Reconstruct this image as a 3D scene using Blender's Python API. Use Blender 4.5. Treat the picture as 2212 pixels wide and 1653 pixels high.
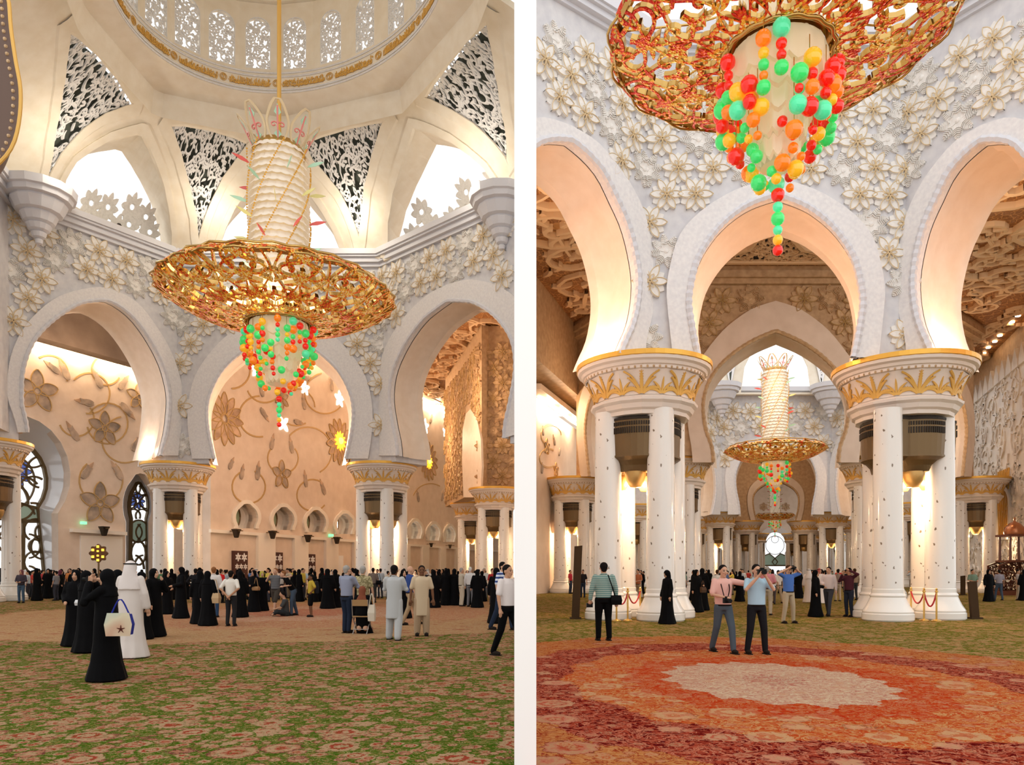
import bpy, bmesh, math, random
from mathutils import Vector, Matrix
from mathutils.geometry import tessellate_polygon
for _o in list(bpy.data.objects): bpy.data.objects.remove(_o)
C = bpy.context.scene.collection
SC = bpy.context.scene
PI = math.pi
# ---------------------------------------------------------------- camera, daylight, exposure
F, CX, CY, EYE = 1600.0, 1134.0, 1235.0, 1.6
cam = bpy.data.cameras.new('camera'); camo = bpy.data.objects.new('camera', cam); C.objects.link(camo)
camo.location = (0, 0, EYE); camo.rotation_euler = (PI/2, 0, 0)
cam.sensor_width = 36; cam.lens = F/2212*36; cam.shift_x = (1106-CX)/2212; cam.shift_y = (CY-826.5)/2212
cam.clip_start = .1; cam.clip_end = 600
SC.camera = camo
w = bpy.data.worlds.new('daylight'); SC.world = w; w.use_nodes = True
w.node_tree.nodes['Background'].inputs[0].default_value = (1.0, .985, .97, 1)
w.node_tree.nodes['Background'].inputs[1].default_value = 1.15
SC.view_settings.view_transform = 'Standard'; SC.view_settings.look = 'None'
SC.view_settings.gamma = 1; SC.view_settings.use_curve_mapping = False
SC.view_settings.exposure = 0.4
KL, KR = (605-CX)/F, (1676-CX)/F            # plan direction of the two naves

def P(px, py, Y): return Vector(((px-CX)*Y/F, Y, EYE+(CY-py)*Y/F))
def H(s, Y, k): return Vector((k*Y+s, Y, 0))
def gY(py): return EYE*F/(py-CY)

# ---------------------------------------------------------------- materials
def mat(name, col, rough=.6, metal=0, spec=.4, emit=None, es=0, trans=0, coat=0):
    m = bpy.data.materials.new(name); m.use_nodes = True
    b = m.node_tree.nodes['Principled BSDF']
    b.inputs['Base Color'].default_value = (*col, 1); b.inputs['Roughness'].default_value = rough
    b.inputs['Metallic'].default_value = metal; b.inputs['Specular IOR Level'].default_value = spec
    b.inputs['Transmission Weight'].default_value = trans; b.inputs['Coat Weight'].default_value = coat
    if emit: b.inputs['Emission Color'].default_value = (*emit, 1); b.inputs['Emission Strength'].default_value = es
    return m
def nodes(m): return m.node_tree.nodes, m.node_tree.links, m.node_tree.nodes['Principled BSDF']
def vary(m, cols, scale=4, detail=4, pos=None, coord='Object', bump=0, sc3=None):
    """noise colour variation between cols"""
    n, l, b = nodes(m)
    tc = n.new('ShaderNodeTexCoord'); nz = n.new('ShaderNodeTexNoise'); cr = n.new('ShaderNodeValToRGB')
    nz.inputs['Scale'].default_value = scale; nz.inputs['Detail'].default_value = detail
    src = tc.outputs[coord]
    if sc3:
        mp = n.new('ShaderNodeMapping'); mp.inputs['Scale'].default_value = sc3; l.new(src, mp.inputs[0]); src = mp.outputs[0]
    l.new(src, nz.inputs['Vector']); l.new(nz.outputs['Fac'], cr.inputs[0]); l.new(cr.outputs[0], b.inputs['Base Color'])
    pos = pos or [.3+.4*i/(max(1, len(cols)-1)) for i in range(len(cols))]
    e = cr.color_ramp.elements
    while len(e) < len(cols): e.new(.5)
    for i, c in enumerate(cols): e[i].position = pos[i]; e[i].color = (*c, 1)
    if bump:
        bp = n.new('ShaderNodeBump'); bp.inputs['Strength'].default_value = bump; bp.inputs['Distance'].default_value = .05
        l.new(nz.outputs['Fac'], bp.inputs['Height']); l.new(bp.outputs[0], b.inputs['Normal'])
    return m
M = {}
M['stone'] = vary(mat('white_stone', (.8, .78, .76), .55), [(.70, .68, .69), (.80, .78, .77)], 9)
M['ground'] = vary(mat('marble_ground', (.7, .7, .74), .5), [(.57, .56, .59), (.68, .67, .68)], 3)
M['relief'] = vary(mat('carved_white_petal', (.8, .78, .74), .55), [(.72, .69, .65), (.84, .81, .77)], 8)
M['reliefgold'] = mat('pale_gold_outline', (.70, .55, .34), .5)
M['cream'] = vary(mat('cream_plaster', (.78, .70, .56), .7), [(.77, .68, .54), (.84, .77, .65)], 1.5)
M['soffit'] = vary(mat('soffit_stone', (.8, .68, .56), .55), [(.76, .64, .52), (.82, .71, .6)], 2)
M['cornice'] = mat('cornice_stone', (.66, .66, .70), .5)
M['gold'] = mat('gold_leaf', (.80, .45, .08), .38, .55)
M['goldpaint'] = mat('gold_paint', (.72, .42, .10), .5, .2)
M['capital'] = mat('capital_stone', (.80, .70, .62), .5)
M['marble'] = mat('column_marble', (.8, .77, .72), .12, 0, .6)
M['bronze'] = mat('bronze_grille', (.16, .10, .045), .4, .6)
M['bronzedark'] = mat('bronze_slot', (.03, .02, .012), .6, .3)
M['bronzelit'] = mat('bronze_lit_tone', (.50, .30, .10), .4, .5)  # brighter copy of the bronze, lamplight put into the cup colour
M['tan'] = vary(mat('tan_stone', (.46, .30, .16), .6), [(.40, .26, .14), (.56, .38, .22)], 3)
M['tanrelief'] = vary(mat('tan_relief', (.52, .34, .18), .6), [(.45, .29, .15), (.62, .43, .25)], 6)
M['pinkstone'] = vary(mat('warm_wall', (.72, .60, .50), .5), [(.66, .54, .44), (.74, .62, .52)], 1.2)
M['white'] = mat('white_paint', (.98, .98, .98), .6)
M['petalgrey'] = vary(mat('grey_brown_petal', (.35, .28, .22), .5), [(.24, .20, .17), (.55, .42, .32)], 1.2)
M['petalrust'] = vary(mat('rust_petal', (.5, .32, .2), .5), [(.34, .22, .14), (.66, .46, .32)], 1.2)
M['stemgold'] = mat('stem_gold', (.50, .33, .14), .45, .2)
M['lattice'] = mat('lattice_white', (.78, .77, .76), .55)
M['dark'] = mat('recess_shade_paint', (.10, .11, .09), .9)  # dark colour standing in for the shade behind the lace
M['black'] = mat('black_lattice_ground', (.012, .012, .02), .7)
M['lamp'] = mat('lamp_glow', (1, .8, .5), .5, emit=(1, .72, .42), es=14)
M['lampwhite'] = mat('star_glow', (1, .95, .85), .5, emit=(1, .93, .78), es=1.6)
M['sun'] = mat('sun_glow', (1, .6, .1), .5, emit=(1, .42, .02), es=1.3)
M['suncore'] = mat('sun_core', (1, .8, .2), .5, emit=(1, .75, .15), es=1.6)
M['ceilbrown'] = None

# ---------------------------------------------------------------- mesh builder
class MB:
    def __init__(s): s.v = []; s.f = []; s.mi = []; s.cur = 0
    def add(s, vs, fs):
        o = len(s.v); s.v += [tuple(v) for v in vs]; s.f += [tuple(i+o for i in f) for f in fs]; s.mi += [s.cur]*len(fs)
    def box(s, c, d, rz=0):
        c = Vector(c); R = Matrix.Rotation(rz, 3, 'Z')
        vs = [c+R@Vector((x*d[0]/2, y*d[1]/2, z*d[2]/2)) for x in (-1, 1) for y in (-1, 1) for z in (-1, 1)]
        s.add(vs, [(0, 1, 3, 2), (4, 6, 7, 5), (0, 4, 5, 1), (2, 3, 7, 6), (0, 2, 6, 4), (1, 5, 7, 3)])
    def tube(s, pts, r, n=6, cap=True):
        pts = [Vector(p) for p in pts]; N = len(pts)
        rs = r if isinstance(r, (list, tuple)) else [r]*N
        prev = None; vs = []
        for i, p in enumerate(pts):
            t = (pts[min(i+1, N-1)]-pts[max(i-1, 0)])
            t = t.normalized() if t.length > 1e-9 else Vector((0, 0, 1))
            if prev is None:
                a = Vector((0, 0, 1)) if abs(t.z) < .9 else Vector((1, 0, 0)); u = t.cross(a).normalized()
            else:
                u = prev-t*prev.dot(t); u = u.normalized() if u.length > 1e-6 else t.orthogonal().normalized()
            prev = u; wv = t.cross(u)
            vs += [p+(u*math.cos(2*PI*j/n)+wv*math.sin(2*PI*j/n))*rs[i] for j in range(n)]
        fs = [(i*n+j, i*n+(j+1) % n, (i+1)*n+(j+1) % n, (i+1)*n+j) for i in range(N-1) for j in range(n)]
        if cap: fs += [tuple(range(n))[::-1], tuple(range((N-1)*n, N*n))]
        s.add(vs, fs)
    def lathe(s, prof, n=24, c=(0, 0, 0), a0=0, a1=2*PI, sx=1, sy=1, rot=0):
        full = abs(a1-a0-2*PI) < 1e-6; m = n if full else n+1
        vs = []
        for r, z in prof:
            for j in range(m):
                a = rot+a0+(a1-a0)*j/n
                vs.append((c[0]+r*sx*math.cos(a), c[1]+r*sy*math.sin(a), c[2]+z))
        fs = [(i*m+j, i*m+(j+1) % m, (i+1)*m+(j+1) % m, (i+1)*m+j) for i in range(len(prof)-1) for j in range(n)]
        s.add(vs, fs)
    def ball(s, c, r, nu=8, nv=6, sx=1, sy=1, sz=1, R=None):
        c = Vector(c); vs = [Vector((0, 0, 1))]
        for i in range(1, nv):
            for j in range(nu):
                a, b = PI*i/nv, 2*PI*j/nu
                vs.append(Vector((math.sin(a)*math.cos(b), math.sin(a)*math.sin(b), math.cos(a))))
        vs.append(Vector((0, 0, -1)))
        fs = [(0, 1+j, 1+(j+1) % nu) for j in range(nu)]
        for i in range(nv-2):
            fs += [(1+i*nu+j, 1+(i+1)*nu+j, 1+(i+1)*nu+(j+1) % nu, 1+i*nu+(j+1) % nu) for j in range(nu)]
        L = len(vs)-1; fs += [(L, L-nu+(j+1) % nu, L-nu+j) for j in range(nu)]
        out = []
        for v in vs:
            v = Vector((v.x*r*sx, v.y*r*sy, v.z*r*sz))
            if R is not None: v = R@v
            out.append(c+v)
        s.add(out, fs)
    def rings(s, rings, cap=True, closed=True):
        n = len(rings[0]); vs = [p for r in rings for p in r]
        fs = [(i*n+j, i*n+(j+1) % n, (i+1)*n+(j+1) % n, (i+1)*n+j) for i in range(len(rings)-1) for j in range(n if closed else n-1)]
        if cap: fs += [tuple(range(n))[::-1], tuple(range((len(rings)-1)*n, len(rings)*n))]
        s.add(vs, fs)
    def ribbon(s, pts, ws, th, mp):
        """flat raised band along 2D pts with half widths ws, height th, through mp(x, y, h) -> point"""
        N = len(pts); vs = []; s.jc = (getattr(s, "jc", 0)+1) % 11; th = th*(1+.045*s.jc)
        for i in range(N):
            a, b = pts[max(i-1, 0)], pts[min(i+1, N-1)]
            dx, dy = b[0]-a[0], b[1]-a[1]; L = math.hypot(dx, dy) or 1
            nx, ny = -dy/L, dx/L; w_ = ws[i] if isinstance(ws, (list, tuple)) else ws
            x, y = pts[i]
            vs += [mp(x+nx*w_, y+ny*w_, 0), mp(x+nx*w_*.85, y+ny*w_*.85, th), mp(x-nx*w_*.85, y-ny*w_*.85, th), mp(x-nx*w_, y-ny*w_, 0)]
        fs = []
        for i in range(N-1):
            for j in range(3): fs.append((i*4+j, i*4+j+1, i*4+5+j, i*4+4+j))
        s.add(vs, fs)
    def prism(s, poly, mp, h0, h1, holes=(), back=True):
        """polygon (2D) with holes between heights h0 and h1 through mp"""
        loops = [list(poly)]+[list(h) for h in holes]
        tri = tessellate_polygon([[Vector((p[0], p[1], 0)) for p in lp] for lp in loops])
        flat = [p for lp in loops for p in lp]; n = len(flat)
        vs = [mp(x, y, h0) for x, y in flat]+[mp(x, y, h1) for x, y in flat]
        fs = [tuple(t) for t in tri]
        if back: fs += [tuple(i+n for i in t)[::-1] for t in tri]
        o = 0
        for lp in loops:
            m = len(lp); fs += [(o+i, o+(i+1) % m, n+o+(i+1) % m, n+o+i) for i in range(m)]; o += m
        s.add(vs, fs)
    def prism_fine(s, poly, mp, h0, h1, holes=(), step=1.0):
        loops = [list(poly)]+[list(h) for h in holes]
        tri = tessellate_polygon([[Vector((p[0], p[1], 0)) for p in lp] for lp in loops])
        bm = bmesh.new(); vs = [bm.verts.new((p[0], p[1], 0)) for lp in loops for p in lp]
        for t in tri:
            try: bm.faces.new([vs[i] for i in t])
            except ValueError: pass
        xs = [p[0] for p in poly]; ys = [p[1] for p in poly]
        for ax, lo, hi in ((0, min(xs), max(xs)), (1, min(ys), max(ys))):
            q = lo+step
            while q < hi:
                co = [0, 0, 0]; co[ax] = q; no = [0, 0, 0]; no[ax] = 1
                bmesh.ops.bisect_plane(bm, geom=bm.verts[:]+bm.edges[:]+bm.faces[:], dist=1e-5, plane_co=co, plane_no=no); q += step
        bm.verts.index_update(); n = len(bm.verts)
        s.add([mp(v.co.x, v.co.y, h0) for v in bm.verts]+[mp(v.co.x, v.co.y, h1) for v in bm.verts],
              [tuple(v.index for v in f.verts) for f in bm.faces]+[tuple(v.index+n for v in f.verts)[::-1] for f in bm.faces]+
              [(e.verts[0].index, e.verts[1].index, e.verts[1].index+n, e.verts[0].index+n) for e in bm.edges if len(e.link_faces) == 1])
        bm.free()
    def mesh(s, name='m', mats=None, smooth=None, clip=None):
        me = bpy.data.meshes.new(name); me.from_pydata(s.v, [], s.f)
        for m in (mats or []): me.materials.append(m)
        if any(s.mi): me.polygons.foreach_set('material_index', s.mi)
        if clip is not None:
            x, sg = clip; bm = bmesh.new(); bm.from_mesh(me)
            bmesh.ops.bisect_plane(bm, geom=bm.verts[:]+bm.edges[:]+bm.faces[:], dist=1e-5, plane_co=(x, 0, 0), plane_no=(sg, 0, 0), clear_outer=True)
            bm.to_mesh(me); bm.free()
        if smooth: me.polygons.foreach_set('use_smooth', [True]*len(me.polygons)); 
        if smooth and smooth is not True: me.set_sharp_from_angle(angle=smooth)
        me.update(); return me
def tagged(o, label=None, cat=None, group=None, kind=None):
    if label: o['label'] = label
    if cat: o['category'] = cat
    if group: o['group'] = group
    if kind: o['kind'] = kind
    return o
def put(name, me, parent=None, loc=(0, 0, 0), rz=0, **k):
    o = bpy.data.objects.new(name, me); C.objects.link(o)
    o.location = loc; o.rotation_euler = (0, 0, rz)
    if parent is not None: o.parent = parent
    return tagged(o, **k)
def mk(name, mb, m, parent=None, smooth=None, clip=None, loc=(0, 0, 0), rz=0, **k):
    return put(name, mb.mesh(name, m if isinstance(m, list) else [m], smooth, clip), parent, loc, rz, **k)
def empty(name, loc, rz=0, **k): return put(name, None, None, loc, rz, **k)
def dup(o, parent=None, loc=None, rz=None, scale=None):
    c = o.copy(); C.objects.link(c)
    if parent is not None: c.parent = parent
    if loc is not None: c.location = loc
    if rz is not None: c.rotation_euler = (0, 0, rz)
    if scale is not None: c.scale = scale
    for ch in list(o.children): dup(ch, c)
    return c
CLIPL, CLIPR = (-.10, 1), (.10, -1)
def resample(pts, n):
    pts = [tuple(p) for p in pts]; d = [0]
    for a, b in zip(pts, pts[1:]): d.append(d[-1]+math.dist(a, b))
    out = []; j = 0
    for i in range(n):
        t = d[-1]*i/(n-1)
        while j < len(d)-2 and d[j+1] < t: j += 1
        q = (t-d[j])/((d[j+1]-d[j]) or 1); out.append(tuple(a+(b-a)*q for a, b in zip(pts[j], pts[j+1])))
    return out
def smoothcurve(pts, n, sub=6):
    """Catmull-Rom through pts then resampled"""
    P_ = [pts[0]]+list(pts)+[pts[-1]]; out = []
    for i in range(1, len(P_)-2):
        p0, p1, p2, p3 = P_[i-1], P_[i], P_[i+1], P_[i+2]
        for j in range(sub):
            t = j/sub
            out.append(tuple(.5*((2*b)+(-a+c)*t+(2*a-5*b+4*c-d)*t*t+(-a+3*b-3*c+d)*t**3) for a, b, c, d in zip(p0, p1, p2, p3)))
    out.append(tuple(pts[-1])); return resample(out, n)
def inside(p, poly):
    x, y = p; c = False; n = len(poly)
    for i in range(n):
        x1, y1 = poly[i]; x2, y2 = poly[i-1]
        if (y1 > y) != (y2 > y) and x < (x2-x1)*(y-y1)/(y2-y1)+x1: c = not c
    return c
def edgedist(p, poly):
    x, y = p; best = 1e9; n = len(poly)
    for i in range(n):
        x1, y1 = poly[i]; x2, y2 = poly[i-1]; dx, dy = x2-x1, y2-y1; L = dx*dx+dy*dy
        t = max(0, min(1, ((x-x1)*dx+(y-y1)*dy)/L)) if L else 0
        best = min(best, math.hypot(x-x1-t*dx, y-y1-t*dy))
    return best

class Plane:
    """vertical wall plane; 2D coordinates (u along A->B, z); h is depth away from the hall"""
    def __init__(s, A, B, k, out=None):
        s.A = Vector((A[0], A[1], 0)); B = Vector((B[0], B[1], 0)); s.e = (B-s.A).normalized(); s.L = (B-s.A).length
        if out is None:
            es, eY = s.e.x-k*s.e.y, s.e.y         # direction in hall coordinates
            ns, nY = -eY, es
            if nY < 0: ns, nY = -ns, -nY
            q = math.hypot(ns, nY); ns /= q; nY /= q
            out = Vector((ns+k*nY, nY, 0))
        s.n = Vector(out)
    def hit(s, px, py):
        dx = (px-CX)/F; # x = dx*Y
        Y = (s.A.y*s.e.x-s.A.x*s.e.y)/(s.e.x-dx*s.e.y) if abs(s.e.y) > 1e-9 else s.A.y
        p = Vector((dx*Y, Y, 0)); return ((p-s.A).dot(s.e), EYE+(CY-py)*Y/F)
    def hits(s, pts): return [s.hit(*p) for p in pts]
    def mp(s, u, z, h=0): q = s.A+s.e*u+s.n*h; return Vector((q.x, q.y, z))
    def ang(s): return math.atan2(s.e.y, s.e.x)

# ---------------------------------------------------------------- arabesque generator (2D)
def spiral(cx, cy, r, a0, turns, d, w0, n=18):
    pts, ws = [], []
    for i in range(n+1):
        t = i/n; rr = r*(1-t)**.75*.97+r*.06; a = a0+d*turns*2*PI*t
        pts.append((cx+rr*math.cos(a), cy+rr*math.sin(a))); ws.append(w0*(1-.45*t) if t < .86 else w0*1.15*(1-(t-.93)**2*60))
    return pts, [max(x, w0*.25) for x in ws]
def leaf(x, y, a, L, w0, bend, n=7):
    pts, ws = [], []
    for i in range(n+1):
        t = i/n; aa = a+bend*t
        pts.append((x+L*t*math.cos(aa), y+L*t*math.sin(aa))); ws.append(w0*max(0, math.sin(PI*min(1, .12+t*.88)))**.7+w0*.08)
    return pts, ws
def arabesque(poly, rmin, rmax, w0, seed, tries=1500, leafs=120, mirror=None):
    R = random.Random(seed); xs = [p[0] for p in poly]; ys = [p[1] for p in poly]
    cs = []; out = []
    for k in range(tries):
        p = (R.uniform(min(xs), max(xs)), R.uniform(min(ys), max(ys)))
        if not inside(p, poly): continue
        d = edgedist(p, poly)
        for c in cs: d = min(d, math.hypot(p[0]-c[0], p[1]-c[1])-c[2])
        lim = rmax if k < tries*.25 else rmax*.65
        d = min(d, lim)*1.04
        if d >= rmin: cs.append((p[0], p[1], d))
    for (x, y, r) in cs:
        d = R.choice((-1, 1)); a0 = R.uniform(0, 2*PI); w_ = w0*(.6+.4*r/rmax)
        out.append(spiral(x, y, r, a0, 1.45, d, w_))
        for j in range(4):
            a = a0+d*(j*1.35+.5)
            out.append(leaf(x+r*.93*math.cos(a), y+r*.93*math.sin(a), a+PI-d*.5, r*.55, w_*.95, d*.9))
        for j in range(2):
            a = a0-d*(j*1.7+.2)
            out.append(leaf(x+r*.95*math.cos(a), y+r*.95*math.sin(a), a+d*1.2, r*.5, w_*.9, -d*.8))
        near = sorted(cs, key=lambda c: math.hypot(c[0]-x, c[1]-y))[1:3]
        for c in near:
            m_ = ((x+c[0])/2+R.uniform(-.2, .2)*r, (y+c[1])/2+R.uniform(-.2, .2)*r)
            out.append((resample([(x+(m_[0]-x)*.35, y+(m_[1]-y)*.35), m_, (c[0]+(m_[0]-c[0])*.35, c[1]+(m_[1]-c[1])*.35)], 6), [w_*.6]*6))
    for k in range(leafs*4):
        p = (R.uniform(min(xs), max(xs)), R.uniform(min(ys), max(ys)))
        if inside(p, poly) and edgedist(p, poly) > rmin*.8:
            out.append(leaf(p[0], p[1], R.uniform(0, 2*PI), rmin*1.5, w0*.75, R.uniform(-1.3, 1.3)))
            leafs -= 1
            if leafs <= 0: break
    return out

# ================================================================ LAMPS
def pl_(loc, e, col=(1, .72, .48), r=.06):
    L = bpy.data.lights.new('lamp', 'POINT'); L.energy = e; L.color = col; L.shadow_soft_size = r
    o = bpy.data.objects.new('lamp', L); C.objects.link(o); o.location = loc; return o
def area(loc, sx, sy, e, rot, col=(1, .75, .52)):
    L = bpy.data.lights.new('area_lamp', 'AREA'); L.shape = 'RECTANGLE'; L.size = sx; L.size_y = sy; L.energy = e; L.color = col
    o = bpy.data.objects.new('area_lamp', L); C.objects.link(o); o.location = loc; o.rotation_euler = rot; return o
# ================================================================ LARGE STRUCTURE
def carpet_mat(name, centre, radii, rings, field, scale=1.0, rose=None, lobes=8.0, spk=.18):
    """procedural carpet: a field of round blossoms and tendrils around a ringed medallion; rings: (outer radius, ground, second, bloom)"""
    m = mat(name, (.3, .3, .1), .95, 0, 0); n, l, b = nodes(m); tc = n.new('ShaderNodeTexCoord')
    def ln_(a, i): l.new(a, i) if hasattr(a, 'links') or not isinstance(a, (int, float, tuple)) else setattr(i, 'default_value', a if not isinstance(a, tuple) else ((*a, 1) if len(a) == 3 and i.type == 'RGBA' else a))
    def mt(op, a, c=0.0, d=None):
        q = n.new('ShaderNodeMath'); q.operation = op; ln_(a, q.inputs[0]); ln_(c, q.inputs[1])
        if d is not None: ln_(d, q.inputs[2])
        return q.outputs[0]
    def ramp(f, st, interp='LINEAR'):
        cr = n.new('ShaderNodeValToRGB'); ln_(f, cr.inputs[0]); e = cr.color_ramp.elements; cr.color_ramp.interpolation = interp
        while len(e) < len(st): e.new(.5)
        for k, (p, c) in enumerate(st):
            e[k].position = p; e[k].color = (c, c, c, 1) if isinstance(c, (int, float)) else (*c, 1)
        return cr.outputs[0]
    def mapped(off):
        mp = n.new('ShaderNodeMapping'); mp.inputs['Location'].default_value = (off, off*1.7, 0); l.new(tc.outputs['Object'], mp.inputs[0]); return mp.outputs[0]
    def noise(s, d=4, dist=0, off=0, col=False):
        z = n.new('ShaderNodeTexNoise'); z.inputs['Scale'].default_value = s*scale; z.inputs['Detail'].default_value = d; z.inputs['Distortion'].default_value = dist; z.inputs['Roughness'].default_value = .65
        l.new(mapped(off), z.inputs['Vector']); return z.outputs['Color' if col else 'Fac']
    def mix(f, a, c):
        q = n.new('ShaderNodeMix'); q.data_type = 'RGBA'; ln_(f, q.inputs[0]); ln_(a, q.inputs[6]); ln_(c, q.inputs[7]); return q.outputs[2]
    def blooms(s, off, cols, rad=(.24, .22), warp=.12):
        vm = n.new('ShaderNodeVectorMath'); vm.operation = 'MULTIPLY_ADD'; l.new(noise(s*3.2, 3, 0, off+1, True), vm.inputs[0]); k = warp/(s*scale); vm.inputs[1].default_value = (k, k, 0); l.new(mapped(off), vm.inputs[2])
        z = n.new('ShaderNodeTexVoronoi'); z.inputs['Scale'].default_value = s*scale; z.inputs['Randomness'].default_value = .85; l.new(vm.outputs[0], z.inputs['Vector'])
        sp = n.new('ShaderNodeSeparateColor'); l.new(z.outputs['Color'], sp.inputs[0]); r = mt('MULTIPLY_ADD', sp.outputs[0], rad[1], rad[0]); t = mt('DIVIDE', z.outputs['Distance'], r)
        t = mt('ADD', t, mt('MULTIPLY', mt('SUBTRACT', noise(s*8, 4, .5, off), .5), .85))
        c = ramp(t, [(0, cols[0]), (.14, cols[1]), (.28, cols[2]), (.42, cols[3]), (.58, cols[4]), (.80, cols[3]), (.92, cols[5])], 'CONSTANT'); c2 = ramp(t, [(0, cols[2]), (.2, cols[4]), (.5, cols[2]), (.7, cols[4])], 'CONSTANT')
        c = mix(ramp(sp.outputs[1], [(.55, 0), (.56, 1)], 'CONSTANT'), c, c2)
        return ramp(t, [(.98, 1), (1.0, 0)]), c
    # field ground with tendrils, small sprigs, rosettes of two sizes
    ten = mt('ABSOLUTE', mt('SUBTRACT', noise(3.4, 3, 1.6, 4), .5)); gr = mix(ramp(noise(8, 4, 0, 2), [(.35, 0), (.65, 1)]), field[0], tuple(c*1.5 for c in field[0]))
    gr = mix(ramp(ten, [(.010, 1), (.018, 0)]), gr, field[5]); gr = mix(ramp(noise(13, 4, .6, 8), [(.53, 0), (.57, 1)]), gr, field[2])
    for s_, off, rd in ((4.6, 3.1, (.26, .26)), (3.0, 9.7, (.26, .24)), (2.1, 12.7, (.20, .22)), (1.35, 5.5, (.24, .24))):
        mk_, c_ = blooms(s_, off, field[6:12] if len(field) > 11 else field, rd); gr = mix(mk_, gr, c_)
    gr = mix(ramp(noise(17, 4, .8, 41), [(.56, 0), (.62, .75)]), gr, field[0]); gr = mix(ramp(noise(21, 3, 0, 51), [(.62, 0), (.68, .7)]), gr, field[6])
    speck = ramp(noise(30, 3, 0, 3), [(.40, 0), (.62, 1)]); gr = mix(mt('MULTIPLY', speck, spk), gr, field[1])
    # medallion
    mp = n.new('ShaderNodeMapping'); mp.inputs['Location'].default_value = (-centre[0]/radii[0], -centre[1]/radii[1], 0); mp.inputs['Scale'].default_value = (1/radii[0], 1/radii[1], 0); l.new(tc.outputs['Object'], mp.inputs[0])
    ln = n.new('ShaderNodeVectorMath'); ln.operation = 'LENGTH'; l.new(mp.outputs[0], ln.inputs[0]); sx = n.new('ShaderNodeSeparateXYZ'); l.new(mp.outputs[0], sx.inputs[0])
    ang = mt('ARCTAN2', sx.outputs[1], sx.outputs[0]); sc_ = mt('MULTIPLY', mt('ABSOLUTE', mt('SINE', mt('MULTIPLY', ang, lobes))), .045)
    sc_ = mt('ADD', sc_, mt('MULTIPLY', mt('SINE', mt('MULTIPLY', ang, lobes*2.0)), .012)); dist = mt('ADD', mt('ADD', ln.outputs['Value'], sc_), mt('MULTIPLY', mt('SUBTRACT', noise(4, 5, 0, 7), .5), .10)); sel = mt('DIVIDE', dist, 2.0)
    st = [[], [], []]; d0 = 0
    for (d1, *cc) in rings:
        for k in range(3): st[k].append((d0/2, cc[k]))
        d0 = d1
    A, B, D = (ramp(sel, s_, 'CONSTANT') for s_ in st)
    a = mix(ramp(noise(9, 5, 1.0, 2), [(.46, 0), (.52, 1)]), A, B); a = mix(ramp(mt('ABSOLUTE', mt('SUBTRACT', noise(3.0, 4, 1.8, 17), .5)), [(.02, 1), (.03, 0)]), a, D)
    mk_, c_ = blooms(1.15, 14.2, rose, (.24, .2), .2); a = mix(mt('MULTIPLY', mk_, ramp(sel, [(0, .25), (rings[2][0]/2, .85)], 'CONSTANT')), a, mix(.35, c_, D))
    mk_, c_ = blooms(3.0, 22.2, rose, (.2, .2), .2); a = mix(mt('MULTIPLY', mk_, .75), a, mix(.45, c_, B)); a = mix(ramp(noise(24, 3, 0, 21), [(.65, 0), (.69, .6)]), a, (.09, .08, .11)); a = mix(ramp(noise(19, 3, 0, 31), [(.62, 0), (.68, .8)]), a, A)
    fin = mix(ramp(sel, [(0, 1), (rings[-1][0]/2, 0)], 'CONSTANT'), gr, a); l.new(fin, b.inputs['Base Color'])
    bp = n.new('ShaderNodeBump'); bp.inputs['Strength'].default_value = .25; bp.inputs['Distance'].default_value = .02; l.new(noise(60, 2), bp.inputs['Height']); l.new(bp.outputs[0], b.inputs['Normal']); return m
_ro = [(.16, .022, .015), (.30, .16, .08), (.24, .035, .02), (.30, .13, .075), (.33, .21, .12), (.11, .025, .025)]
M['carpetL'] = carpet_mat('green_floral_carpet', (-8.6, 29), (11.5, 13.0), [
    (.22, (.30, .08, .05), (.36, .22, .13), (.36, .12, .08)), (.42, (.36, .26, .17), (.36, .12, .07), (.40, .30, .20)), (.66, (.34, .20, .10), (.30, .10, .06), (.38, .26, .15)),
    (1.0, (.33, .21, .10), (.36, .24, .13), (.28, .12, .06))],
    [(.024, .066, .003), (.20, .10, .05), (.17, .13, .035), 0, 0, (.30, .23, .10)]+_ro, scale=1.45, rose=_ro)
_ro2 = [(.24, .02, .012), (.40, .24, .12), (.34, .06, .03), (.44, .19, .12), (.42, .27, .15), (.08, .01, .01)]
M['carpetR'] = carpet_mat('red_medallion_carpet', (3.65, 10.9), (3.75, 5.1), [
    (.13, (.36, .16, .11), (.40, .30, .20), (.30, .08, .06)), (.43, (.46, .36, .24), (.42, .26, .17), (.34, .14, .10)), (.60, (.34, .022, .006), (.36, .06, .015), (.38, .14, .06)), (.83, (.38, .11, .03), (.34, .045, .012), (.42, .22, .09)),
    (1.12, (.085, .004, .004), (.26, .04, .02), (.38, .13, .075)), (1.48, (.38, .17, .06), (.34, .12, .035), (.22, .03, .012))],
    [(.038, .072, .006), (.22, .10, .03), (.26, .14, .04), 0, 0, (.28, .18, .06)]+[(.16, .05, .02), (.30, .18, .07), (.24, .10, .035), (.27, .16, .06), (.31, .20, .09), (.10, .06, .02)], scale=1.35, rose=_ro2, spk=.12)

fl = MB(); fl.add([(-75, -6, 0), (0, -6, 0), (0, 200, 0), (-75, 200, 0)], [(0, 1, 2, 3)])
mk('floor', fl, M['carpetL'], kind='structure', label='green floral carpet with a pale medallion in the hall of the crowd')
fl = MB(); fl.add([(0, -6, 0), (90, -6, 0), (90, 200, 0), (0, 200, 0)], [(0, 1, 2, 3)])
mk('floor.001', fl, M['carpetR'], kind='structure', label='red medallion carpet with green border under the nearest chandelier')

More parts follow.
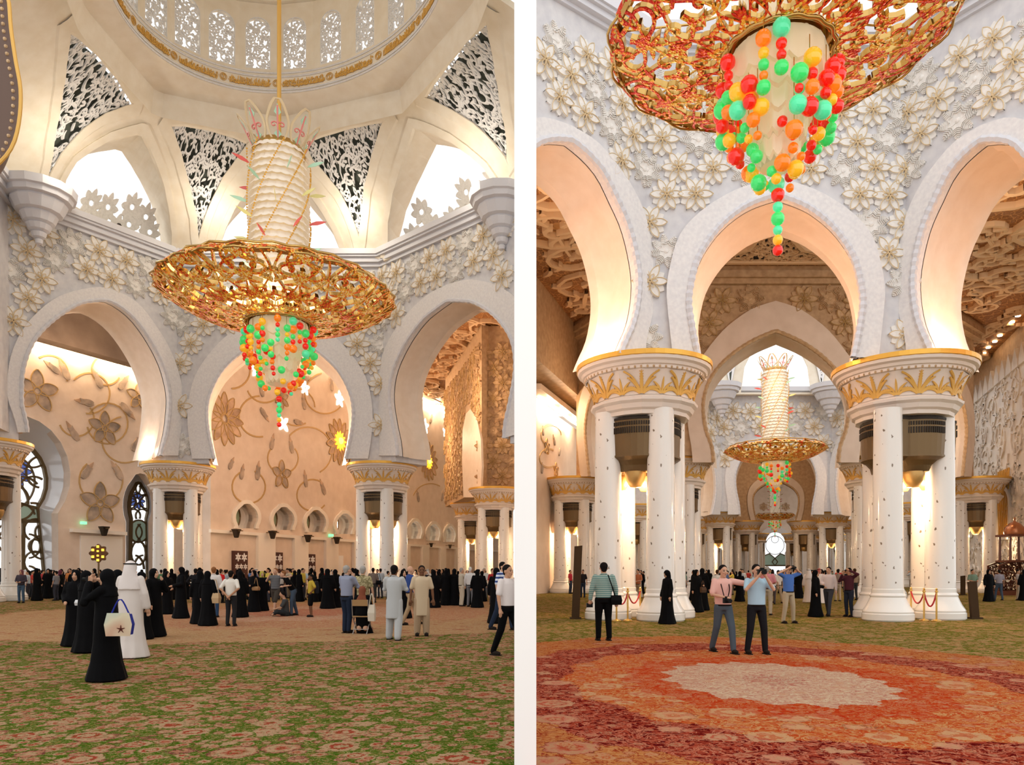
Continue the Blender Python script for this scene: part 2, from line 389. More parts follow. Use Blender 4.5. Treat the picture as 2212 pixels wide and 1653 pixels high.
# blank white strip between the two halls, built as an added partition seen end-on
pt = MB(); x0, x1 = (1111-CX)/F*6, (1158.5-CX)/F*6
pt.box(((x0+x1)/2, 6+60, 15), (x1-x0, 120, 30.2))
mk('wall_middle', pt, M['white'], kind='structure', label='blank white strip between the two halls, built as a tall added partition wall seen end-on')
tagp = None

def wall(name, pl, poly, th, m, clip=None, holes=(), h0=0, **k):
    mb = MB(); mb.prism(poly, pl.mp, h0, h0+th, holes)
    return mk(name, mb, m, clip=clip, kind='structure', **k)
def polyline_n(a, b, n=44): return smoothcurve(a, n), smoothcurve(b, n)
class Arch:
    def __init__(s, pl, inner, outer, half=False, mirror_u=None, ub=None):
        """inner / outer: pixel outlines from one spring to the other, or to the apex with half=True"""
        s.pl = pl; I = pl.hits(inner); O = pl.hits(outer)
        if half:
            ua = I[-1][0] if mirror_u is None else mirror_u
            I = smoothcurve(I, 24); O = smoothcurve(O, 24)
            I[-1] = (ua, I[-1][1]); O[-1] = (ua, O[-1][1])
            s.I = I+[(2*ua-u, z) for u, z in I[-2::-1]]; s.O = O+[(2*ua-u, z) for u, z in O[-2::-1]]
        else: s.I = smoothcurve(I, 47); s.O = smoothcurve(O, 47)
        s.ua = max(s.I, key=lambda p: p[1])[0]
        zb = min(s.I[0][1], s.I[-1][1])
    def trims(s, wallobj, mband, mroll, depth, clip=None, names='archivolt', soff=M['soffit']):
        pl = s.pl; mb = MB(); N = len(s.I)
        A = [pl.mp(u, z, -.16) for u, z in s.I]; B = [pl.mp(u, z, -.16) for u, z in s.O]
        A2 = [pl.mp(u, z, .3) for u, z in s.I]; B2 = [pl.mp(u, z, .05) for u, z in s.O]
        vs = [p for q in zip(A2, A, B, B2) for p in q]
        mb.add(vs, [(i*4+j, i*4+j+1, (i+1)*4+j+1, (i+1)*4+j) for i in range(N-1) for j in range(3)])
        mk(names, mb, mband, wallobj, clip=clip)
        # rope moulding along the inner edge
        rp = resample([(p[0], p[1]) for p in s.I], 110); mb = MB()
        wv = [.10+.03*(i % 2) for i in range(110)]
        mb.tube([pl.mp(u, z, -.14) for u, z in rp], wv, 6, False); mk('rope_moulding', mb, mroll, wallobj, clip=clip)
        # stepped soffit
        cu = sum(p[0] for p in s.I)/N; cz = sum(p[1] for p in s.I)/N
        prof = [(.12, .0), (.2, .12), (.34, .12), (.36, .26), (.62, .30), (.80, .16), (.84, .06), (1, 0)]
        mb = MB(); vs = []
        for (t, o) in prof:
            for i, (u, z) in enumerate(s.I):
                a, b = s.I[max(i-1, 0)], s.I[min(i+1, N-1)]; dx, dz = b[0]-a[0], b[1]-a[1]; L = math.hypot(dx, dz) or 1
                nx, nz = dz/L, -dx/L
                if nx*(cu-u)+nz*(cz-z) < 0: nx, nz = -nx, -nz
                o2 = o*.9-.28
                vs.append(pl.mp(u+nx*-o2*0+nx*(.28-o)*0-nx*o*.8+nx*.0, z-nz*o*.8, t*depth))
        mb.add(vs, [(k*N+i, k*N+i+1, (k+1)*N+i+1, (k+1)*N+i) for k in range(len(prof)-1) for i in range(N-1)])
        mk('soffit', mb, soff, wallobj, smooth=.5, clip=clip)
def arcade(name, pl, u0, u1, zt, arches, th, m, clip=None, zb=8.5, push=.34, **k):
    """wall above capitals with arched openings; openings slightly wider than the soffit"""
    poly = [(u0, zt)]
    for a in arches:
        N = len(a.I); cu = a.ua; cz = sum(p[1] for p in a.I)/N; out = []
        for i, (u, z) in enumerate(a.I):
            p, q = a.I[max(i-1, 0)], a.I[min(i+1, N-1)]; dx, dz = q[0]-p[0], q[1]-p[1]; L = math.hypot(dx, dz) or 1
            nx, nz = dz/L, -dx/L
            if nx*(cu-u)+nz*(cz-z) > 0: nx, nz = -nx, -nz
            out.append((u+nx*push, max(z+nz*push, zb) if i not in (0, N-1) else zb))
        if a is arches[0]: poly.append((u0, zb))
        poly += out
    poly += [(u1, zb), (u1, zt)]
    o = wall(name, pl, poly, th, m, clip, **k)
    for a in arches:      # close the springing blocks on both sides
        a.trims(o, M['stone'] if m is not M['tan'] else M['pinkstone'], M['cornice'] if m is not M['tan'] else M['tanrelief'], th+.02, clip, soff=M['soffit'])
    return o

# ---------------------------------------------------------------- left hall
LFp = Plane(H(-6.5, 47.3, KL), H(6.5, 47.3, KL), KL)
LLp = Plane(H(-14.2, 39.6, KL), H(-6.5, 47.3, KL), KL)
LRp = Plane(H(6.5, 47.3, KL), H(11.7+1.4, 40.4-1.4, KL), KL)
aLF = Arch(LFp, [(463, 992), (452, 942), (447, 895), (454, 851), (483, 797), (537, 750), (575, 733), (605, 724)],
           [(416, 992), (408, 942), (406, 888), (417, 826), (443, 778), (490, 727), (545, 700), (605, 688)], True, LFp.hit(605, 800)[0])
aLL = Arch(LLp, [(56, 935), (53, 909), (45, 880), (44, 851), (47, 797), (69, 739), (109, 695), (163, 659), (200, 651), (237, 652), (283, 684), (319, 731), (348, 786), (363, 840), (365, 877), (359, 931), (350, 967), (345, 985)],
           [(36, 935), (30, 909), (20, 880), (12, 851), (18, 782), (40, 724), (73, 681), (120, 644), (181, 625), (232, 624), (290, 652), (327, 695), (363, 753), (385, 811), (392, 859), (390, 913), (384, 960), (382, 985)])
aLR = Arch(LRp, [(862, 985), (860, 957), (851, 913), (844, 859), (851, 804), (877, 746), (913, 695), (945, 668), (969, 651)],
           [(822, 985), (822, 942), (815, 913), (812, 859), (820, 804), (838, 746), (875, 688), (924, 640), (967, 617)], True)
wLF = arcade('wall_front', LFp, -.6, LFp.L+.6, 21.2, [aLF], 3.0, M['ground'], CLIPL, label='white relief wall over the middle arch behind the hanging chandelier')
wLL = arcade('wall_left', LLp, -.8, LLp.L+.3, 21.2, [aLL], 3.0, M['ground'], CLIPL, label='white relief wall over the arch beside the round window')
wLR = arcade('wall_right', LRp, -.3, 2*aLR.ua+1.6, 21.2, [aLR], 3.0, M['ground'], CLIPL, label='white relief wall over the arch with the gold ceiling behind')
# near side wall above the first corner
L4 = Plane((H(-14.4, 39.4, KL)), (H(-14.9, 28, KL)), KL, out=(-1, 0, 0))
wall('wall_left.001', L4, [(0, 9), (L4.L, 9), (L4.L, 21.2), (0, 21.2)], 1.5, M['ground'])
def cornice(name, pts, z, hs, m, clip=None, **k):
    """stepped cornice along a plan polyline; hs: (z0, z1, proud) relative, normal to the left hand side of travel"""
    mb = MB()
    for (a, b, p) in hs:
        rings = []
        for i, q in enumerate(pts):
            q = Vector((q[0], q[1], 0)); t0 = (q-Vector((*pts[i-1][:2], 0))).normalized() if i else None
            t1 = (Vector((*pts[i+1][:2], 0))-q).normalized() if i < len(pts)-1 else None
            ns = [Vector((t.y, -t.x, 0)) for t in (t0, t1) if t is not None]; nn = sum(ns, Vector()).normalized()
            sc = 1/max(.5, nn.dot(ns[0]))
            i_, o_ = q-nn*.4, q+nn*p*sc
            rings.append([Vector((i_.x, i_.y, z+a)), Vector((o_.x, o_.y, z+a)), Vector((o_.x, o_.y, z+b)), Vector((i_.x, i_.y, z+b))])
        mb.rings(rings)
    return mk(name, mb, m, clip=clip, kind='structure', **k)
cpts = [H(-14.9, 28, KL), H(-14.4, 39.4, KL), H(-6.5, 47.3, KL), H(6.5, 47.3, KL), H(13.1, 39.0, KL)]
cornice('trim_1', cpts, 21.0, [(0, .22, .22), (.22, .5, .42), (.5, .62, .6), (.62, .95, .72)], M['cornice'], CLIPL, label='grey white cornice below the bright arched openings')
def corbel(loc, k=1, **kw):
    mb = MB()
    prof = [(.0, -3.0), (.16, -2.95), (.2, -2.75), (.12, -2.7), (.3, -2.62), (.38, -2.4), (.30, -2.35), (.5, -2.25), (.62, -2.0), (.55, -1.95), (.74, -1.85), (.9, -1.5), (.86, -1.42), (1.1, -1.35), (1.35, -.85), (1.3, -.75), (1.55, -.7), (1.6, -.45), (1.75, -.4), (1.8, 0), (0, 0.02)]
    mb.lathe([(r*k, z*k) for r, z in prof], 14); return mk('corbel', mb, M['cornice'], loc=loc, **kw)
corbel(P(84, 0, 39.3).xy.to_3d()+Vector((0, 0, 21.95)), 1.0, label='stepped grey white corbel hanging below the cornice by the round window arch', cat='corbel')
_c = P(1112, 0, 40.2); corbel(Vector((-1.25, 40.0, 21.95)), 1.0, label='stepped grey white corbel at the partition end of the cornice', cat='corbel')

# ---------------------------------------------------------------- right hall
RFp = Plane(H(-4.25, 24.3, KR), H(4.25, 24.3, KR), KR)
RLp = Plane(H(-4.25, 24.3, KR), H(-8.4, 20.15, KR), KR)
RRp = Plane(H(4.25, 24.3, KR), H(8.4, 20.15, KR), KR)
iRF = [(1509, 775), (1505, 757), (1496, 710), (1489, 660), (1493, 620), (1509, 560), (1549, 499), (1599, 456), (1640, 436), (1676, 425)]
oRF = [(1455, 775), (1453, 757), (1449, 720), (1443, 660), (1443, 610), (1466, 519), (1509, 466), (1566, 427), (1616, 405), (1676, 388)]
iRL = [(1335, 768), (1346, 740), (1363, 700), (1373, 650), (1375, 600), (1366, 540), (1350, 482), (1326, 429), (1300, 376), (1266, 336), (1230, 306)]
oRL = [(1388, 768), (1392, 730), (1403, 686), (1412, 633), (1412, 583), (1403, 533), (1396, 495), (1383, 452), (1356, 399), (1323, 353), (1283, 309), (1230, 276)]
mir = lambda ps: [(3352-x, y) for x, y in ps]
aRF = Arch(RFp, iRF, oRF, True); aRL = Arch(RLp, iRL, oRL, True); aRR = Arch(RRp, mir(iRL), mir(oRL), True)
wRF = arcade('wall_front.001', RFp, -.3, RFp.L+.3, 18.6, [aRF], 2.8, M['ground'], CLIPR, zb=8.35, label='white relief wall over the pointed middle arch under the near chandelier')
wRL = arcade('wall_left.002', RLp, -.3, 2*aRL.ua+1, 18.6, [aRL], 2.8, M['ground'], CLIPR, zb=8.35, label='white relief wall over the cut-off arch by the partition')
wRR = arcade('wall_right.001', RRp, -.3, 2*aRR.ua+1, 18.6, [aRR], 2.8, M['ground'], CLIPR, zb=8.35, label='white relief wall over the arch beside the gold scroll ceiling')
cornice('trim_2', [RLp.mp(7, 0), H(-4.25, 24.3, KR), H(4.25, 24.3, KR), RRp.mp(7, 0)], 18.55, [(0, .12, .12), (.12, .3, .3), (.3, .4, .42), (.4, .8, .5)], M['cornice'], CLIPR, label='white cornice above the relief wall in the near bay')

# ---- bay behind the near arches: tan walls with arches
T2 = Plane(H(-6.6, 44, KR), H(6.6, 44, KR), KR)
iT2 = [(1541, 1000), (1538, 965), (1525, 930), (1519, 880), (1526, 840), (1542, 808), (1562, 784), (1593, 758), (1631, 735), (1676, 716)]
oT2 = [(1497, 1000), (1494, 965), (1488, 930), (1484, 870), (1494, 810), (1526, 760), (1566, 712), (1616, 674), (1646, 661), (1676, 652)]
aT2 = Arch(T2, iT2, oT2, True)
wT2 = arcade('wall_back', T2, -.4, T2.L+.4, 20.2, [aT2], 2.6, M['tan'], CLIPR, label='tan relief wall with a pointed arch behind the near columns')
for sg, nm, lb in ((-1, 'wall_back.001', 'by the dark sloping ceiling'), (1, 'wall_back.002', 'by the shiny white wall')):
    pl = Plane(H(sg*6.3, 44.3, KR), H(sg*14, 53.8, KR), KR)
    ia = [(1430, 990), (1424, 950), (1410, 900), (1385, 850), (1350, 818), (1318, 812), (1290, 840), (1274, 880), (1268, 930), (1272, 980), (1277, 1030)]
    oa = [(1448, 990), (1444, 945), (1432, 890), (1403, 830), (1362, 795), (1312, 786), (1276, 818), (1256, 865), (1250, 930), (1253, 980), (1258, 1030)]
    if sg > 0: ia, oa = mir(ia), mir(oa)
    a = Arch(pl, ia, oa)
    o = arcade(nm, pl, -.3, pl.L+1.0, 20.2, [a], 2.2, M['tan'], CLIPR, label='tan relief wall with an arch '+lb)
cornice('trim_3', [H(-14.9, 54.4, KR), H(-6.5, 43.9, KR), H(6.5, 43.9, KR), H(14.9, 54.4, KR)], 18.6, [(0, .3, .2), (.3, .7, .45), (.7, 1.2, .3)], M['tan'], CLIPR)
# ---- bright second octagon and beyond
O2 = Plane(H(-6.4, 85, KR), H(6.4, 85, KR), KR)
aO2 = Arch(O2, [(1598, 1112), (1596, 1089), (1590, 1060), (1588, 1030), (1595, 1004), (1608, 984), (1640, 962), (1676, 949)],
           [(1572, 1112), (1572, 1085), (1567, 1050), (1568, 1018), (1580, 990), (1600, 968), (1636, 946), (1676, 932)], True)
wO2 = arcade('wall_back.003', O2, -.5, O2.L+.5, 21.9, [aO2], 3, M['ground'], CLIPR, label='white relief wall of the second dome bay beyond the tan arch')
for sg, nm in ((-1, 'wall_left.003'), (1, 'wall_right.002')):
    pl = Plane(H(sg*6.4, 85, KR), H(sg*15, 76.4, KR), KR)
    ia = [(1536, 1112), (1542, 1085), (1545, 1050), (1541, 1010), (1530, 975), (1512, 945), (1490, 925)]
    oa = [(1554, 1112), (1556, 1085), (1560, 1040), (1557, 1000), (1545, 960), (1526, 925), (1490, 900)]
    if sg > 0: ia, oa = mir(ia), mir(oa)
    arcade(nm, pl, -.3, pl.L+3, 21.9, [Arch(pl, ia, oa, True)], 2.5, M['ground'], CLIPR)
cornice('trim_4', [H(-15, 76.4, KR), H(-6.4, 85, KR), H(6.4, 85, KR), H(15, 76.4, KR)], 21.9, [(0, .3, .3), (.3, .8, .7)], M['cornice'], CLIPR)
for sg, lb in ((-1, 'on the partition side'), (1, 'on the side away from the partition')):
    q = H(sg*6.0, 82.2, KR); corbel((q.x, q.y, 22.3), 1.2, label='small grey white corbel of the second dome bay '+lb, cat='corbel', group='corbels beyond the tan arch')
T3 = Plane(H(-7, 101, KR), H(7, 101, KR), KR)
aT3 = Arch(T3, [(1634, 1125), (1628, 1100), (1627, 1075), (1636, 1058), (1655, 1045), (1676, 1037)], [(1622, 1125), (1616, 1100), (1615, 1070), (1624, 1048), (1648, 1030), (1676, 1022)], True)
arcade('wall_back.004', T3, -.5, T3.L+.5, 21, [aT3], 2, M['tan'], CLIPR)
E3 = Plane(H(-34, 150, KR), H(34, 150, KR), KR)
def hshoe(cx, cy, r, yb, neck=.78, n=18):
    """horseshoe outline in pixels: round head, narrowed neck, straight down to yb"""
    pts = []
    for i in range(n+1):
        a = math.radians(-38+256*i/n); pts.append((cx+r*math.cos(a), cy-r*math.sin(a)*(1.06 if math.sin(a) > 0 else 1)))
    return [(cx+r*neck, yb)]+pts+[(cx-r*neck, yb)]
wE3 = wall('wall_back.005', E3, E3.hits([(1134, 1250), (2230, 1250), (2230, 900), (1134, 900)]), 1.2, M['pinkstone'], CLIPR, holes=[E3.hits(hshoe(1674, 1178, 27, 1252, .9))], label='far end wall with the bright arched window')
fr = MB(); q = E3.hits(hshoe(1674, 1178, 27, 1252, .9)); q2 = E3.hits(hshoe(1674, 1178, 38, 1252, .9))
fr.prism(q2+q[::-1], E3.mp, -1.2, 0); mk('window_surround', fr, M['stone'], wE3)
# side walls of the right bays
RWp = Plane(H(17.6, 44, KR), H(17.6, 130, KR), KR, out=(1, 0, 0))
LWp = Plane(H(-17, 52.3, KR), H(-17, 130, KR), KR, out=(-1, 0, 0))
M['pearl'] = vary(mat('pearly_wall', (.8, .74, .66), .16, 0, .6), [(.66, .60, .55), (.82, .77, .70)], .8, bump=.3)
wall('wall_right.006', RWp, [(0, 17.0), (RWp.L, 17.0), (RWp.L, 19.9), (0, 19.9)], .5, M['tan'], h0=.3)
wRW = wall('wall_right.003', RWp, [(0, 0), (RWp.L, 0), (RWp.L, 17.2), (0, 17.2)], .6, M['pearl'], label='glossy pearl white wall with raised vine relief behind the pulpit')
wLW = wall('wall_left.004', LWp, [(0, 0), (LWp.L, 0), (LWp.L, 13.7), (0, 13.7)], .6, M['pinkstone'], CLIPR, label='warm pale wall with flower inlay beside the partition')
mb = MB(); mb.box((0, 0, 0), (.3, .3, .3))
# sloping dim cove above the left wall
sl = MB(); a0, a1 = H(-17.3, 40, KR), H(-17.3, 130, KR); b0, b1 = H(-14.6, 40, KR), H(-14.6, 130, KR)
sl.add([(a0.x, a0.y, 14.4), (a1.x, a1.y, 14.4), (b1.x, b1.y, 14.6), (b0.x, b0.y, 14.6), (b0.x, b0.y, 19.8), (b1.x, b1.y, 19.8)], [(0, 1, 2, 3), (3, 2, 5, 4)])
mk('ceiling_cove', sl, M['tan'], clip=CLIPR, kind='structure')
# ceilings
def ceil_mat(name, c0, c1, c2):
    m = mat(name, c0, .55, .1); n, l, b = nodes(m)
    tc = n.new('ShaderNodeTexCoord'); vo = n.new('ShaderNodeTexVoronoi'); vo.feature = 'DISTANCE_TO_EDGE'; vo.inputs['Scale'].default_value = 2.2
    nz = n.new('ShaderNodeTexNoise'); nz.inputs['Scale'].default_value = 3; vm = n.new('ShaderNodeVectorMath'); vm.operation = 'MULTIPLY_ADD'
    l.new(tc.outputs['Object'], nz.inputs['Vector']); l.new(nz.outputs['Color'], vm.inputs[0]); vm.inputs[1].default_value = (.5, .5, 0); l.new(tc.outputs['Object'], vm.inputs[2])
    l.new(vm.outputs[0], vo.inputs['Vector']); cr = n.new('ShaderNodeValToRGB'); l.new(vo.outputs['Distance'], cr.inputs[0])
    e = cr.color_ramp.elements; e.new(.5); e[0].position = .02; e[0].color = (*c2, 1); e[1].position = .08; e[1].color = (*c1, 1); e[2].position = .3; e[2].color = (*c0, 1)
    l.new(cr.outputs[0], b.inputs['Base Color']); bp = n.new('ShaderNodeBump'); bp.inputs['Strength'].default_value = .6; bp.inputs['Distance'].default_value = .06
    l.new(vo.outputs['Distance'], bp.inputs['Height']); l.new(bp.outputs[0], b.inputs['Normal']); return m
M['ceilbrown'] = ceil_mat('brown_gold_ceiling', (.34, .15, .05), (.24, .10, .035), (.55, .28, .10))
M['ceilscroll'] = mat('cream_scroll', (.72, .50, .30), .5)
cz = 19.6
cb = MB()
def slab(mb, pts, z, t=.3):
    n = len(pts); mb.add([(p[0], p[1], z) for p in pts]+[(p[0], p[1], z+t) for p in pts], [tuple(range(n)), tuple(range(n, 2*n))[::-1]]+[(i, (i+1) % n, n+(i+1) % n, n+i) for i in range(n)])
slab(cb, [H(-14.6, 26.6, KR), H(18, 26.6, KR), H(18, 44.2, KR), H(14.6, 54.2, KR), H(6.6, 44.6, KR), H(-6.6, 44.6, KR), H(-14.6, 54.2, KR)], cz)
slab(cb, [H(14, 44, KR), H(18, 44, KR), H(18, 110, KR), H(14, 110, KR)], cz-.02)
oC1 = mk('ceiling', cb, M['ceilbrown'], clip=CLIPR, kind='structure', label='brown and gold ceiling with cream scrolls behind the near arches')
cb = MB(); slab(cb, [H(-16, 88, KR), H(16, 88, KR), H(16, 150, KR), H(-16, 150, KR)], 20.6)
mk('ceiling.001', cb, M['tan'], clip=CLIPR, kind='structure')
def ceiling_scrolls(parent, polys, z, seed, clip, rmin, rmax, w0, name='scroll_relief', m=None, th=.22):
    for i, poly in enumerate(polys):
        mb = MB(); 
        for pts, ws in arabesque(poly, rmin, rmax, w0, seed+i, 500, 10): mb.ribbon(pts, ws, th, lambda x, y, h: Vector((x, y, z-h)))
        mk(name, mb, m or M['ceilscroll'], parent, clip=clip)
hp = lambda *q: [tuple(H(s, Y, KR).xy) for s, Y in q]
ceiling_scrolls(oC1, [hp((-14.4, 28), (-5, 28), (-5, 42), (-8, 46), (-14.3, 53)), hp((5, 28), (17.5, 28), (17.5, 44), (14, 52), (8, 46), (5, 42)), hp((14.2, 54), (17.8, 46), (17.8, 100), (14.2, 100))], cz, 5, CLIPR, .9, 2.3, .17)
# dark pierced corner grilles in the ceiling
def pierced(pts, z, seed, clip, parent):
    mb = MB(); n = len(pts); mb.add([(p[0], p[1], z-.02) for p in pts], [tuple(range(n))]); g = mk('pierced_grille', mb, M['black'], parent, clip=clip)
    mb = MB()
    for p_, w_ in arabesque(pts, .22, .6, .05, seed, 400, 60): mb.ribbon(p_, w_, .1, lambda x, y, h: Vector((x, y, z-.03-h)))
    mb.ribbon(pts+[pts[0]], .14, .2, lambda x, y, h: Vector((x, y, z-.03-h))); mk('grille_scrolls', mb, M['ceilscroll'], parent, clip=clip)
pierced(hp((-4.4, 42.6), (-1.5, 40.9), (0, 37.5), (1.5, 40.9), (4.4, 42.6)), cz-.06, 3, CLIPR, oC1)
pierced(hp((-7.2, 45.2), (-7.9, 41.2), (-9.9, 43.6), (-11.4, 50.2)), cz-.06, 4, CLIPR, oC1)
pierced(hp((7.2, 45.2), (7.9, 41.2), (9.9, 43.6), (11.4, 50.2)), cz-.06, 6, CLIPR, oC1)

# ---- left hall, aisle behind the arches
W1 = Plane(P(455, 0, 56.1).xy, P(970, 0, 96.3).xy, KL); W1.L += 24
W0 = Plane(P(-60, 0, 55.5).xy, P(480, 0, 77).xy, KL)
def ellipse(cx, cy, rx, ry, n=24, a0=0): return [(cx+rx*math.cos(a0+2*PI*i/n), cy+ry*math.sin(a0+2*PI*i/n)) for i in range(n)]
nich = [(530, 1118, 31, 25), (610, 1123, 29, 23.5), (680, 1128.5, 27, 22.5), (743, 1134, 24, 21), (800, 1138, 22, 20), (851, 1143, 20, 19), (895, 1147, 18.5, 18), (935, 1152, 17, 17), (970, 1156, 15, 16), (1003, 1159, 14, 15)]
def horse(cx, cy, rx, ry, yb, neck=.82, n=16):
    pts = []
    for i in range(n+1):
        a = math.radians(-35+250*i/n); k = 1.12 if abs(math.cos(a)) < .35 and math.sin(a) > 0 else 1
        pts.append((cx+rx*math.cos(a), cy-ry*math.sin(a)*k))
    return [(cx+rx*neck, yb)]+pts+[(cx-rx*neck, yb)]
holes = [W1.hits(horse(cx, cy, rx*.78, ry*1.05, cy+ry*.95, .75)) for cx, cy, rx, ry in nich]
wW1 = wall('wall_back.006', W1, [(0, 0), (W1.L, 0), (W1.L, 22.3), (0, 22.3)], .8, M['pinkstone'], CLIPL, holes=holes, label='warm pale wall with flower inlay and a row of small round-arched niches')
win1 = hshoe(24, 1030, 128, 1262, .80)
win2 = horse(303, 1092, 38, 62, 1262, .85)
wW0 = wall('wall_left.005', W0, [W0.hit(-70, 1262), W0.hit(470, 1262)]+[(W0.hit(470, 1262)[0], 21.5), (W0.hit(-70, 1262)[0], 21.5)], .9, M['pinkstone'], holes=[W0.hits(win1), W0.hits(win2)], label='pale wall with grey brown star flowers around two leaded windows')
cb = MB(); slab(cb, [H(-40, 50.5, KL), H(-7, 50.5, KL), P(455, 0, 56.2), P(455, 0, 78), H(-40, 60, KL)], 21.6)
M['ceildim'] = vary(mat('dim_ceiling', (.35, .26, .19), .7), [(.26, .19, .14), (.36, .27, .2)], .7)
mk('ceiling.002', cb, M['ceildim'], kind='structure', label='dim plain ceiling behind the arch beside the round window')
# beams crossing the dim ceiling
bm_ = MB(); A_, B_ = W0.mp(W0.hit(-60, 700)[0], 20, -5.5), W0.mp(W0.hit(470, 700)[0], 20, -5.5)
bm_.rings([[Vector((A_.x, A_.y, 18.6)), Vector((A_.x, A_.y, 21.6)), Vector((A_.x-.8, A_.y+1.2, 21.6)), Vector((A_.x-.8, A_.y+1.2, 18.6))], [Vector((B_.x, B_.y, 18.6)), Vector((B_.x, B_.y, 21.6)), Vector((B_.x-.8, B_.y+1.2, 21.6)), Vector((B_.x-.8, B_.y+1.2, 18.6))]])
mk('ceiling_beam', bm_, M['ceildim'], kind='structure')
cb = MB(); slab(cb, [P(455, 0, 56.3), P(970, 0, 96.5), P(1128, 0, 118), (-.1, 50.5), H(-6, 50.5, KL)], 22.4)
oC3 = mk('ceiling.003', cb, M['ceilbrown'], clip=CLIPL, kind='structure', label='gold ceiling with cream scrolls behind the arch by the partition')
ceiling_scrolls(oC3, [[tuple(P(880, 0, 52).xy), (-.2, 52), (-.2, 110), tuple(P(960, 0, 94).xy), tuple(P(870, 0, 82).xy)]], 22.4, 11, CLIPL, .9, 2.4, .16)
# tan wall block with an arched niche, seen through the same arch
TB = Plane(P(962, 0, 79).xy, P(1036, 0, 62.5).xy, KL, out=(.6, .8, 0)); 
TBq = q = TB.hits([(1005, 1075), (1002, 1000), (1003, 930), (1010, 895), (1020, 885), (1034, 905), (1043, 950), (1045, 1010), (1042, 1075)])
TBw = wall('wall_right.004', TB, [(0, 8.5), (0, 22.3), (TB.L+.8, 22.3), (TB.L+.8, 8.5)], 1.6, M['tan'], CLIPL, label='tan relief wall with a narrow arched recess beside the gold ceiling')
mb = MB(); mb.prism(q, TB.mp, -.25, .0); mk('blind_arch', mb, M['soffit'], TBw)
TC = Plane(P(1036, 0, 62.5).xy, (-.05, 62.2), KL, out=(0, 1, 0)); 
TCw = wall('wall_right.005', TC, [(0, 8.5), (0, 22.3), (TC.L, 22.3), (TC.L, 8.5)], 1.6, M['tan'], CLIPL)
# near arch limb at the frame's upper corner
NB = MB(); pl = Plane(P(-80, 0, 21).xy, P(60, 0, 21).xy, KL)
ncur = smoothcurve([(0, -20), (18, -5), (24, 60), (34, 130), (45, 195), (42, 262), (28, 315), (0, 352), (-60, 400), (-160, 450), (-300, 500)], 40)
o_in = pl.hits(ncur); edge = pl.hits([(-420, 560), (-900, 700), (-900, -60)])
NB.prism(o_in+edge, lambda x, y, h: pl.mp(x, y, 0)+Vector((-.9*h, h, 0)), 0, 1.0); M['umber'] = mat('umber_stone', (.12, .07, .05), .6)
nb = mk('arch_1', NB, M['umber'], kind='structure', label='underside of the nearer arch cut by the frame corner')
mb = MB(); mb.tube([pl.mp(u, z, -.02) for u, z in o_in], .05, 6); mk('gold_edge', mb, M['goldpaint'], nb)
mb = MB()
o2 = [(u-.22, z) for u, z in o_in]
for i in range(0, 46): 
    u, z = resample(o2, 46)[i]; mb.ball(pl.mp(u, z, 0), .055, 6, 4)
mk('bead_row', mb, M['tanrelief'], nb)

# ---------------------------------------------------------------- dome zone of the left hall
DS, DY, DR, DZ = -.2, 32.6, 7.4, 27.4        # hall centre, ring radius and height
def rho(z): t = max(0, min(1, (z-21.4)/(DZ-21.4))); return 15.6-(15.6-9.0)*t**1.35
def dome_hit(px, py):
    lo, hi = 24.0, 52.0
    f = lambda Y: math.hypot((px-605)/F*Y-DS, Y-DY)-rho(EYE+(CY-py)*Y/F)
    best = None; prev = f(24.0); Yp = 24.0
    for i in range(1, 57):
        Y = 24.0+i*.5; v = f(Y)
        if prev < 0 <= v: best = (Yp, Y)
        prev, Yp = v, Y
    if best is None: best = (46, 47)
    lo, hi = best
    for _ in range(30):
        m_ = (lo+hi)/2
        if f(m_) < 0: lo = m_
        else: hi = m_
    Y = lo; return math.atan2((px-605)/F*Y-DS, Y-DY)*14, EYE+(CY-py)*Y/F
def dmp(a, z, h=0):
    r = rho(z)+h; a /= 14; s = DS+r*math.sin(a); Y = DY+r*math.cos(a); return Vector((KL*Y+s, Y, z))
lat = {
 'a': [(140, 44), (181, 65), (225, 105), (265, 156), (290, 200), (308, 234), (269, 243), (218, 261), (174, 294), (138, 338), (116, 377), (100, 416), (89, 410), (102, 345), (116, 254), (127, 181), (134, 109)],
 'b': [(350, 257), (399, 255), (454, 264), (508, 281), (545, 299), (544, 314), (519, 348), (486, 392), (461, 443), (443, 490), (430, 558), (421, 526), (417, 472), (403, 410), (385, 345), (370, 305)],
 'c': [(851, 246), (804, 250), (750, 261), (695, 278), (662, 292), (656, 310), (665, 350), (695, 381), (731, 425), (753, 472), (768, 515), (777, 556), (786, 490), (793, 417), (811, 345), (829, 290)],
 'd': [(1062, 18), (1033, 40), (993, 76), (957, 123), (924, 171), (898, 218), (942, 232), (986, 254), (1025, 279), (1058, 309), (1084, 341), (1104, 374), (1107, 309), (1094, 236), (1084, 163), (1073, 91)]}
lun = {
 'a': [(125, 436), (134, 385), (160, 345), (189, 323), (232, 298), (269, 287), (309, 277), (326, 312), (342, 350), (358, 394), (370, 454), (376, 508), (376, 560), (300, 530), (200, 480)],
 'b': [(462, 572), (468, 530), (483, 490), (505, 443), (544, 392), (575, 350), (603, 322), (632, 352), (661, 400), (697, 450), (724, 497), (740, 535), (748, 572), (600, 578)],
 'c': [(829, 560), (833, 483), (844, 417), (859, 363), (877, 309), (891, 267), (931, 279), (978, 301), (1018, 330), (1051, 359), (1073, 392), (1090, 425), (1060, 450), (950, 505)]}
hz = lambda ps: [dome_hit(*p) for p in ps]
def densify(lp, n): return resample(lp+[lp[0]], n+1)[:-1]
latH = {k: densify(hz(v), 44) for k, v in lat.items()}; lunH = {k: densify(hz(v), 44) for k, v in lun.items()}
import bisect as _b
mb = MB()
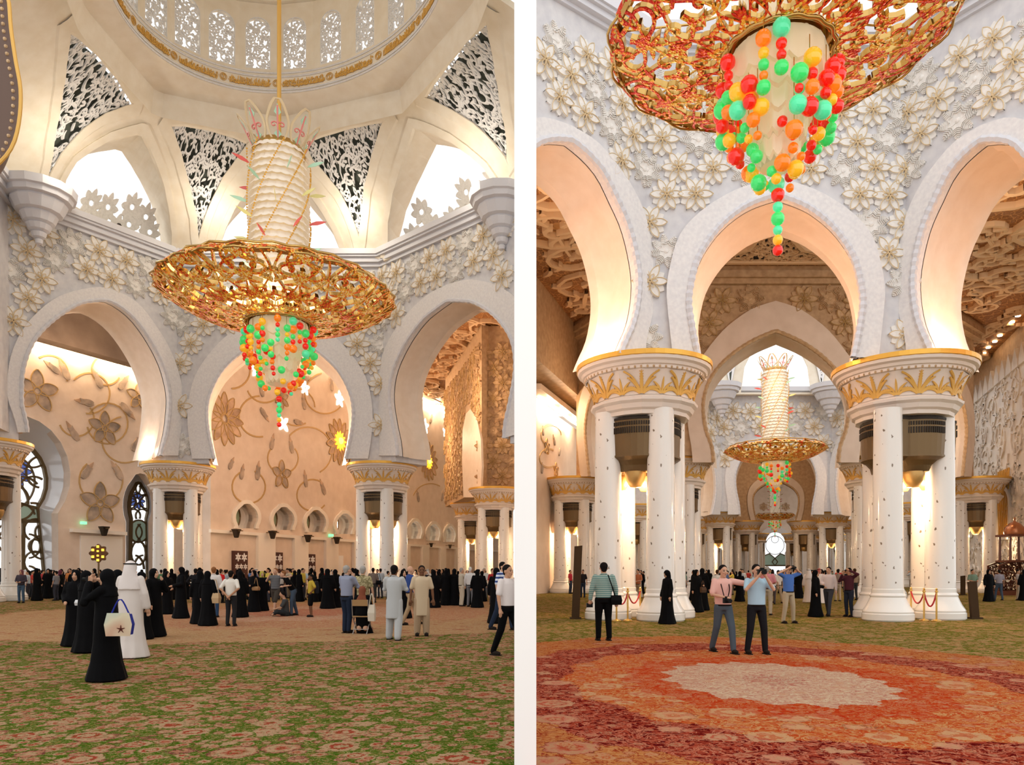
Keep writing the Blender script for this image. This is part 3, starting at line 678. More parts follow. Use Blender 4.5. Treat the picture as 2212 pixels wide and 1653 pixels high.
amin, amax = dome_hit(-60, 200)[0]-8, dome_hit(1111, 300)[0]+6
outer = [(amin+(amax-amin)*i/40, 21.5) for i in range(41)]+[(amax-(amax-amin)*i/40, DZ) for i in range(41)]
# subdivide through an interior point grid: tessellate bands for a curved shell
mb.prism_fine(outer, dmp, 0, .45, holes=list(latH.values())+list(lunH.values()))
shell = mk('dome_vault', mb, M['cream'], clip=CLIPL, kind='structure', label='cream vaulted zone with lace spandrels and bright arched openings')
for k, lp in lunH.items():          # deep reveals of the bright openings
    mb = MB(); n = len(lp); vs = [dmp(a, z, .3) for a, z in lp]+[dmp(a*.995, z, 2.6) for a, z in lp]
    mb.add(vs, [(i, (i+1) % n, n+(i+1) % n, n+i) for i in range(n)]); mk('window_reveal', mb, M['cream'], shell, clip=CLIPL)
    ms = MB(); ms.ribbon(lp+[lp[0]], .20, .16, lambda x, y, h: dmp(x, y, -h)); mk('rib', ms, M['cream'], shell, clip=CLIPL)
R0 = random.Random(7)
for k, lp in latH.items():
    mb = MB(); mb.prism_fine(lp, dmp, .75, .8); mk('spandrel_back', mb, M['dark'], shell, clip=CLIPL)  # backing sheet painted dark as the shade behind the lace
    mb = MB(); mb.ribbon(lp+[lp[0]], .13, .14, lambda x, y, h: dmp(x, y, .12-h))
    for pts, ws in arabesque(lp, .20, .62, .05, ord(k), 2600, 130): mb.ribbon(pts, ws, .12, lambda x, y, h: dmp(x, y, .22-h))
    mk('lattice_spandrel', mb, M['lattice'], shell, clip=CLIPL, label='carved white lace spandrel')
    ms = MB(); q = [(a, z) for a, z in lp]; ms.ribbon(q+[q[0]], .26, .10, lambda x, y, h: dmp(x, y, -h)); mk('rib', ms, M['cream'], shell, clip=CLIPL)
# ring soffit, fascia, drum with windows, dome
def circ(r, z, n=72, a0=0):
    return [(KL*(DY+r*math.cos(a))+DS+r*math.sin(a), DY+r*math.cos(a), z) for a in [a0+2*PI*i/n for i in range(n)]]
op = [(-8.9, 24), (-8.8, 33.4), (-6.56, 39.3), (0, 41.5), (6.3, 39.1), (8.6, 33.2), (8.7, 24)]
def ray_poly(a):
    dx, dy = math.sin(a), math.cos(a); best = 9.2
    for (x1, y1), (x2, y2) in zip(op, op[1:]):
        x1 -= DS; x2 -= DS; y1 -= DY; y2 -= DY; ex, ey = x2-x1, y2-y1; det = dx*-ey+dy*ex
        if abs(det) < 1e-9: continue
        t = (x1*-ey+y1*ex)/det; u = (dx*y1-dy*x1)/det
        if t > 0 and -.001 <= u <= 1.001: best = t
    return best
N = 96; vs = circ(DR, DZ, N); vo = []
for i in range(N):
    a = 2*PI*i/N; r = ray_poly(a) if math.cos(a) > -.7 else 9.2
    vo.append((KL*(DY+r*math.cos(a))+DS+r*math.sin(a), DY+r*math.cos(a), DZ-.35))
v3 = []
for i in range(N):
    a = 2*PI*i/N; r = (ray_poly(a) if math.cos(a) > -.7 else 9.2)+.25
    v3.append((KL*(DY+r*math.cos(a))+DS+r*math.sin(a), DY+r*math.cos(a), DZ-1.5))
mb = MB(); mb.add(vs+vo+v3, [(i, (i+1) % N, N+(i+1) % N, N+i) for i in range(N)]+[(N+i, N+(i+1) % N, 2*N+(i+1) % N, 2*N+i) for i in range(N)])
mk('dome_ring', mb, M['cream'], shell, smooth=.4, clip=CLIPL)
def ringwall(r0, z0, r1, z1, m, name, n=96):
    mb = MB(); mb.add(circ(r0, z0, n)+circ(r1, z1, n), [(i, (i+1) % n, n+(i+1) % n, n+i) for i in range(n)]); return mk(name, mb, m, shell, smooth=True)
ringwall(DR, DZ, DR, 28.55, M['cream'], 'calligraphy_fascia'); ringwall(DR, 28.55, DR+.25, 28.6, M['cream'], 'fascia_ledge')
for zz in (DZ+.06, DZ+.2, 28.3, 28.5):
    mb = MB(); c_ = circ(DR-.03, zz); mb.tube(c_+[c_[0]], .045, 5, False); mk('ring_moulding', mb, M['stone'], shell)
NW = 24; rw = DR+.25
for i in range(NW):
    a = 2*PI*(i+.5)/NW+.0; a1, a2 = a-PI/NW, a+PI/NW
    A = Vector((KL*(DY+rw*math.cos(a1))+DS+rw*math.sin(a1), DY+rw*math.cos(a1), 0)); B = Vector((KL*(DY+rw*math.cos(a2))+DS+rw*math.sin(a2), DY+rw*math.cos(a2), 0))
    cc = Vector((KL*DY+DS, DY, 0)); pl = Plane(A, B, KL, out=((A+B)/2-cc).normalized()); hw = .66; um = pl.L/2
    hole = [(um+hw, 28.85), (um+hw, 31.0)]+[(um+hw*math.cos(t), 31.0+hw*math.sin(t)) for t in [PI*j/10 for j in range(1, 10)]]+[(um-hw, 31.0), (um-hw, 28.85)]
    mb = MB(); mb.prism([(0, 28.55), (pl.L, 28.55), (pl.L, 32.4), (0, 32.4)], pl.mp, 0, .3, holes=[hole])
    o = mk('drum_panel', mb, M['cream'], shell)
    if math.cos(a) > -.35:
        mb = MB(); mb.ribbon(hole+[hole[0]], .05, .05, lambda x, y, h: pl.mp(x, y, .06-h))
        for pts, ws in arabesque(hole, .07, .3, .05, 40, 900, 60): mb.ribbon(pts, ws, .06, lambda x, y, h: pl.mp(x, y, .1-h))
        mk('window_lattice', mb, M['lattice'], o)
prof = [(DR+.3, 32.4), (DR+.05, 32.45), (DR-.05, 32.9)]+[((DR-.1)*math.cos(t), 32.9+DR*.95*math.sin(t)) for t in [PI/2*j/12 for j in range(13)]]
mb = MB(); n = 72; rr = [circ(max(r, .01), z, n) for r, z in prof]
mb.add([p for r in rr for p in r], [(i*n+j, i*n+(j+1) % n, (i+1)*n+(j+1) % n, (i+1)*n+j) for i in range(len(rr)-1) for j in range(n)])
mk('dome', mb, M['cream'], shell, smooth=.7)
mb = MB()
band = [(x*.5, 0) for x in range(0)]
for i in range(40):
    a = 2*PI*i/40
    for sgn in (-1, 1):
        pts, ws = leaf(0, 0, PI/2+sgn*.3, .9, .09, sgn*.8)
        mb.ribbon(pts, ws, .05, lambda x, y, h: Vector((KL*(DY+(DR-.12-h-y*y*.1)*math.cos(a+x/DR))+DS+(DR-.12-h-y*y*.1)*math.sin(a+x/DR), DY+(DR-.12-h-y*y*.1)*math.cos(a+x/DR), 33.0+y)))
mk('dome_ornament', mb, M['goldpaint'], shell)
# gold calligraphy: panels of upright strokes and curls, with round medallions between
R = random.Random(3)
for i in range(16):
    am = 2*PI*(i+.5)/16; mpf = lambda x, y, h: Vector((KL*(DY+(DR-.02-h)*math.cos(am+x/DR))+DS+(DR-.02-h)*math.sin(am+x/DR), DY+(DR-.02-h)*math.cos(am+x/DR), 27.72+y))
    if math.cos(am) < -.2: continue
    mb = MB(); x = -1.1
    while x < 1.1:
        hgt = R.uniform(.22, .46); mb.ribbon([(x, .04), (x+R.uniform(-.03, .03), hgt/2), (x, hgt)], [.018, .014, .024], .03, mpf)
        if R.random() < .7: mb.ribbon(*spiral(x+.05, R.uniform(.06, .36), R.uniform(.04, .09), R.uniform(0, 6), .9, 1, .018, 8), .03, mpf)
        if R.random() < .55: mb.ribbon([(x-.08, .05+R.random()*.2), (x, .02+R.random()*.1), (x+.1, .08+R.random()*.25)], [.008, .02, .012], .03, mpf)
        x += R.uniform(.045, .075)
    mk('calligraphy_panel', mb, M['goldpaint'], shell, label='gold calligraphy panel')
    mb = MB(); a0 = am; xs = PI*DR/16; 
    for r in (.17, .11): mb.ribbon([(xs+r*math.cos(t)*1.15, .24+r*1.1*math.sin(t)) for t in [2*PI*j/16 for j in range(17)]], .014, .03, mpf)
    mb.ribbon([(xs, .1), (xs, .38)], [.02, .02], .03, mpf); mk('gold_roundel', mb, M['goldpaint'], shell)
# flower screens standing in the bright openings
def screen_flower(mb, mp, cx, cy, r, n=8):
    for j in range(n):
        a = 2*PI*j/n; mb.ribbon(*leaf(cx+r*.22*math.cos(a), cy+r*.22*math.sin(a), a, r*.78, r*.25, 0), .08, mp)
    mb.ribbon([(cx+r*.3*math.cos(t), cy+r*.3*math.sin(t)) for t in [2*PI*j/10 for j in range(11)]], r*.08, .1, mp)
for pts_ in ([(330, 520), (286, 505), (316, 545), (262, 510), (225, 500), (205, 462), (290, 470), (240, 470), (320, 490)], [(884, 528), (925, 508), (970, 495), (1000, 470), (905, 480), (1000, 440), (1040, 445), (1060, 415)]):
    for (x, y) in pts_:
        mb = MB(); a, z = dome_hit(x, y+14); screen_flower(mb, lambda u, v, h: dmp(a+u, z+v+1.15, 1.5-h), 0, 0, .62); mk('screen_flower', mb, M['relief'], shell)
# upper tier seen beside the near chandelier in the right hall
UR = MB()
for sg in (-1, 1):
    for s_, r_ in ((.55, .28),):
        pass
# ================================================================ RELIEF FLOWERS ON THE WALLS
def flowerA(r):   # lotus with looping gold outlines
    mb = MB(); mp = lambda x, y, h: Vector((x, -h, y))
    for j in range(6):
        a = 2*PI*(j+.5)/6; mb.ribbon(*leaf(.12*r*math.cos(a), .12*r*math.sin(a), a, r*.86, r*.30, 0, 6), .05, mp)
    for j in range(6):
        a = 2*PI*j/6; mb.ribbon(*leaf(.08*r*math.cos(a), .08*r*math.sin(a), a, r*.95, r*.27, 0, 6), .09, mp)
    mb2 = MB()
    for j in range(6):
        a = 2*PI*j/6
        for s in (-1, 1):
            pts = [(r*.05*math.cos(a), r*.05*math.sin(a)), (r*.45*math.cos(a+s*.45), r*.45*math.sin(a+s*.45)), (r*.8*math.cos(a+s*.22), r*.8*math.sin(a+s*.22)), (r*1.04*math.cos(a), r*1.04*math.sin(a))]
            mb2.tube([mp(x, y, .13) for x, y in smoothcurve(pts, 8)], .020*r+.004, 4, False)
            pts = [(r*.04*math.cos(a), r*.04*math.sin(a)), (r*.3*math.cos(a+s*.35), r*.3*math.sin(a+s*.35)), (r*.44*math.cos(a), r*.44*math.sin(a))]
            mb2.tube([mp(x, y, .17) for x, y in smoothcurve(pts, 5)], .018*r+.004, 4, False)
    return mb, mb2
def flowerB(r):   # feathered rosette
    mb = MB(); mp = lambda x, y, h: Vector((x, -h, y))
    for j in range(8):
        a = 2*PI*j/8+.2; q = Vector((math.cos(a), math.sin(a))); nrm = Vector((-q.y, q.x))
        mb.ribbon(*leaf(.1*r*q.x, .1*r*q.y, a, r*.92, r*.25, 0, 6), .05, mp)
        for i in range(3, 9):
            t = i/9; w_ = r*.24*max(0, math.sin(PI*min(1, .12+t*.88)))**.7
            for s in (-1, 1):
                b = q*(r*(.08+.9*t)); e = b+nrm*s*w_*.95+q*.08*r
                mb.ribbon([tuple(b), tuple(e)], .011*r+.003, .085, mp)
    mb.ball((0, -.05, 0), r*.16, 8, 5, 1, .5, 1)
    return mb
flA, flA2 = flowerA(.6); meA = flA.mesh('relief_flower', [M['relief']]); meA2 = flA2.mesh('gold_outline', [M['reliefgold']])
meB = flowerB(.62).mesh('relief_rosette', [M['relief']])
def scatter_flowers(wallobj, pl, arches, u0, u1, z0, z1, size, seed, xlim=None, tanned=False, prob=.5):
    R = random.Random(seed); st = size*1.88; row = 0; z = z0
    a_, b_ = (meA, meA2) if not tanned else (meAt, meA2t)
    while z < z1:
        u = u0+(row % 2)*st*.5; i = 0
        while u < u1:
            ok = True; pp = (u, z)
            for a in arches:
                poly = a.O+[(a.O[-1][0], 4), (a.O[0][0], 4)]
                if inside(pp, poly) or edgedist(pp, poly) < size*.42: ok = False
            w_ = pl.mp(u, z, 0)
            if xlim and (w_.x-xlim[0])*xlim[1] > 0: ok = False
            if ok:
                A = (i+row*2) % 3 != 0; k = size*R.uniform(.93, 1.05)/.6
                q = pl.mp(u+R.uniform(-.08, .08), z+R.uniform(-.08, .08), -.0)
                o = put('relief_flower' if A else 'relief_rosette', a_ if A else (meB if not tanned else meBt), wallobj, q, pl_ang(pl)); o.scale = (k, k, k)
                o.rotation_euler = (0, R.uniform(0, 1) if not A else 0, o.rotation_euler[2]); 
                if A: put('gold_outline', b_, o)
            u += st; i += 1
        z += st*.87; row += 1
def pl_ang(pl):
    # local +x along e, local -y pointing into the hall (against n)
    e = pl.e.copy(); 
    if e.x*pl.n.y-e.y*pl.n.x < 0: e = -e
    return math.atan2(e.y, e.x)
meAt = flA.mesh('relief_flower', [M['tanrelief']]); meA2t = flA2.mesh('gold_outline', [M['stemgold']]); meBt = flowerB(.62).mesh('relief_rosette', [M['tanrelief']])
scatter_flowers(wLF, LFp, [aLF], .2, LFp.L, 9.6, 20.6, .80, 1, (-.8, 1))
scatter_flowers(wLL, LLp, [aLL], -.2, LLp.L, 9.8, 20.6, .80, 2)
scatter_flowers(wLR, LRp, [aLR], .2, 2*aLR.ua+1, 9.8, 20.6, .80, 3, (-.8, 1))
scatter_flowers(wRF, RFp, [aRF], .05, RFp.L, 9.3, 18.2, .56, 4)
scatter_flowers(wRL, RLp, [aRL], .1, 2*aRL.ua+1, 9.2, 18.2, .56, 5, (.5, -1))
scatter_flowers(wRR, RRp, [aRR], .1, 2*aRR.ua+1, 9.2, 18.2, .56, 6)
scatter_flowers(wT2, T2, [aT2], .2, T2.L, 9.4, 18.3, .85, 7, (.5, -1), True)
scatter_flowers(wO2, O2, [aO2], .4, O2.L, 11, 21, 1.1, 8)
scatter_flowers(TBw, TB, [type('A', (), {'O': TBq})], .6, TB.L, 9.6, 21, .8, 9, (-.8, 1), True)
scatter_flowers(TCw, TC, [], .4, TC.L, 9.6, 21, .8, 10, (-.8, 1), True)
for nm_, sg in (('wall_left.003', -1), ('wall_right.002', 1)):
    pl = Plane(H(sg*6.4, 85, KR), H(sg*15, 76.4, KR), KR); scatter_flowers(bpy.data.objects[nm_], pl, [], .8, 3.4, 15.5, 21, 1.1, 12)

# ================================================================ COLUMN CLUSTERS
def inlay_mat():
    m = mat('inlaid_marble', (.8, .77, .72), .14, 0, .6); n, l, b = nodes(m)
    tc = n.new('ShaderNodeTexCoord'); vo = n.new('ShaderNodeTexVoronoi'); vo.inputs['Scale'].default_value = 3.7; mp = n.new('ShaderNodeMapping'); mp.inputs['Scale'].default_value = (1, 1, .8)
    nz = n.new('ShaderNodeTexNoise'); nz.inputs['Scale'].default_value = 16; vm = n.new('ShaderNodeVectorMath'); vm.operation = 'MULTIPLY_ADD'; vm.inputs[1].default_value = (.09, .09, .09)
    l.new(tc.outputs['Object'], mp.inputs[0]); l.new(mp.outputs[0], nz.inputs['Vector']); l.new(nz.outputs['Color'], vm.inputs[0]); l.new(mp.outputs[0], vm.inputs[2]); l.new(vm.outputs[0], vo.inputs['Vector'])
    cr = n.new('ShaderNodeValToRGB'); l.new(vo.outputs['Distance'], cr.inputs[0]); e = cr.color_ramp.elements
    e[0].position = .115; e[0].color = (.20, .14, .09, 1); e[1].position = .15; e[1].color = (.80, .76, .71, 1)
    l.new(cr.outputs[0], b.inputs['Base Color']); return m
M['inlay'] = inlay_mat()
def shaft_mesh():
    mb = MB(); mb.lathe([(.76, 0), (.79, .04), (.79, .22), (.76, .25), (.77, .30), (.74, .36), (.66, .48), (.59, .62), (.55, .72), (.53, .76), (.55, .82), (.52, .87), (.49, .90), (.49, 1.02), (.465, 1.05)], 28); b = mb.mesh('column_base', [M['marble']], .6)
    mb = MB(); mb.lathe([(.47, 1.0), (.455, 3), (.43, 6.9)], 28); s = mb.mesh('column_shaft', [M['inlay']], .6); return s, b
def bell_r(z): t = (z-7.30)/(8.05-7.30); return 1.66+.30*t**1.5
def cap_meshes():
    out = {}
    mb = MB(); n = 16
    mb.lathe([(.9, 6.72), (1.52, 6.72), (1.54, 6.84), (1.64, 6.9), (1.70, 7.04), (1.80, 7.12), (1.82, 7.2), (1.70, 7.26), (1.64, 7.3)], n, rot=PI/n); out['capital_neck'] = mb.mesh('capital_neck', [M['capital']])
    mb = MB(); mb.lathe([(bell_r(7.3+.75*i/6), 7.3+.75*i/6) for i in range(7)], n, rot=PI/n); out['capital_bell'] = mb.mesh('capital_bell', [M['capital']])
    mb = MB(); mb.lathe([(1.96, 8.05), (2.02, 8.07), (2.03, 8.16), (2.10, 8.18), (2.14, 8.27), (2.24, 8.32), (2.27, 8.42), (0, 8.43)], 40); out['capital_rim'] = mb.mesh('capital_rim', [M['capital']])
    mb = MB(); mb.lathe([(2.24, 8.40), (2.30, 8.43), (2.30, 8.58), (2.0, 8.60), (0, 8.61)], 48); out['gold_rim'] = mb.mesh('gold_rim', [M['gold']])
    mb = MB()
    for i in range(64):
        a = 2*PI*i/64; mb.ball((2.0*math.cos(a), 2.0*math.sin(a), 8.10), .05, 5, 4)
    out['bead_course'] = mb.mesh('bead_course', [M['tanrelief']])
    def mpf(x, y, h): z = 7.32+y; r = (bell_r(z)*math.cos(PI/n)+.02)+h; a = x/1.75-PI/2; return Vector((r*math.cos(a), r*math.sin(a), z))
    for nm, k in (('palm_relief', 1), ('small_palm_relief', .72)):
        mb = MB()
        for j in range(-2, 3):
            L = (.70-.05*abs(j))*k; bend = -j*.42
            a = PI/2-j*.30; p, w_ = leaf(j*.03, .0, a, L, .052*k, bend*.9, 9); mb.ribbon(p, w_, .035, mpf)
            if k == 1:
                for (x, y) in p[2:-1]:
                    for s in (-1, 1):
                        aa = a+bend*.5+s*.9; mb.ribbon([(x, y), (x+.075*math.cos(aa), y+.075*math.sin(aa))], .011, .02, mpf)
        if k == 1:
            for s in (-1, 1):
                pts = smoothcurve([(s*.06, 0), (s*.13, .25), (s*.30, .52), (s*.52, .68)], 10); mb.ribbon(pts, [.03]*10, .03, mpf)
        out[nm] = mb.mesh(nm, [M['goldpaint']])
    return out
CAP = cap_meshes(); SH, BS = shaft_mesh()
def grille_meshes():
    mb = MB(); out = []
    # barrel body 0.78 half width, bulging outward (-y), z 5.35..6.66
    def ring(hw, bul, z, n=10, back=.42): 
        r = [Vector((hw*math.sin(t)/math.sin(1.0), -bul*(math.cos(t)-math.cos(1.0))/(1-math.cos(1.0)), z)) for t in [-1+2*i/n for i in range(n+1)]]
        return r+[Vector((hw, back, z)), Vector((-hw, back, z))]
    mb.rings([ring(.89, .40, 5.42), ring(.93, .42, 6.1), ring(.94, .42, 6.60)]); b = mb.mesh('grille_drum', [M['bronze']])
    mb = MB(); mb.rings([ring(.96, .44, 6.58), ring(.96, .44, 6.66)]); rim = mb.mesh('grille_rim', [M['bronzedark']])
    mb = MB(); mb.rings([ring(.92, .43, 5.44), ring(.92, .43, 5.38), ring(.70, .26, 5.28), ring(.52, .14, 5.12), ring(.44, .06, 4.92)]); fn = mb.mesh('grille_funnel', [M['bronze']])
    mb = MB()
    for zz, hh in ((6.46, .12), (6.24, .2)):
        for i in range(26):
            t = -.9+1.8*i/25; bx = .945*math.sin(t)/math.sin(1.0); by = -.43*(math.cos(t)-math.cos(1.0))/(1-math.cos(1.0))-.005
            mb.box((bx, by, zz), (.045, .03, hh), math.atan2(math.sin(t)*.5, 1))
    sl = mb.mesh('grille_slots', [M['bronzedark']])
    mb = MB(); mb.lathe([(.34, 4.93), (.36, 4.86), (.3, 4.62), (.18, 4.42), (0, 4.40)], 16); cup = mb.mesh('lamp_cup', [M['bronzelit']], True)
    mb = MB(); mb.ball((.22, -.05, 4.90), .05); mb.ball((-.22, -.05, 4.90), .05); lp = mb.mesh('lamp_bulb', [M['lamp']], True)
    return b, rim, fn, sl, cup, lp
GR = grille_meshes()
def cluster(cx, cy, offs, ang, label, k=1, capoff=(0, 0), near=True, clip=None):
    t = empty('column_cluster', (cx, cy, 0), label=label, cat='column')
    sh = []
    for (dx, dy) in offs:
        s = put('column_shaft', SH, t, (dx, dy, 0)); put('column_base', BS, t, (dx, dy, 0))
    c = put('capital', CAP['capital_bell'], t, (capoff[0], capoff[1], 0), ang)
    for nm in ('capital_neck', 'capital_rim', 'gold_rim')+(('bead_course',) if near else ()): put(nm, CAP[nm], c)
    for i in range(16): put('palm_relief' if i % 2 else 'small_palm_relief', CAP['palm_relief' if i % 2 else 'small_palm_relief'], c, rz=2*PI*(i+.5)/16)
    n = len(offs)
    for _o in c.children:
        if _o.name.startswith('bead_course'): _o['kind'] = 'stuff'
    for i in range(n):
        a, b = Vector(offs[i]), Vector(offs[(i+1) % n]); m_ = (a+b)/2; d = m_.normalized(); rz = math.atan2(d.y, d.x)+PI/2
        g = put('vent_grille', GR[0], t, (m_.x*1.02, m_.y*1.02, 0), rz)
        for me in (GR[1], GR[2])+((GR[3],) if near else ()): put(me.name.split('.')[0], me, g)
        cu = put('lamp_cup', GR[4], t, (m_.x*.80, m_.y*.80, 0), rz); put('lamp_bulb', GR[5], cu)
    return t
def sq(ang, r=1.26):
    return [(r*math.cos(math.radians(ang+90*i)), r*math.sin(math.radians(ang+90*i))) for i in range(4)]
oL4 = [(-1.17, -.47), (.47, -1.17), (1.17, .47), (-.47, 1.17)]
oR4 = [(-1.25, -1.17), (.85, -.47), (1.23, 1.17), (-.85, .47)]
cluster(3.97, 25.4, oL4, 0, 'four joined inlaid columns with gold palm capital, on the partition side of the red medallion', capoff=(.10, 0))
cluster(13.12, 25.4, oR4, 0, 'four joined inlaid columns with gold palm capital, on the pulpit side of the red medallion', capoff=(-.15, 0))
def clus_px(px, Y, ang, label, near=True):
    p = P(px, 0, Y); return cluster(p.x, p.y, sq(ang), math.radians(ang), label, near=near)
c1 = clus_px(385, 48.7, 60, 'marble column cluster between the arch with the round window and the middle arch')
c2 = clus_px(825, 48.7, 25, 'marble column cluster between the niche wall arch and the gold ceiling arch')
clus_px(-36, 39.8, 45, 'marble column cluster cut by the frame edge beside the round window')
clus_px(1020, 76, 40, 'smaller column cluster under the tan recess, seen through the arch by the partition')
p_ = P(1090, 0, 62.6)
cluster(p_.x-.75, p_.y, sq(35), 0, 'column cluster touching the partition, seen through the arch by the partition')
clus_px(1461, 46.6, 20, 'column cluster carrying the tan arch, just behind the near cluster by the partition')
clus_px(1891, 46.6, 25, 'column cluster carrying the tan arch, just behind the near cluster by the pulpit')
clus_px(1240, 56, 30, 'column cluster behind the dark wooden board near the partition')
clus_px(2108, 56, 15, 'column cluster between the near cluster and the carved pulpit')
q = [(1555, 88, 'column cluster below the second chandelier on its partition side'), (1796, 88, 'column cluster below the second chandelier on its pulpit side')]
for px, Y, lb in q: clus_px(px, Y, 20, lb, False)
far = [(1613, 103), (1738, 103), (1500, 101), (1852, 101), (1634, 136), (1716, 136), (1575, 130), (1775, 130), (1540, 140), (1810, 140), (1215, 92), (1380, 78), (1975, 76)]
fc = []
for i, (px, Y) in enumerate(far):
    if i == 0: o = clus_px(px, Y, 15, 'distant column cluster in the rows around the far window', False); f0 = o
    else:
        p = P(px, 0, Y); o = dup(f0, loc=(p.x, p.y, 0))
    o['group'] = 'distant column clusters of the far aisles'

# ================================================================ CHANDELIERS
def crystal_mat(sh=0):
    m = mat('sparkling_crystal_gold', (.8, .5, .1), .25, .45, .8); n, l, b = nodes(m)
    tc = n.new('ShaderNodeTexCoord'); vo = n.new('ShaderNodeTexVoronoi'); vo.inputs['Scale'].default_value = 22; nz = n.new('ShaderNodeTexNoise'); nz.inputs['Scale'].default_value = 1.7; nz.inputs['Detail'].default_value = 3
    l.new(tc.outputs['Object'], vo.inputs['Vector']); l.new(tc.outputs['Object'], nz.inputs['Vector'])
    sp = n.new('ShaderNodeSeparateColor'); l.new(vo.outputs['Color'], sp.inputs[0]); ad = n.new('ShaderNodeMath'); ad.operation = 'MULTIPLY_ADD'
    l.new(sp.outputs[0], ad.inputs[0]); ad.inputs[1].default_value = .34; l.new(nz.outputs['Fac'], ad.inputs[2])
    cr = n.new('ShaderNodeValToRGB'); l.new(ad.outputs[0], cr.inputs[0]); e = cr.color_ramp.elements
    st = [(.46, (.55, .015, .003)), (.58, (.80, .10, .01)), (.66, (.80, .33, .02)), (.76, (.85, .52, .05)), (.86, (.95, .80, .42)), (.92, (.60, .20, .03))]
    while len(e) < len(st): e.new(.5)
    for i, (p, c) in enumerate(st): e[i].position = p+sh; e[i].color = (*c, 1)
    l.new(cr.outputs[0], b.inputs['Base Color']); l.new(cr.outputs[0], b.inputs['Emission Color']); b.inputs['Emission Strength'].default_value = .16
    bp = n.new('ShaderNodeBump'); bp.inputs['Strength'].default_value = .8; bp.inputs['Distance'].default_value = .02; l.new(vo.outputs['Distance'], bp.inputs['Height']); l.new(bp.outputs[0], b.inputs['Normal'])
    return m
M['crystalgold'] = crystal_mat(); M['crystalred'] = crystal_mat(.07)
M['goldside'] = mat('polished_gold', (.62, .40, .13), .22, .85)
M['glass'] = mat('frosted_crystal', (.78, .71, .62), .12, 0, .9, emit=(1, .85, .66), es=.13)
M['tier'] = mat('lit_crystal_tier', (.62, .50, .34), .3, 0, .8, emit=(1, .78, .45), es=.2)
BC = {'red': (.85, .012, .006), 'green': (.04, .75, .16), 'orange': (.95, .22, .01), 'amber': (.95, .50, .02), 'aqua': (.08, .80, .38)}
for k, c in BC.items(): M['bead_'+k] = mat('bead_'+k, c, .10, 0, .8, emit=c, es=.22)
M['featherred'] = mat('red_glass_leaf', (.75, .12, .10), .2); M['feathergreen'] = mat('green_glass_leaf', (.45, .72, .52), .2); M['featheryellow'] = mat('yellow_glass_leaf', (.80, .74, .30), .2)
M['pinkline'] = mat('pink_enamel', (.75, .25, .22), .3)
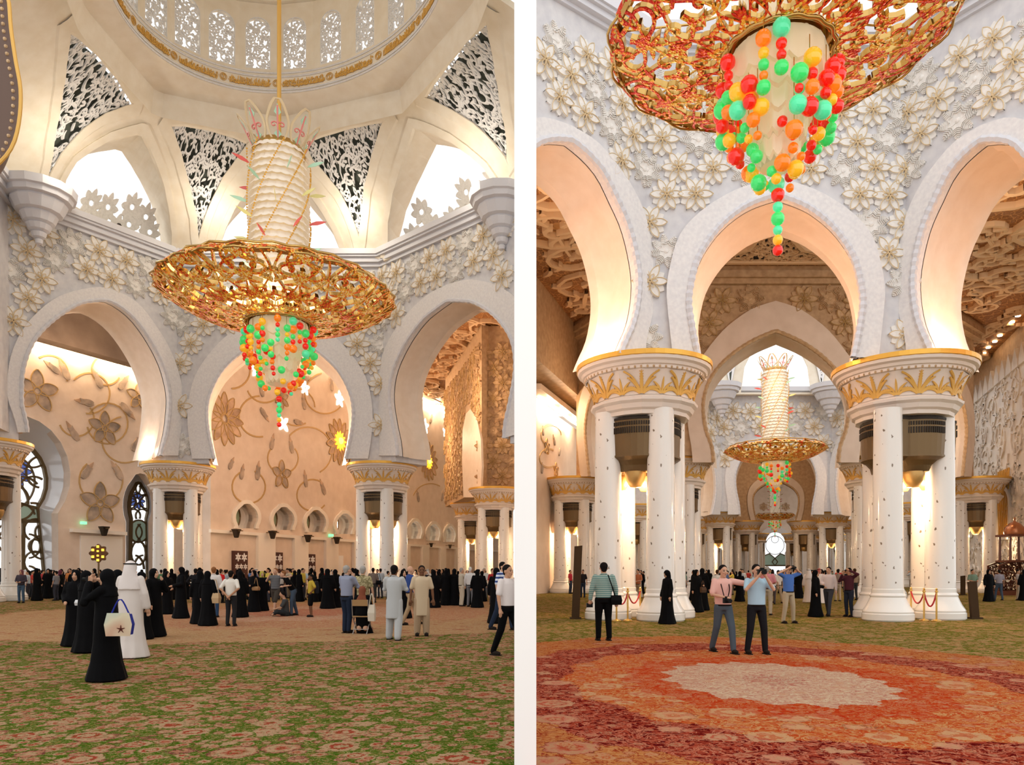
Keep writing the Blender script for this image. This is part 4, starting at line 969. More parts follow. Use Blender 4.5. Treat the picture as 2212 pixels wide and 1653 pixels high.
def chandelier(loc, Rr, rn, depth, nsec, label, seed, beads, bs, colh, detail, cone, crz=1.0, dense=1.0, xb=1.6, rodtop=None, inlip=.88):
    """Rr rim radius, rn neck radius, origin at the neck; beads hang below, the crystal column rises above"""
    t = empty('chandelier', loc, label=label, cat='chandelier')
    def prof(v):       # v in 0..1 bowl, 1..1.22 lip
        if v <= 1: return rn*1.05+(Rr-rn*1.05)*v**.92, depth*(.30*v+.70*v**2.6)
        q = (v-1)/.22; return Rr*(1-(1-inlip)*q**1.3), depth*(1+.42*q)
    W = 2*PI/nsec; LR = (Rr-rn)*1.02; ks = Rr*.62
    def mp(off):
        def f(x, y, h):
            v = max(0, y/LR); r, z = prof(min(v, 1.22)); r2, z2 = prof(min(v+.02, 1.23)); tx, tz = r2-r, z2-z; L = math.hypot(tx, tz) or 1
            rr = r+h*tz/L; zz = z-h*tx/L        # outward/down offset
            a = off+x/ks; return Vector((rr*math.cos(a), rr*math.sin(a), zz))
        return f
    hw = W*ks/2; yt = LR*1.2
    half = [(0.0, .02*LR), (hw*.97, .02*LR), (hw*.97, yt), (0, yt)]
    rb = []; wq = .0125*Rr*dense
    for (fx, fy, fr, d_, a_) in ((.52, .17, .36, 1, 3.4), (.50, .47, .42, -1, .3), (.45, .80, .40, 1, 3.0), (.55, 1.06, .24, -1, 1.0)):
        rb.append(spiral(hw*fx, LR*fy, hw*fr*1.15, a_, 1.2, d_, wq))
        for q_ in (.6, 2.9):
            an_ = a_+d_*q_; rb.append(leaf(hw*fx+hw*fr*1.12*math.cos(an_), LR*fy+hw*fr*1.12*math.sin(an_), an_+PI*.5*d_-d_*.6, hw*.42, wq*1.05, -d_*1.1))
    for fy in (.12, .36, .64, .92):
        for an_ in (PI/2, PI/2-.75, -PI/2+.9): rb.append(leaf(.01, LR*fy, an_, LR*.13, wq*1.15, .3))
    for fy in (.3, .62, .98): rb.append(leaf(hw*.96, LR*fy, PI/2+.5, LR*.12, wq*1.1, .5))
    sec = MB(); gold = MB(); f = mp(0)
    th = .045*Rr*.35
    extra = [(smoothcurve([(.02, .05*LR), (hw*.45, LR*.30), (hw*.05, LR*.62), (hw*.55, LR*.9), (hw*.02, yt*.99)], 22), [.0075*Rr*dense]*22),
             (smoothcurve([(hw*.9, .05*LR), (hw*.4, LR*.4), (hw*.95, LR*.75), (hw*.6, LR*1.05)], 18), [.0065*Rr*dense]*18)]
    for s in (1, -1):
        for pts, ws in rb+extra:
            q = [(x*s, y) for x, y in pts]
            wv = ws if isinstance(ws, list) else [ws]*len(q)
            if s < 0: q = q[::-1]; wv = wv[::-1]
            sec.ribbon(q, wv, th*.2, lambda x, y, h: f(x, y, .0+h))
            gold.ribbon(q, [x*1.12 for x in wv], -th*1.8, lambda x, y, h: f(x, y, -.002+h))
    ms = sec.mesh('scrollwork_panel', [M['crystalgold' if colh else 'crystalred']]); mg = gold.mesh('gold_back', [M['goldside']])
    for i in range(nsec):
        o = put('scrollwork_panel', ms, t, rz=W*i); put('gold_back', mg, o)
    mb = MB()
    for v, r in ((.02, .016), (1.0, .009), (1.2, .011)):
        rr, zz = prof(v); c = [(rr*(1+.02*math.cos(nsec*2*a))*math.cos(a), rr*(1+.02*math.cos(nsec*2*a))*math.sin(a), zz) for a in [2*PI*i/96 for i in range(97)]]; mb.tube(c, r*Rr, 6, False)
    mk('rim_ring', mb, M['goldside'], t, smooth=True)
    mb = MB(); mb.lathe([(rn*1.08, -.05*rn), (rn*1.12, .06*rn), (rn*1.08, .16*rn), (rn*.95, .2*rn), (rn*.95, -.02*rn)], 40); mk('neck_ring', mb, M['goldside'], t, smooth=.6)
    # crystal tiers inside the bead cone
    for i in range(5):
        r0 = rn*(.97-.13*i); z0 = -cone*(.02+.125*i); mb = MB(); n = 60; h = cone*.17
        rings = []
        for j, (rr, zz) in enumerate(((.93, .3), (1.0, -.1), (1.02, -.55), (.97, -.9), (.80, -1.0))):
            rings.append([Vector((r0*rr*(1+.03*math.cos(n/4*a)*(j > 0))*math.cos(a), r0*rr*(1+.03*math.cos(n/4*a)*(j > 0))*math.sin(a), z0+zz*h-(abs(math.sin(n/8*a))*.22*h if j >= 3 else 0))) for a in [2*PI*q/n for q in range(n)]])
        mb.rings(rings); mk('crystal_tier', mb, M['tier'], t, smooth=.5)
    # bead strings
    R = random.Random(seed+1); cols = ['red', 'red', 'red', 'orange', 'orange', 'amber', 'amber', 'green', 'green', 'aqua']
    bm_ = {k: (lambda q: (q.ball((0, 0, 0), 1, 10, 8), q.mesh('crystal_bead', [M['bead_'+k]], True))[1])(MB()) for k in BC}
    st = MB()
    for s_ in range(beads):
        a = 2*PI*s_/beads+R.uniform(-.05, .05); lvl = R.random()
        z0 = -cone*R.choice((.02, .06, .12, .20, .30)); r0 = rn*1.10 if z0 > -cone*.2 else rn*1.02
        z = z0; zend = z0-cone*R.uniform(.24, .40)
        first = True; zt = z
        while z > zend:
            r = bs*R.choice((.5, .55, .62, .8, 1.0) if not first else (1, .9)); first = False
            tt = -z/cone; rad = (rn*1.12 if tt < .42 else rn*1.12*max(.05, 1-max(0, tt-.42)/.58)**.85)+r*.3
            z -= r*1.05
            o = put('crystal_bead', bm_[R.choice(cols)], t, (rad*math.cos(a), rad*math.sin(a), z)); o.scale = (r,)*3; z -= r*1.05
        st.tube([(rad*math.cos(a), rad*math.sin(a), zt+.1*cone), (rad*math.cos(a), rad*math.sin(a), z)], .006*rn+.004, 4)
    for s_ in range(int(beads*xb)):
        a = R.uniform(0, 2*PI); tt = R.uniform(.40, .86); rad = rn*1.1*min(1, 1-((tt-.42)/.58))**.85*R.uniform(.85, 1.05); r = bs*R.choice((.5, .6, .75, .95))
        o = put('crystal_bead', bm_[R.choice(cols)], t, (rad*math.cos(a), rad*math.sin(a), -cone*tt)); o.scale = (r,)*3
    z = -cone*.86
    for k, r in (('red', .8), ('aqua', .6), ('green', .8), ('aqua', .55), ('amber', .6), ('red', .62)):
        z -= r*bs; o = put('crystal_bead', bm_[k], t, (0, 0, z)); o.scale = (r*bs,)*3; z -= r*bs
    mk('bead_strings', st, M['goldside'], t)
    # crystal column
    if colh:
        rc = rn*.86; z0 = depth*.2; nrow = max(12, int(colh/(rc*.27))); hrow = colh/nrow; npl = 22
        mb = MB()
        for j in range(npl):
            a = 2*PI*j/npl; wv = 2*PI/npl*.52
            q = []
            for (zz, rr) in ((.5, 1.0), (.1, 1.05), (-.45, 1.16), (-.7, 1.2)):
                q.append([Vector((rc*(rr-.03*(abs(u) > .6))*math.cos(a+u*wv), rc*(rr-.03*(abs(u) > .6))*math.sin(a+u*wv), hrow*(zz+.22*u*u*(zz < 0)))) for u in (-1, -.45, 0, .45, 1)])
            mb.rings(q, cap=False, closed=False)
        row = mb.mesh('crystal_row', [M['glass']], .5)
        mb = MB()
        for j in range(0, npl, 3):
            a = 2*PI*j/npl
            for q in range(3): mb.ball((rc*1.21*math.cos(a+q*.04), rc*1.21*math.sin(a+q*.04), hrow*(-.35+.3*q)), rc*.04, 5, 4)
        gb = mb.mesh('gold_beads', [M['gold']])
        for i in range(nrow):
            z = z0+hrow*(i+.7); o = put('crystal_row', row, t, (0, 0, z), rz=i*.11); put('gold_beads', gb, o)
        mb = MB(); mb.lathe([(rc*.93, z0), (rc*.93, z0+colh)], 24); mk('column_core', mb, M['tier'], t, smooth=True)
        # glass feathers
        fe = MB(); mpf = lambda x, y, h: Vector((x, h, y))
        fe.prism([(x, y) for x, y in [(0, 0), (.18, .09), (.45, .13), (.75, .08), (1, 0), (.75, -.06), (.45, -.09), (.18, -.05)]], mpf, -.012, .012)
        fm = {k: fe.mesh('glass_feather', [M['feather'+k]]) for k in ('red', 'green', 'yellow')}
        nf = 36 if colh > 4 else 20
        for i in range(nf):
            a = i*2.4; zz = z0+colh*(.04+.92*(i/nf)); o = put('glass_feather', fm[['red', 'green', 'yellow'][i % 3]], t, (rc*1.15*math.cos(a), rc*1.15*math.sin(a), zz), a)
            o.rotation_euler = (0, -.25, a); o.scale = (rc*.72,)*3
        # crown of leaf shaped panels
        zc = z0+colh; n = 8; mb = MB(); mo = MB(); pk = MB()
        for i in range(n):
            a = 2*PI*(i+.35)/n
            def mpc(x, y, h, a=a): r = rc*(.92+.62*max(0, y/2.0)**1.2)+h; return Vector((r*math.cos(a+x/rc/1.15), r*math.sin(a+x/rc/1.15), zc+y*rc*.62))
            w_ = rc*.40; pts = [(0, -.2), (-w_*.8, .25), (-w_, .9), (-w_*.72, 1.4), (0, 2.1), (w_*.72, 1.4), (w_, .9), (w_*.8, .25), (0, -.2)]
            mb.ribbon(smoothcurve(pts, 22), rc*.045, .03, mpc)
            pk.ribbon(*spiral(-w_*.35, .8, w_*.38, 0, 1, 1, rc*.03, 9), .03, mpc); pk.ribbon(*spiral(w_*.35, .8, w_*.38, PI, 1, -1, rc*.03, 9), .03, mpc)
            pk.ribbon([(0, 0), (0, 1.7)], rc*.03, .03, mpc); mo.prism([(0, .15), (-w_*.4, .35), (0, .62), (w_*.4, .35)], mpc, 0, .03)
            mo.prism([(0, 1.2), (-w_*.28, 1.4), (0, 1.8), (w_*.28, 1.4)], mpc, 0, .03)
        c = mk('crown', mb, M['reliefgold'], t); mk('crown_scrolls', pk, M['pinkline'], c); mk('crown_gems', mo, M['feathergreen'], c)
        mb = MB(); mb.lathe([(rc*.95, -.1), (rc*1.05, .0), (rc*.9, .25), (0, .3)], 24, c=(0, 0, zc)); mk('crown_base', mb, M['goldside'], t, smooth=.6)
        if rodtop: mb = MB(); mb.tube([(0, 0, zc), (0, 0, rodtop-loc[2])], .085, 10); mk('rod', mb, M['goldpaint'], t)
    else:
        mb = MB(); mb.lathe([(rn*.8, .1), (rn*.8, depth*3.2), (0, depth*3.3)], 20); mk('column_core', mb, M['tier'], t, smooth=True)
        # curved struts from neck to rim
        mb = MB()
        for i in range(8):
            a = 2*PI*i/8; mb.tube([(rn*.8*math.cos(a), rn*.8*math.sin(a), depth*2.2), (Rr*.5*math.cos(a), Rr*.5*math.sin(a), depth*1.5), (Rr*.93*math.cos(a), Rr*.93*math.sin(a), depth*1.15)], .02, 5)
        mk('strut', mb, M['goldside'], t)
    return t
p = P(603, 700, 31)
chandelier(p, 4.75, 1.22, 1.15, 12, 'huge gold chandelier with tall crystal column hanging over the crowded green carpet', 21, 30, .165, 6.9, 1.0, 3.5, dense=.85, rodtop=36.5)
p = P(1680, 118, 13.1)
chandelier(p, 2.95, .84, .36, 8, 'red and gold scrollwork chandelier filling the top of the view over the red medallion carpet', 35, 24, .150, 0, 1.25, 2.75, dense=1.0, inlip=.93, xb=1.7)
p = P(1674, 998, 64)
c2_ = chandelier(p, 4.25, 1.1, 1.0, 10, 'second chandelier with crystal column, seen through the tan arch', 22, 18, .17, 7.6, 1.0, 2.9)
p = P(1674, 1124, 112)
c3_ = dup(c2_, loc=p, scale=(.68,)*3); c3_['label'] = 'smallest and farthest chandelier, right above the far window'
# ================================================================ INLAY, WINDOWS AND NICHES OF THE LEFT HALL
def star(pl, cx, cy, r, n, m, wallobj, name='inlaid_flower', wid=.30, a0=PI/2, h=.05, out=True, core=None):
    c = pl.hit(cx, cy); q = pl.hit(cx, cy-r); R_ = abs(q[1]-c[1]); mb = MB(); mp = lambda x, y, hh: pl.mp(c[0]+x, c[1]+y, -hh)
    for j in range(n):
        a = a0+2*PI*j/n; mb.ribbon(*leaf(R_*.10*math.cos(a), R_*.10*math.sin(a), a, R_*.9, R_*wid, 0, 8), h, mp)
    o = mk(name, mb, m, wallobj)
    if out:
        mb = MB()
        for j in range(n):
            a = a0+2*PI*j/n; p, w_ = leaf(R_*.10*math.cos(a), R_*.10*math.sin(a), a, R_*.9, R_*wid, 0, 8)
            for s in (1, -1): mb.ribbon([(x-s*math.sin(a)*ww, y+s*math.cos(a)*ww) for (x, y), ww in zip(p, w_)], R_*.014+.012, h+.03, mp)
        mb.ribbon([(R_*.18*math.cos(t), R_*.18*math.sin(t)) for t in [2*PI*j/12 for j in range(13)]], R_*.03, h+.04, mp)
        mk('petal_outline', mb, M['stemgold'], o)
    return o
def bud(pl, cx, cy, r, deg, wallobj):
    c = pl.hit(cx, cy); q = pl.hit(cx, cy-r); R_ = abs(q[1]-c[1]); mp = lambda x, y, hh: pl.mp(c[0]+x, c[1]+y, -hh); a = math.radians(deg); sgn = 1 if pl.e.x > 0 else -1
    if sgn < 0: a = PI-a
    bx, by = -R_*.9*math.cos(a), -R_*.9*math.sin(a)
    mb = MB()
    for b, L in ((0, 1.75), (.22, 1.6), (-.22, 1.6)): mb.ribbon(*leaf(bx, by, a+b*.9, R_*L, R_*.20, -b*.9, 8), .05, mp)
    o = mk('inlaid_bud', mb, M['petalrust'], wallobj); mb = MB()
    for b in (.38, -.38): mb.ribbon(*leaf(bx, by, a+b, R_*1.25, R_*.24, -b*1.5, 8), .08, mp)
    mk('bud_leaf', mb, M['petalgrey'], o)
def stem(pl, cx, cy, rx, a0, a1, wallobj, ry=None, m=None):
    pts = pl.hits([(cx+rx*math.cos(math.radians(a)), cy-(ry or rx)*math.sin(math.radians(a))) for a in [a0+(a1-a0)*i/20 for i in range(21)]])
    mb = MB(); mb.ribbon(pts, .075, .04, lambda x, y, h: pl.mp(x, y, -h)); mk('inlaid_stem', mb, m or M['stemgold'], wallobj)
for q in [(80, 845, 47, 5), (226, 926, 38, 5), (216, 1088, 47, 5), (300, 858, 30, 5)]: star(W0, *q, M['petalgrey'], wW0, wid=.27)
for q in [(137, 797, 26, 118), (208, 815, 26, 120), (268, 825, 24, 55), (180, 868, 25, 180), (277, 890, 26, -40), (155, 930, 26, 125), (297, 955, 26, 60), (190, 1015, 26, 55), (251, 1015, 26, 125), (110, 792, 22, 150)]: bud(W0, *q, wW0)
for q in [(105, 810, 42, -20, 120), (193, 850, 44, -100, 140), (230, 800, 32, 130, 330), (232, 915, 44, -170, 150), (165, 905, 38, 200, 400), (218, 1038, 47, 130, 410), (270, 950, 50, 100, 300)]: stem(W0, *q, wW0)
star(W1, 484, 905, 58, 12, M['petalrust'], wW1, wid=.17); star(W1, 608, 1026, 32, 5, M['petalgrey'], wW1, wid=.27); star(W1, 608, 862, 24, 6, M['petalgrey'], wW1, wid=.22)
star(W1, 733, 955, 50, 14, M['petalrust'], wW1, wid=.16); star(W1, 926, 997, 42, 14, M['petalrust'], wW1, wid=.16)
for (x, y, r) in ((733, 953, 22), (925, 997, 17)):
    o = star(W1, x, y, r, 12, M['sun'], wW1, 'sun_window', .16, h=.12, out=False); c = W1.hit(x, y); mb = MB(); R_ = abs(W1.hit(x, y-r)[1]-c[1])
    mb.ball(W1.mp(c[0], c[1], -.1), R_*.34, 12, 8); mk('sun_centre', mb, M['suncore'], wW1)
for (x, y, r, n) in ((658, 838, 17, 5), (733, 862, 19, 5), (553, 800, 18, 5), (918, 921, 17, 5), (962, 933, 14, 5), (612, 916, 20, 4)):
    star(W1, x, y, r, n, M['lampwhite'], wW1, 'star_window', .27, h=.06, out=False, a0=PI/2 if n == 5 else PI/4)
for q in [(663, 817, 18, 20), (715, 826, 20, 100), (655, 866, 20, 105), (646, 913, 20, 0), (588, 953, 21, 75), (628, 960, 21, 105), (572, 898, 21, -40), (563, 838, 21, 110), (659, 1033, 21, 100), (696, 1051, 21, 120), (557, 1015, 24, 80), (523, 1018, 20, 75), (905, 905, 18, 118), (932, 902, 16, 62), (902, 1070, 16, 110), (955, 1070, 14, 75), (500, 1000, 18, 60)]: bud(W1, *q, wW1)
for q in [(611, 990, 33, -220, 40), (640, 880, 40, 0, 300), (702, 850, 44, 100, 320), (665, 975, 52, -60, 140), (537, 1052, 36, 110, 430), (500, 800, 40, -90, 150), (560, 900, 44, 90, 280), (572, 830, 40, 200, 420), (675, 1070, 34, 60, 320), (918, 1000, 60, 150, 230), (930, 1085, 40, 60, 160)]: stem(W1, *q, wW1)
# niches
M['greenglass'] = mat('green_glass', (.30, .38, .26), .2); M['warmwhite'] = mat('niche_white', (.82, .76, .68), .4)
for i, (cx, cy, rx, ry) in enumerate(nich):
    ol = horse(cx, cy, rx*.78, ry*1.05, cy+ry*.95, .75); I = W1.hits(ol); O = W1.hits(horse(cx, cy, rx*1.0, ry*1.35, cy+ry*.95, .84))
    mb = MB(); mb.prism(O+I[::-1], W1.mp, -.18, .02); n = mk('niche_surround', mb, M['warmwhite'], wW1)
    mb = MB(); k = len(I); mb.add([W1.mp(u, z, .4) for u, z in I]+[W1.mp(u, z, 1.1) for u, z in I], [(j, (j+1) % k, k+(j+1) % k, k+j) for j in range(k)]+[tuple(range(k, 2*k))]); mk('niche_recess', mb, M['warmwhite'], n)
    c = W1.hit(cx-rx*.02, cy-ry*.1); rr = abs(W1.hit(cx, cy-ry*.85)[1]-W1.hit(cx, cy)[1])
    g = MB(); g.prism([(c[0]+rr*.62*math.cos(t), c[1]+rr*math.sin(t)) for t in [2*PI*j/20 for j in range(20)]], W1.mp, .95, 1.05)
    if i < 4: 
        mk('green_glass_pane', g, M['greenglass'] if i < 3 else M['lampwhite'], n); mb = MB(); mb.tube([W1.mp(c[0]+rr*.62*math.cos(t), c[1]+rr*math.sin(t), .93) for t in [2*PI*j/20 for j in range(21)]], .07, 5, False); mk('pane_frame', mb, M['bronze'], n)
    else: mk('lit_pane', g, M['lampwhite'], n)
zl = 4.55
mb = MB(); mb.prism([(-.2, zl), (W1.L, zl), (W1.L, zl+.25), (-.2, zl+.25)], W1.mp, -.25, 0); mk('ledge', mb, M['warmwhite'], wW1, clip=CLIPL)
for i in range(len(nich)-1):
    cx = (nich[i][0]+nich[i+1][0])/2; u0, _ = W1.hit(nich[i][0]+nich[i][2]*.72, 1200); u1, _ = W1.hit(nich[i+1][0]-nich[i+1][2]*.72, 1200)
    mb = MB(); mb.prism([(u0, 0), (u1, 0), (u1, zl), (u0, zl)], W1.mp, -.30, 0); mk('pilaster', mb, M['warmwhite'], wW1, clip=CLIPL)
def sconce(pl, px, py, label, k=1):
    u, z = pl.hit(px, py); p = pl.mp(u, z, -.75); mb = MB(); mb.lathe([(.22*k, -.55*k), (.28*k, -.5*k), (.5*k, .35*k), (.6*k, .4*k), (.6*k, .52*k), (0, .52*k)], 4, rot=PI/4); 
    o = empty('wall_sconce', p, pl.ang(), label=label, cat='wall lamp'); mk('sconce_cup', mb, M['bronzedark'], o); mb = MB(); mb.box((0, .3 if False else 0, .3*k), (.2*k, 1.2, .12*k)); mk('bracket', mb, M['bronze'], o); return o
for px, py, lb in ((494, 1153, 'dark wall sconce beside the first small niche from the column cluster'), (573, 1156, 'dark wall sconce between the first two green glass niches'), (650, 1164, 'dark wall sconce between the second and third small niche'), (713, 1168, 'dark wall sconce left of the lit fourth niche'), (919, 1178, 'small dark sconce in the niche row near the partition'), (960, 1181, 'smallest dark sconce in the niche row near the partition')): sconce(W1, px, py, lb, .62 if px < 900 else .45)
sconce(W0, 213, 1148, 'dark wall sconce between the two leaded windows, above the glowing lamp screen', .75)
for i, (px, y0, wd) in enumerate(((515, 1190, 15), (593, 1193, 13), (665, 1197, 11.5))):
    q = W1.hits([(px-wd, y0), (px+wd, y0)]); u0, u1, zt = q[0][0], q[1][0], q[0][1]
    mb = MB(); mb.prism([(u0, .02), (u1, .02), (u1, zt), (u0, zt)], W1.mp, -.25, .05); d = mk('door_%d' % (i+1), mb, mat('door_maroon', (.06, .018, .015), .5), kind='structure', label=('first', 'second', 'third')[i]+' dark maroon door with white star flowers from the column cluster')
    for yy, rr, xs in ((zt-.5, .34, (.28, .72)), (zt-1.25, .22, (.2, .5, .8)), (zt-2.0, .42, (.5,))):
        for xx in xs:
            mb = MB(); mpf = lambda x, y, h: W1.mp(u0+(u1-u0)*xx+x, yy+y, -.26-h)
            for j in range(6): a = PI/2+PI*j/3; mb.ribbon(*leaf(.04*math.cos(a), .04*math.sin(a), a, rr*.9, rr*.22, 0, 5), .03, mpf)
            mk('door_star', mb, M['stone'], d)
q = W1.hits([(718, 1200), (738, 1200)]); mb = MB(); mb.prism([(q[0][0], .02), (q[1][0], .02), (q[1][0], q[0][1]), (q[0][0], q[0][1])], W1.mp, -.2, .05); mk('door_4', mb, M['lattice'], kind='structure', label='pale plain door under the lit niche')
M['exitgreen'] = mat('exit_sign_green', (.2, .8, .4), .5, emit=(.25, .9, .45), es=.9)
for pl, x, y in ((W0, 178, 1130), (W1, 712, 1157)):
    u, z = pl.hit(x, y); mb = MB(); mb.prism([(u-.22, z-.12), (u+.22, z-.12), (u+.22, z+.12), (u-.22, z+.12)], pl.mp, -.3, -.02); mk('exit_sign', mb, M['exitgreen'], label='small green lit exit sign '+('between the leaded windows' if pl is W0 else 'above the pale door'), cat='sign')
# cove light strips
def cove(pl, p0, p1, wallobj, zoff=0, n=14, e=900, flip=1, drop=14.5):
    (u0, z0), (u1, z1) = pl.hit(*p0), pl.hit(*p1); z = (z0+z1)/2+zoff
    mb = MB(); mb.prism([(u0, z), (u1, z), (u1, z+.12), (u0, z+.12)], pl.mp, -.5, -.35); mk('cove_strip', mb, M['lamp'], wallobj)
    mb = MB(); mb.prism([(u0-2, z+.12), (u1+2, z+.12), (u1+2, z+.5), (u0-2, z+.5)], pl.mp, -1.2, -.1); mk('cove_shelf', mb, M['pinkstone'], wallobj)
    for i in range(n):
        p = pl.mp(u0+(u1-u0)*(i+.5)/n, z-.25, -.75); pl_(p, e/n, (1, .74, .48), .12)
cove(W0, (-30, 713), (440, 840), wW0, n=7, e=1000)
cove(W1, (520, 724), (1000, 881), wW1, n=7, e=2300)
# windows with bronze leading
M['leading'] = mat('bronze_leading', (.16, .11, .05), .4, .4); M['blueglass'] = mat('blue_glass', (.12, .20, .62), .25, emit=(.15, .25, .8), es=.25)
M['mintglass'] = mat('mint_glass', (.30, .40, .32), .3, emit=(.3, .42, .34), es=.15)
M['pane'] = mat('clear_pane', (.92, .96, 1), .25, 0, .5, trans=1)
def lead_window(n_, pl, dep, outer, inner, label):
    O = pl.hits(outer); back = Plane(pl.mp(0, 0, dep).xy, pl.mp(pl.L, 0, dep).xy, KL, out=pl.n); I = back.hits(inner)
    mb = MB(); k = len(O); mid = []
    A = [pl.mp(u, z, -.02) for u, z in O]; B = [back.mp(u, z, 0) for u, z in I]
    M1 = [a.lerp(b, .35)+(a-Vector((sum(p.x for p in A)/k, sum(p.y for p in A)/k, sum(p.z for p in A)/k))).normalized()*.25 for a, b in zip(A, B)]
    mb.add(A+M1+B, [(r*k+j, r*k+(j+1) % k, (r+1)*k+(j+1) % k, (r+1)*k+j) for r in range(2) for j in range(k)])
    w_ = empty(n_, (0, 0, 0)); w_['kind'] = 'structure'; w_['label'] = label
    mk('window_reveal', mb, M['marblew'], w_, smooth=.6)
    mb = MB(); mb.prism(I, back.mp, .02, .06); mk('pane', mb, M['pane'], w_)
    mb = MB(); mb.ribbon(I+[I[0]], .22, .25, lambda x, y, h: back.mp(x, y, -h)); mk('window_frame', mb, M['leading'], w_)
    return w_, back
M['marblew'] = mat('polished_white_marble', (.8, .8, .82), .15, 0, .6)
def lead(back, w_, pts, wd=.1, name='muntin', m=None):
    mb = MB(); mb.ribbon(back.hits(pts), wd, .14, lambda x, y, h: back.mp(x, y, -h)); mk(name, mb, m or M['leading'], w_)
arc = lambda cx, cy, r, a0, a1, n=16, ry=None: [(cx+r*math.cos(math.radians(a0+(a1-a0)*i/n)), cy-(ry or r)*math.sin(math.radians(a0+(a1-a0)*i/n))) for i in range(n+1)]
w_, bk = lead_window('window_1', W0, 3.2, hshoe(24, 1030, 128, 1262, .80), hshoe(12, 1042, 88, 1258, .98), 'huge round-headed leaded window with blue flower beside the frame edge')
def petals(bk, w_, cx, cy, r, n, m, name, ry=1.0, wid=.24):
    c = bk.hit(cx, cy); R_ = abs(bk.hit(cx, cy-r)[1]-c[1]); 
    for j in range(n):
        mb = MB(); a = 2*PI*j/n; mb.ribbon(*leaf(R_*.2*math.cos(a), R_*.2*math.sin(a), a, R_*.8, R_*wid, 0, 8), .06, lambda x, y, h: bk.mp(c[0]+x, c[1]+y, -h)); o = mk(name, mb, m, w_)
    for j in range(n):
        mb = MB(); a = 2*PI*j/n; p, ww = leaf(R_*.2*math.cos(a), R_*.2*math.sin(a), a, R_*.8, R_*wid, 0, 8)
        for s in (1, -1): mb.ribbon([(x-s*math.sin(a)*q, y+s*math.cos(a)*q) for (x, y), q in zip(p, ww)], .035, .12, lambda x, y, h: bk.mp(c[0]+x, c[1]+y, -h))
        mk('petal_leading', mb, M['leading'], w_)
petals(bk, w_, 27, 1016, 40, 12, M['blueglass'], 'blue_petal', wid=.17)
for a in range(0, 360, 45):
    cx, cy = 27+62*math.cos(math.radians(a)), 1020-62*math.sin(math.radians(a)); lead(bk, w_, arc(cx, cy, 34, a+100, a+260), .09)
lead(bk, w_, arc(12, 1042, 62, 0, 360, 40), .07); lead(bk, w_, arc(45, 1075, 45, 150, 40), .09); lead(bk, w_, arc(0, 1090, 60, 80, 0), .09)
mb = MB(); mb.prism(bk.hits([(-70, 1100), (-40, 1088), (0, 1090), (45, 1088), (80, 1094), (98, 1108), (96, 1124), (60, 1122), (20, 1118), (-30, 1124), (-70, 1120)]), bk.mp, -.1, 0); mk('mint_glass_band', mb, M['mintglass'], w_)
for x in (-30, 5, 38, 70): lead(bk, w_, arc(x, 1125, 38, 100, 20), .1); lead(bk, w_, arc(x, 1088, 36, -90, -20), .1)
lead(bk, w_, [(-70, 1124), (0, 1120), (40, 1126), (97, 1126)], .16); lead(bk, w_, [(-60, 1090), (0, 1088), (50, 1090), (96, 1104)], .13)
lead(bk, w_, [(50, 1126), (48, 1260)], .16); lead(bk, w_, [(-20, 1126), (-18, 1260)], .12)
for cx, cy, r, a0, a1 in ((75, 1145, 24, -60, 240), (60, 1180, 26, -90, 90), (92, 1182, 26, 90, 270), (75, 1215, 24, 0, 360), (60, 1245, 22, 0, 90), (95, 1150, 20, 120, 240), (75, 1180, 14, 0, 360), (20, 1170, 26, 0, 360), (10, 1150, 16, 0, 360)): lead(bk, w_, arc(cx, cy, r, a0, a1), .075)
w2_, bk = lead_window('window_2', W0, 3.0, horse(303, 1092, 38, 62, 1262, .85), horse(298, 1094, 22, 46, 1258, .95), 'narrow leaded window with blue flower beside the column cluster')
petals(bk, w2_, 295, 1082, 19, 10, M['blueglass'], 'blue_petal', wid=.18)
for a in range(0, 360, 60):
    cx, cy = 297+18*math.cos(math.radians(a)), 1085-34*math.sin(math.radians(a)); lead(bk, w2_, arc(cx, cy, 14, a+90, a+270, 10), .07)
mb = MB(); mb.prism(bk.hits(ellipse(298, 1148, 21, 24)), bk.mp, -.1, 0); mk('mint_glass_band', mb, M['mintglass'], w2_)
for q in (arc(298, 1148, 21, 0, 360, 20, 24), arc(285, 1150, 20, 60, -60), arc(312, 1150, 20, 120, 240), arc(298, 1195, 16, 0, 360, 14, 26), arc(290, 1230, 20, 90, 0, 10, 30), arc(308, 1230, 20, 90, 180, 10, 30)): lead(bk, w2_, q, .09)
# keystone panels beside the windows
mb = MB(); mb.prism(W0.hits([(172, 1157), (262, 1160), (262, 1262), (172, 1262)]), W0.mp, -.2, 0); pnl = mk('wall_panel', mb, M['warmwhite'], wW0)
mb = MB(); mb.prism(W0.hits([(150, 1142), (268, 1150), (268, 1157), (150, 1150)]), W0.mp, -.45, 0); mk('ledge', mb, M['warmwhite'], wW0)
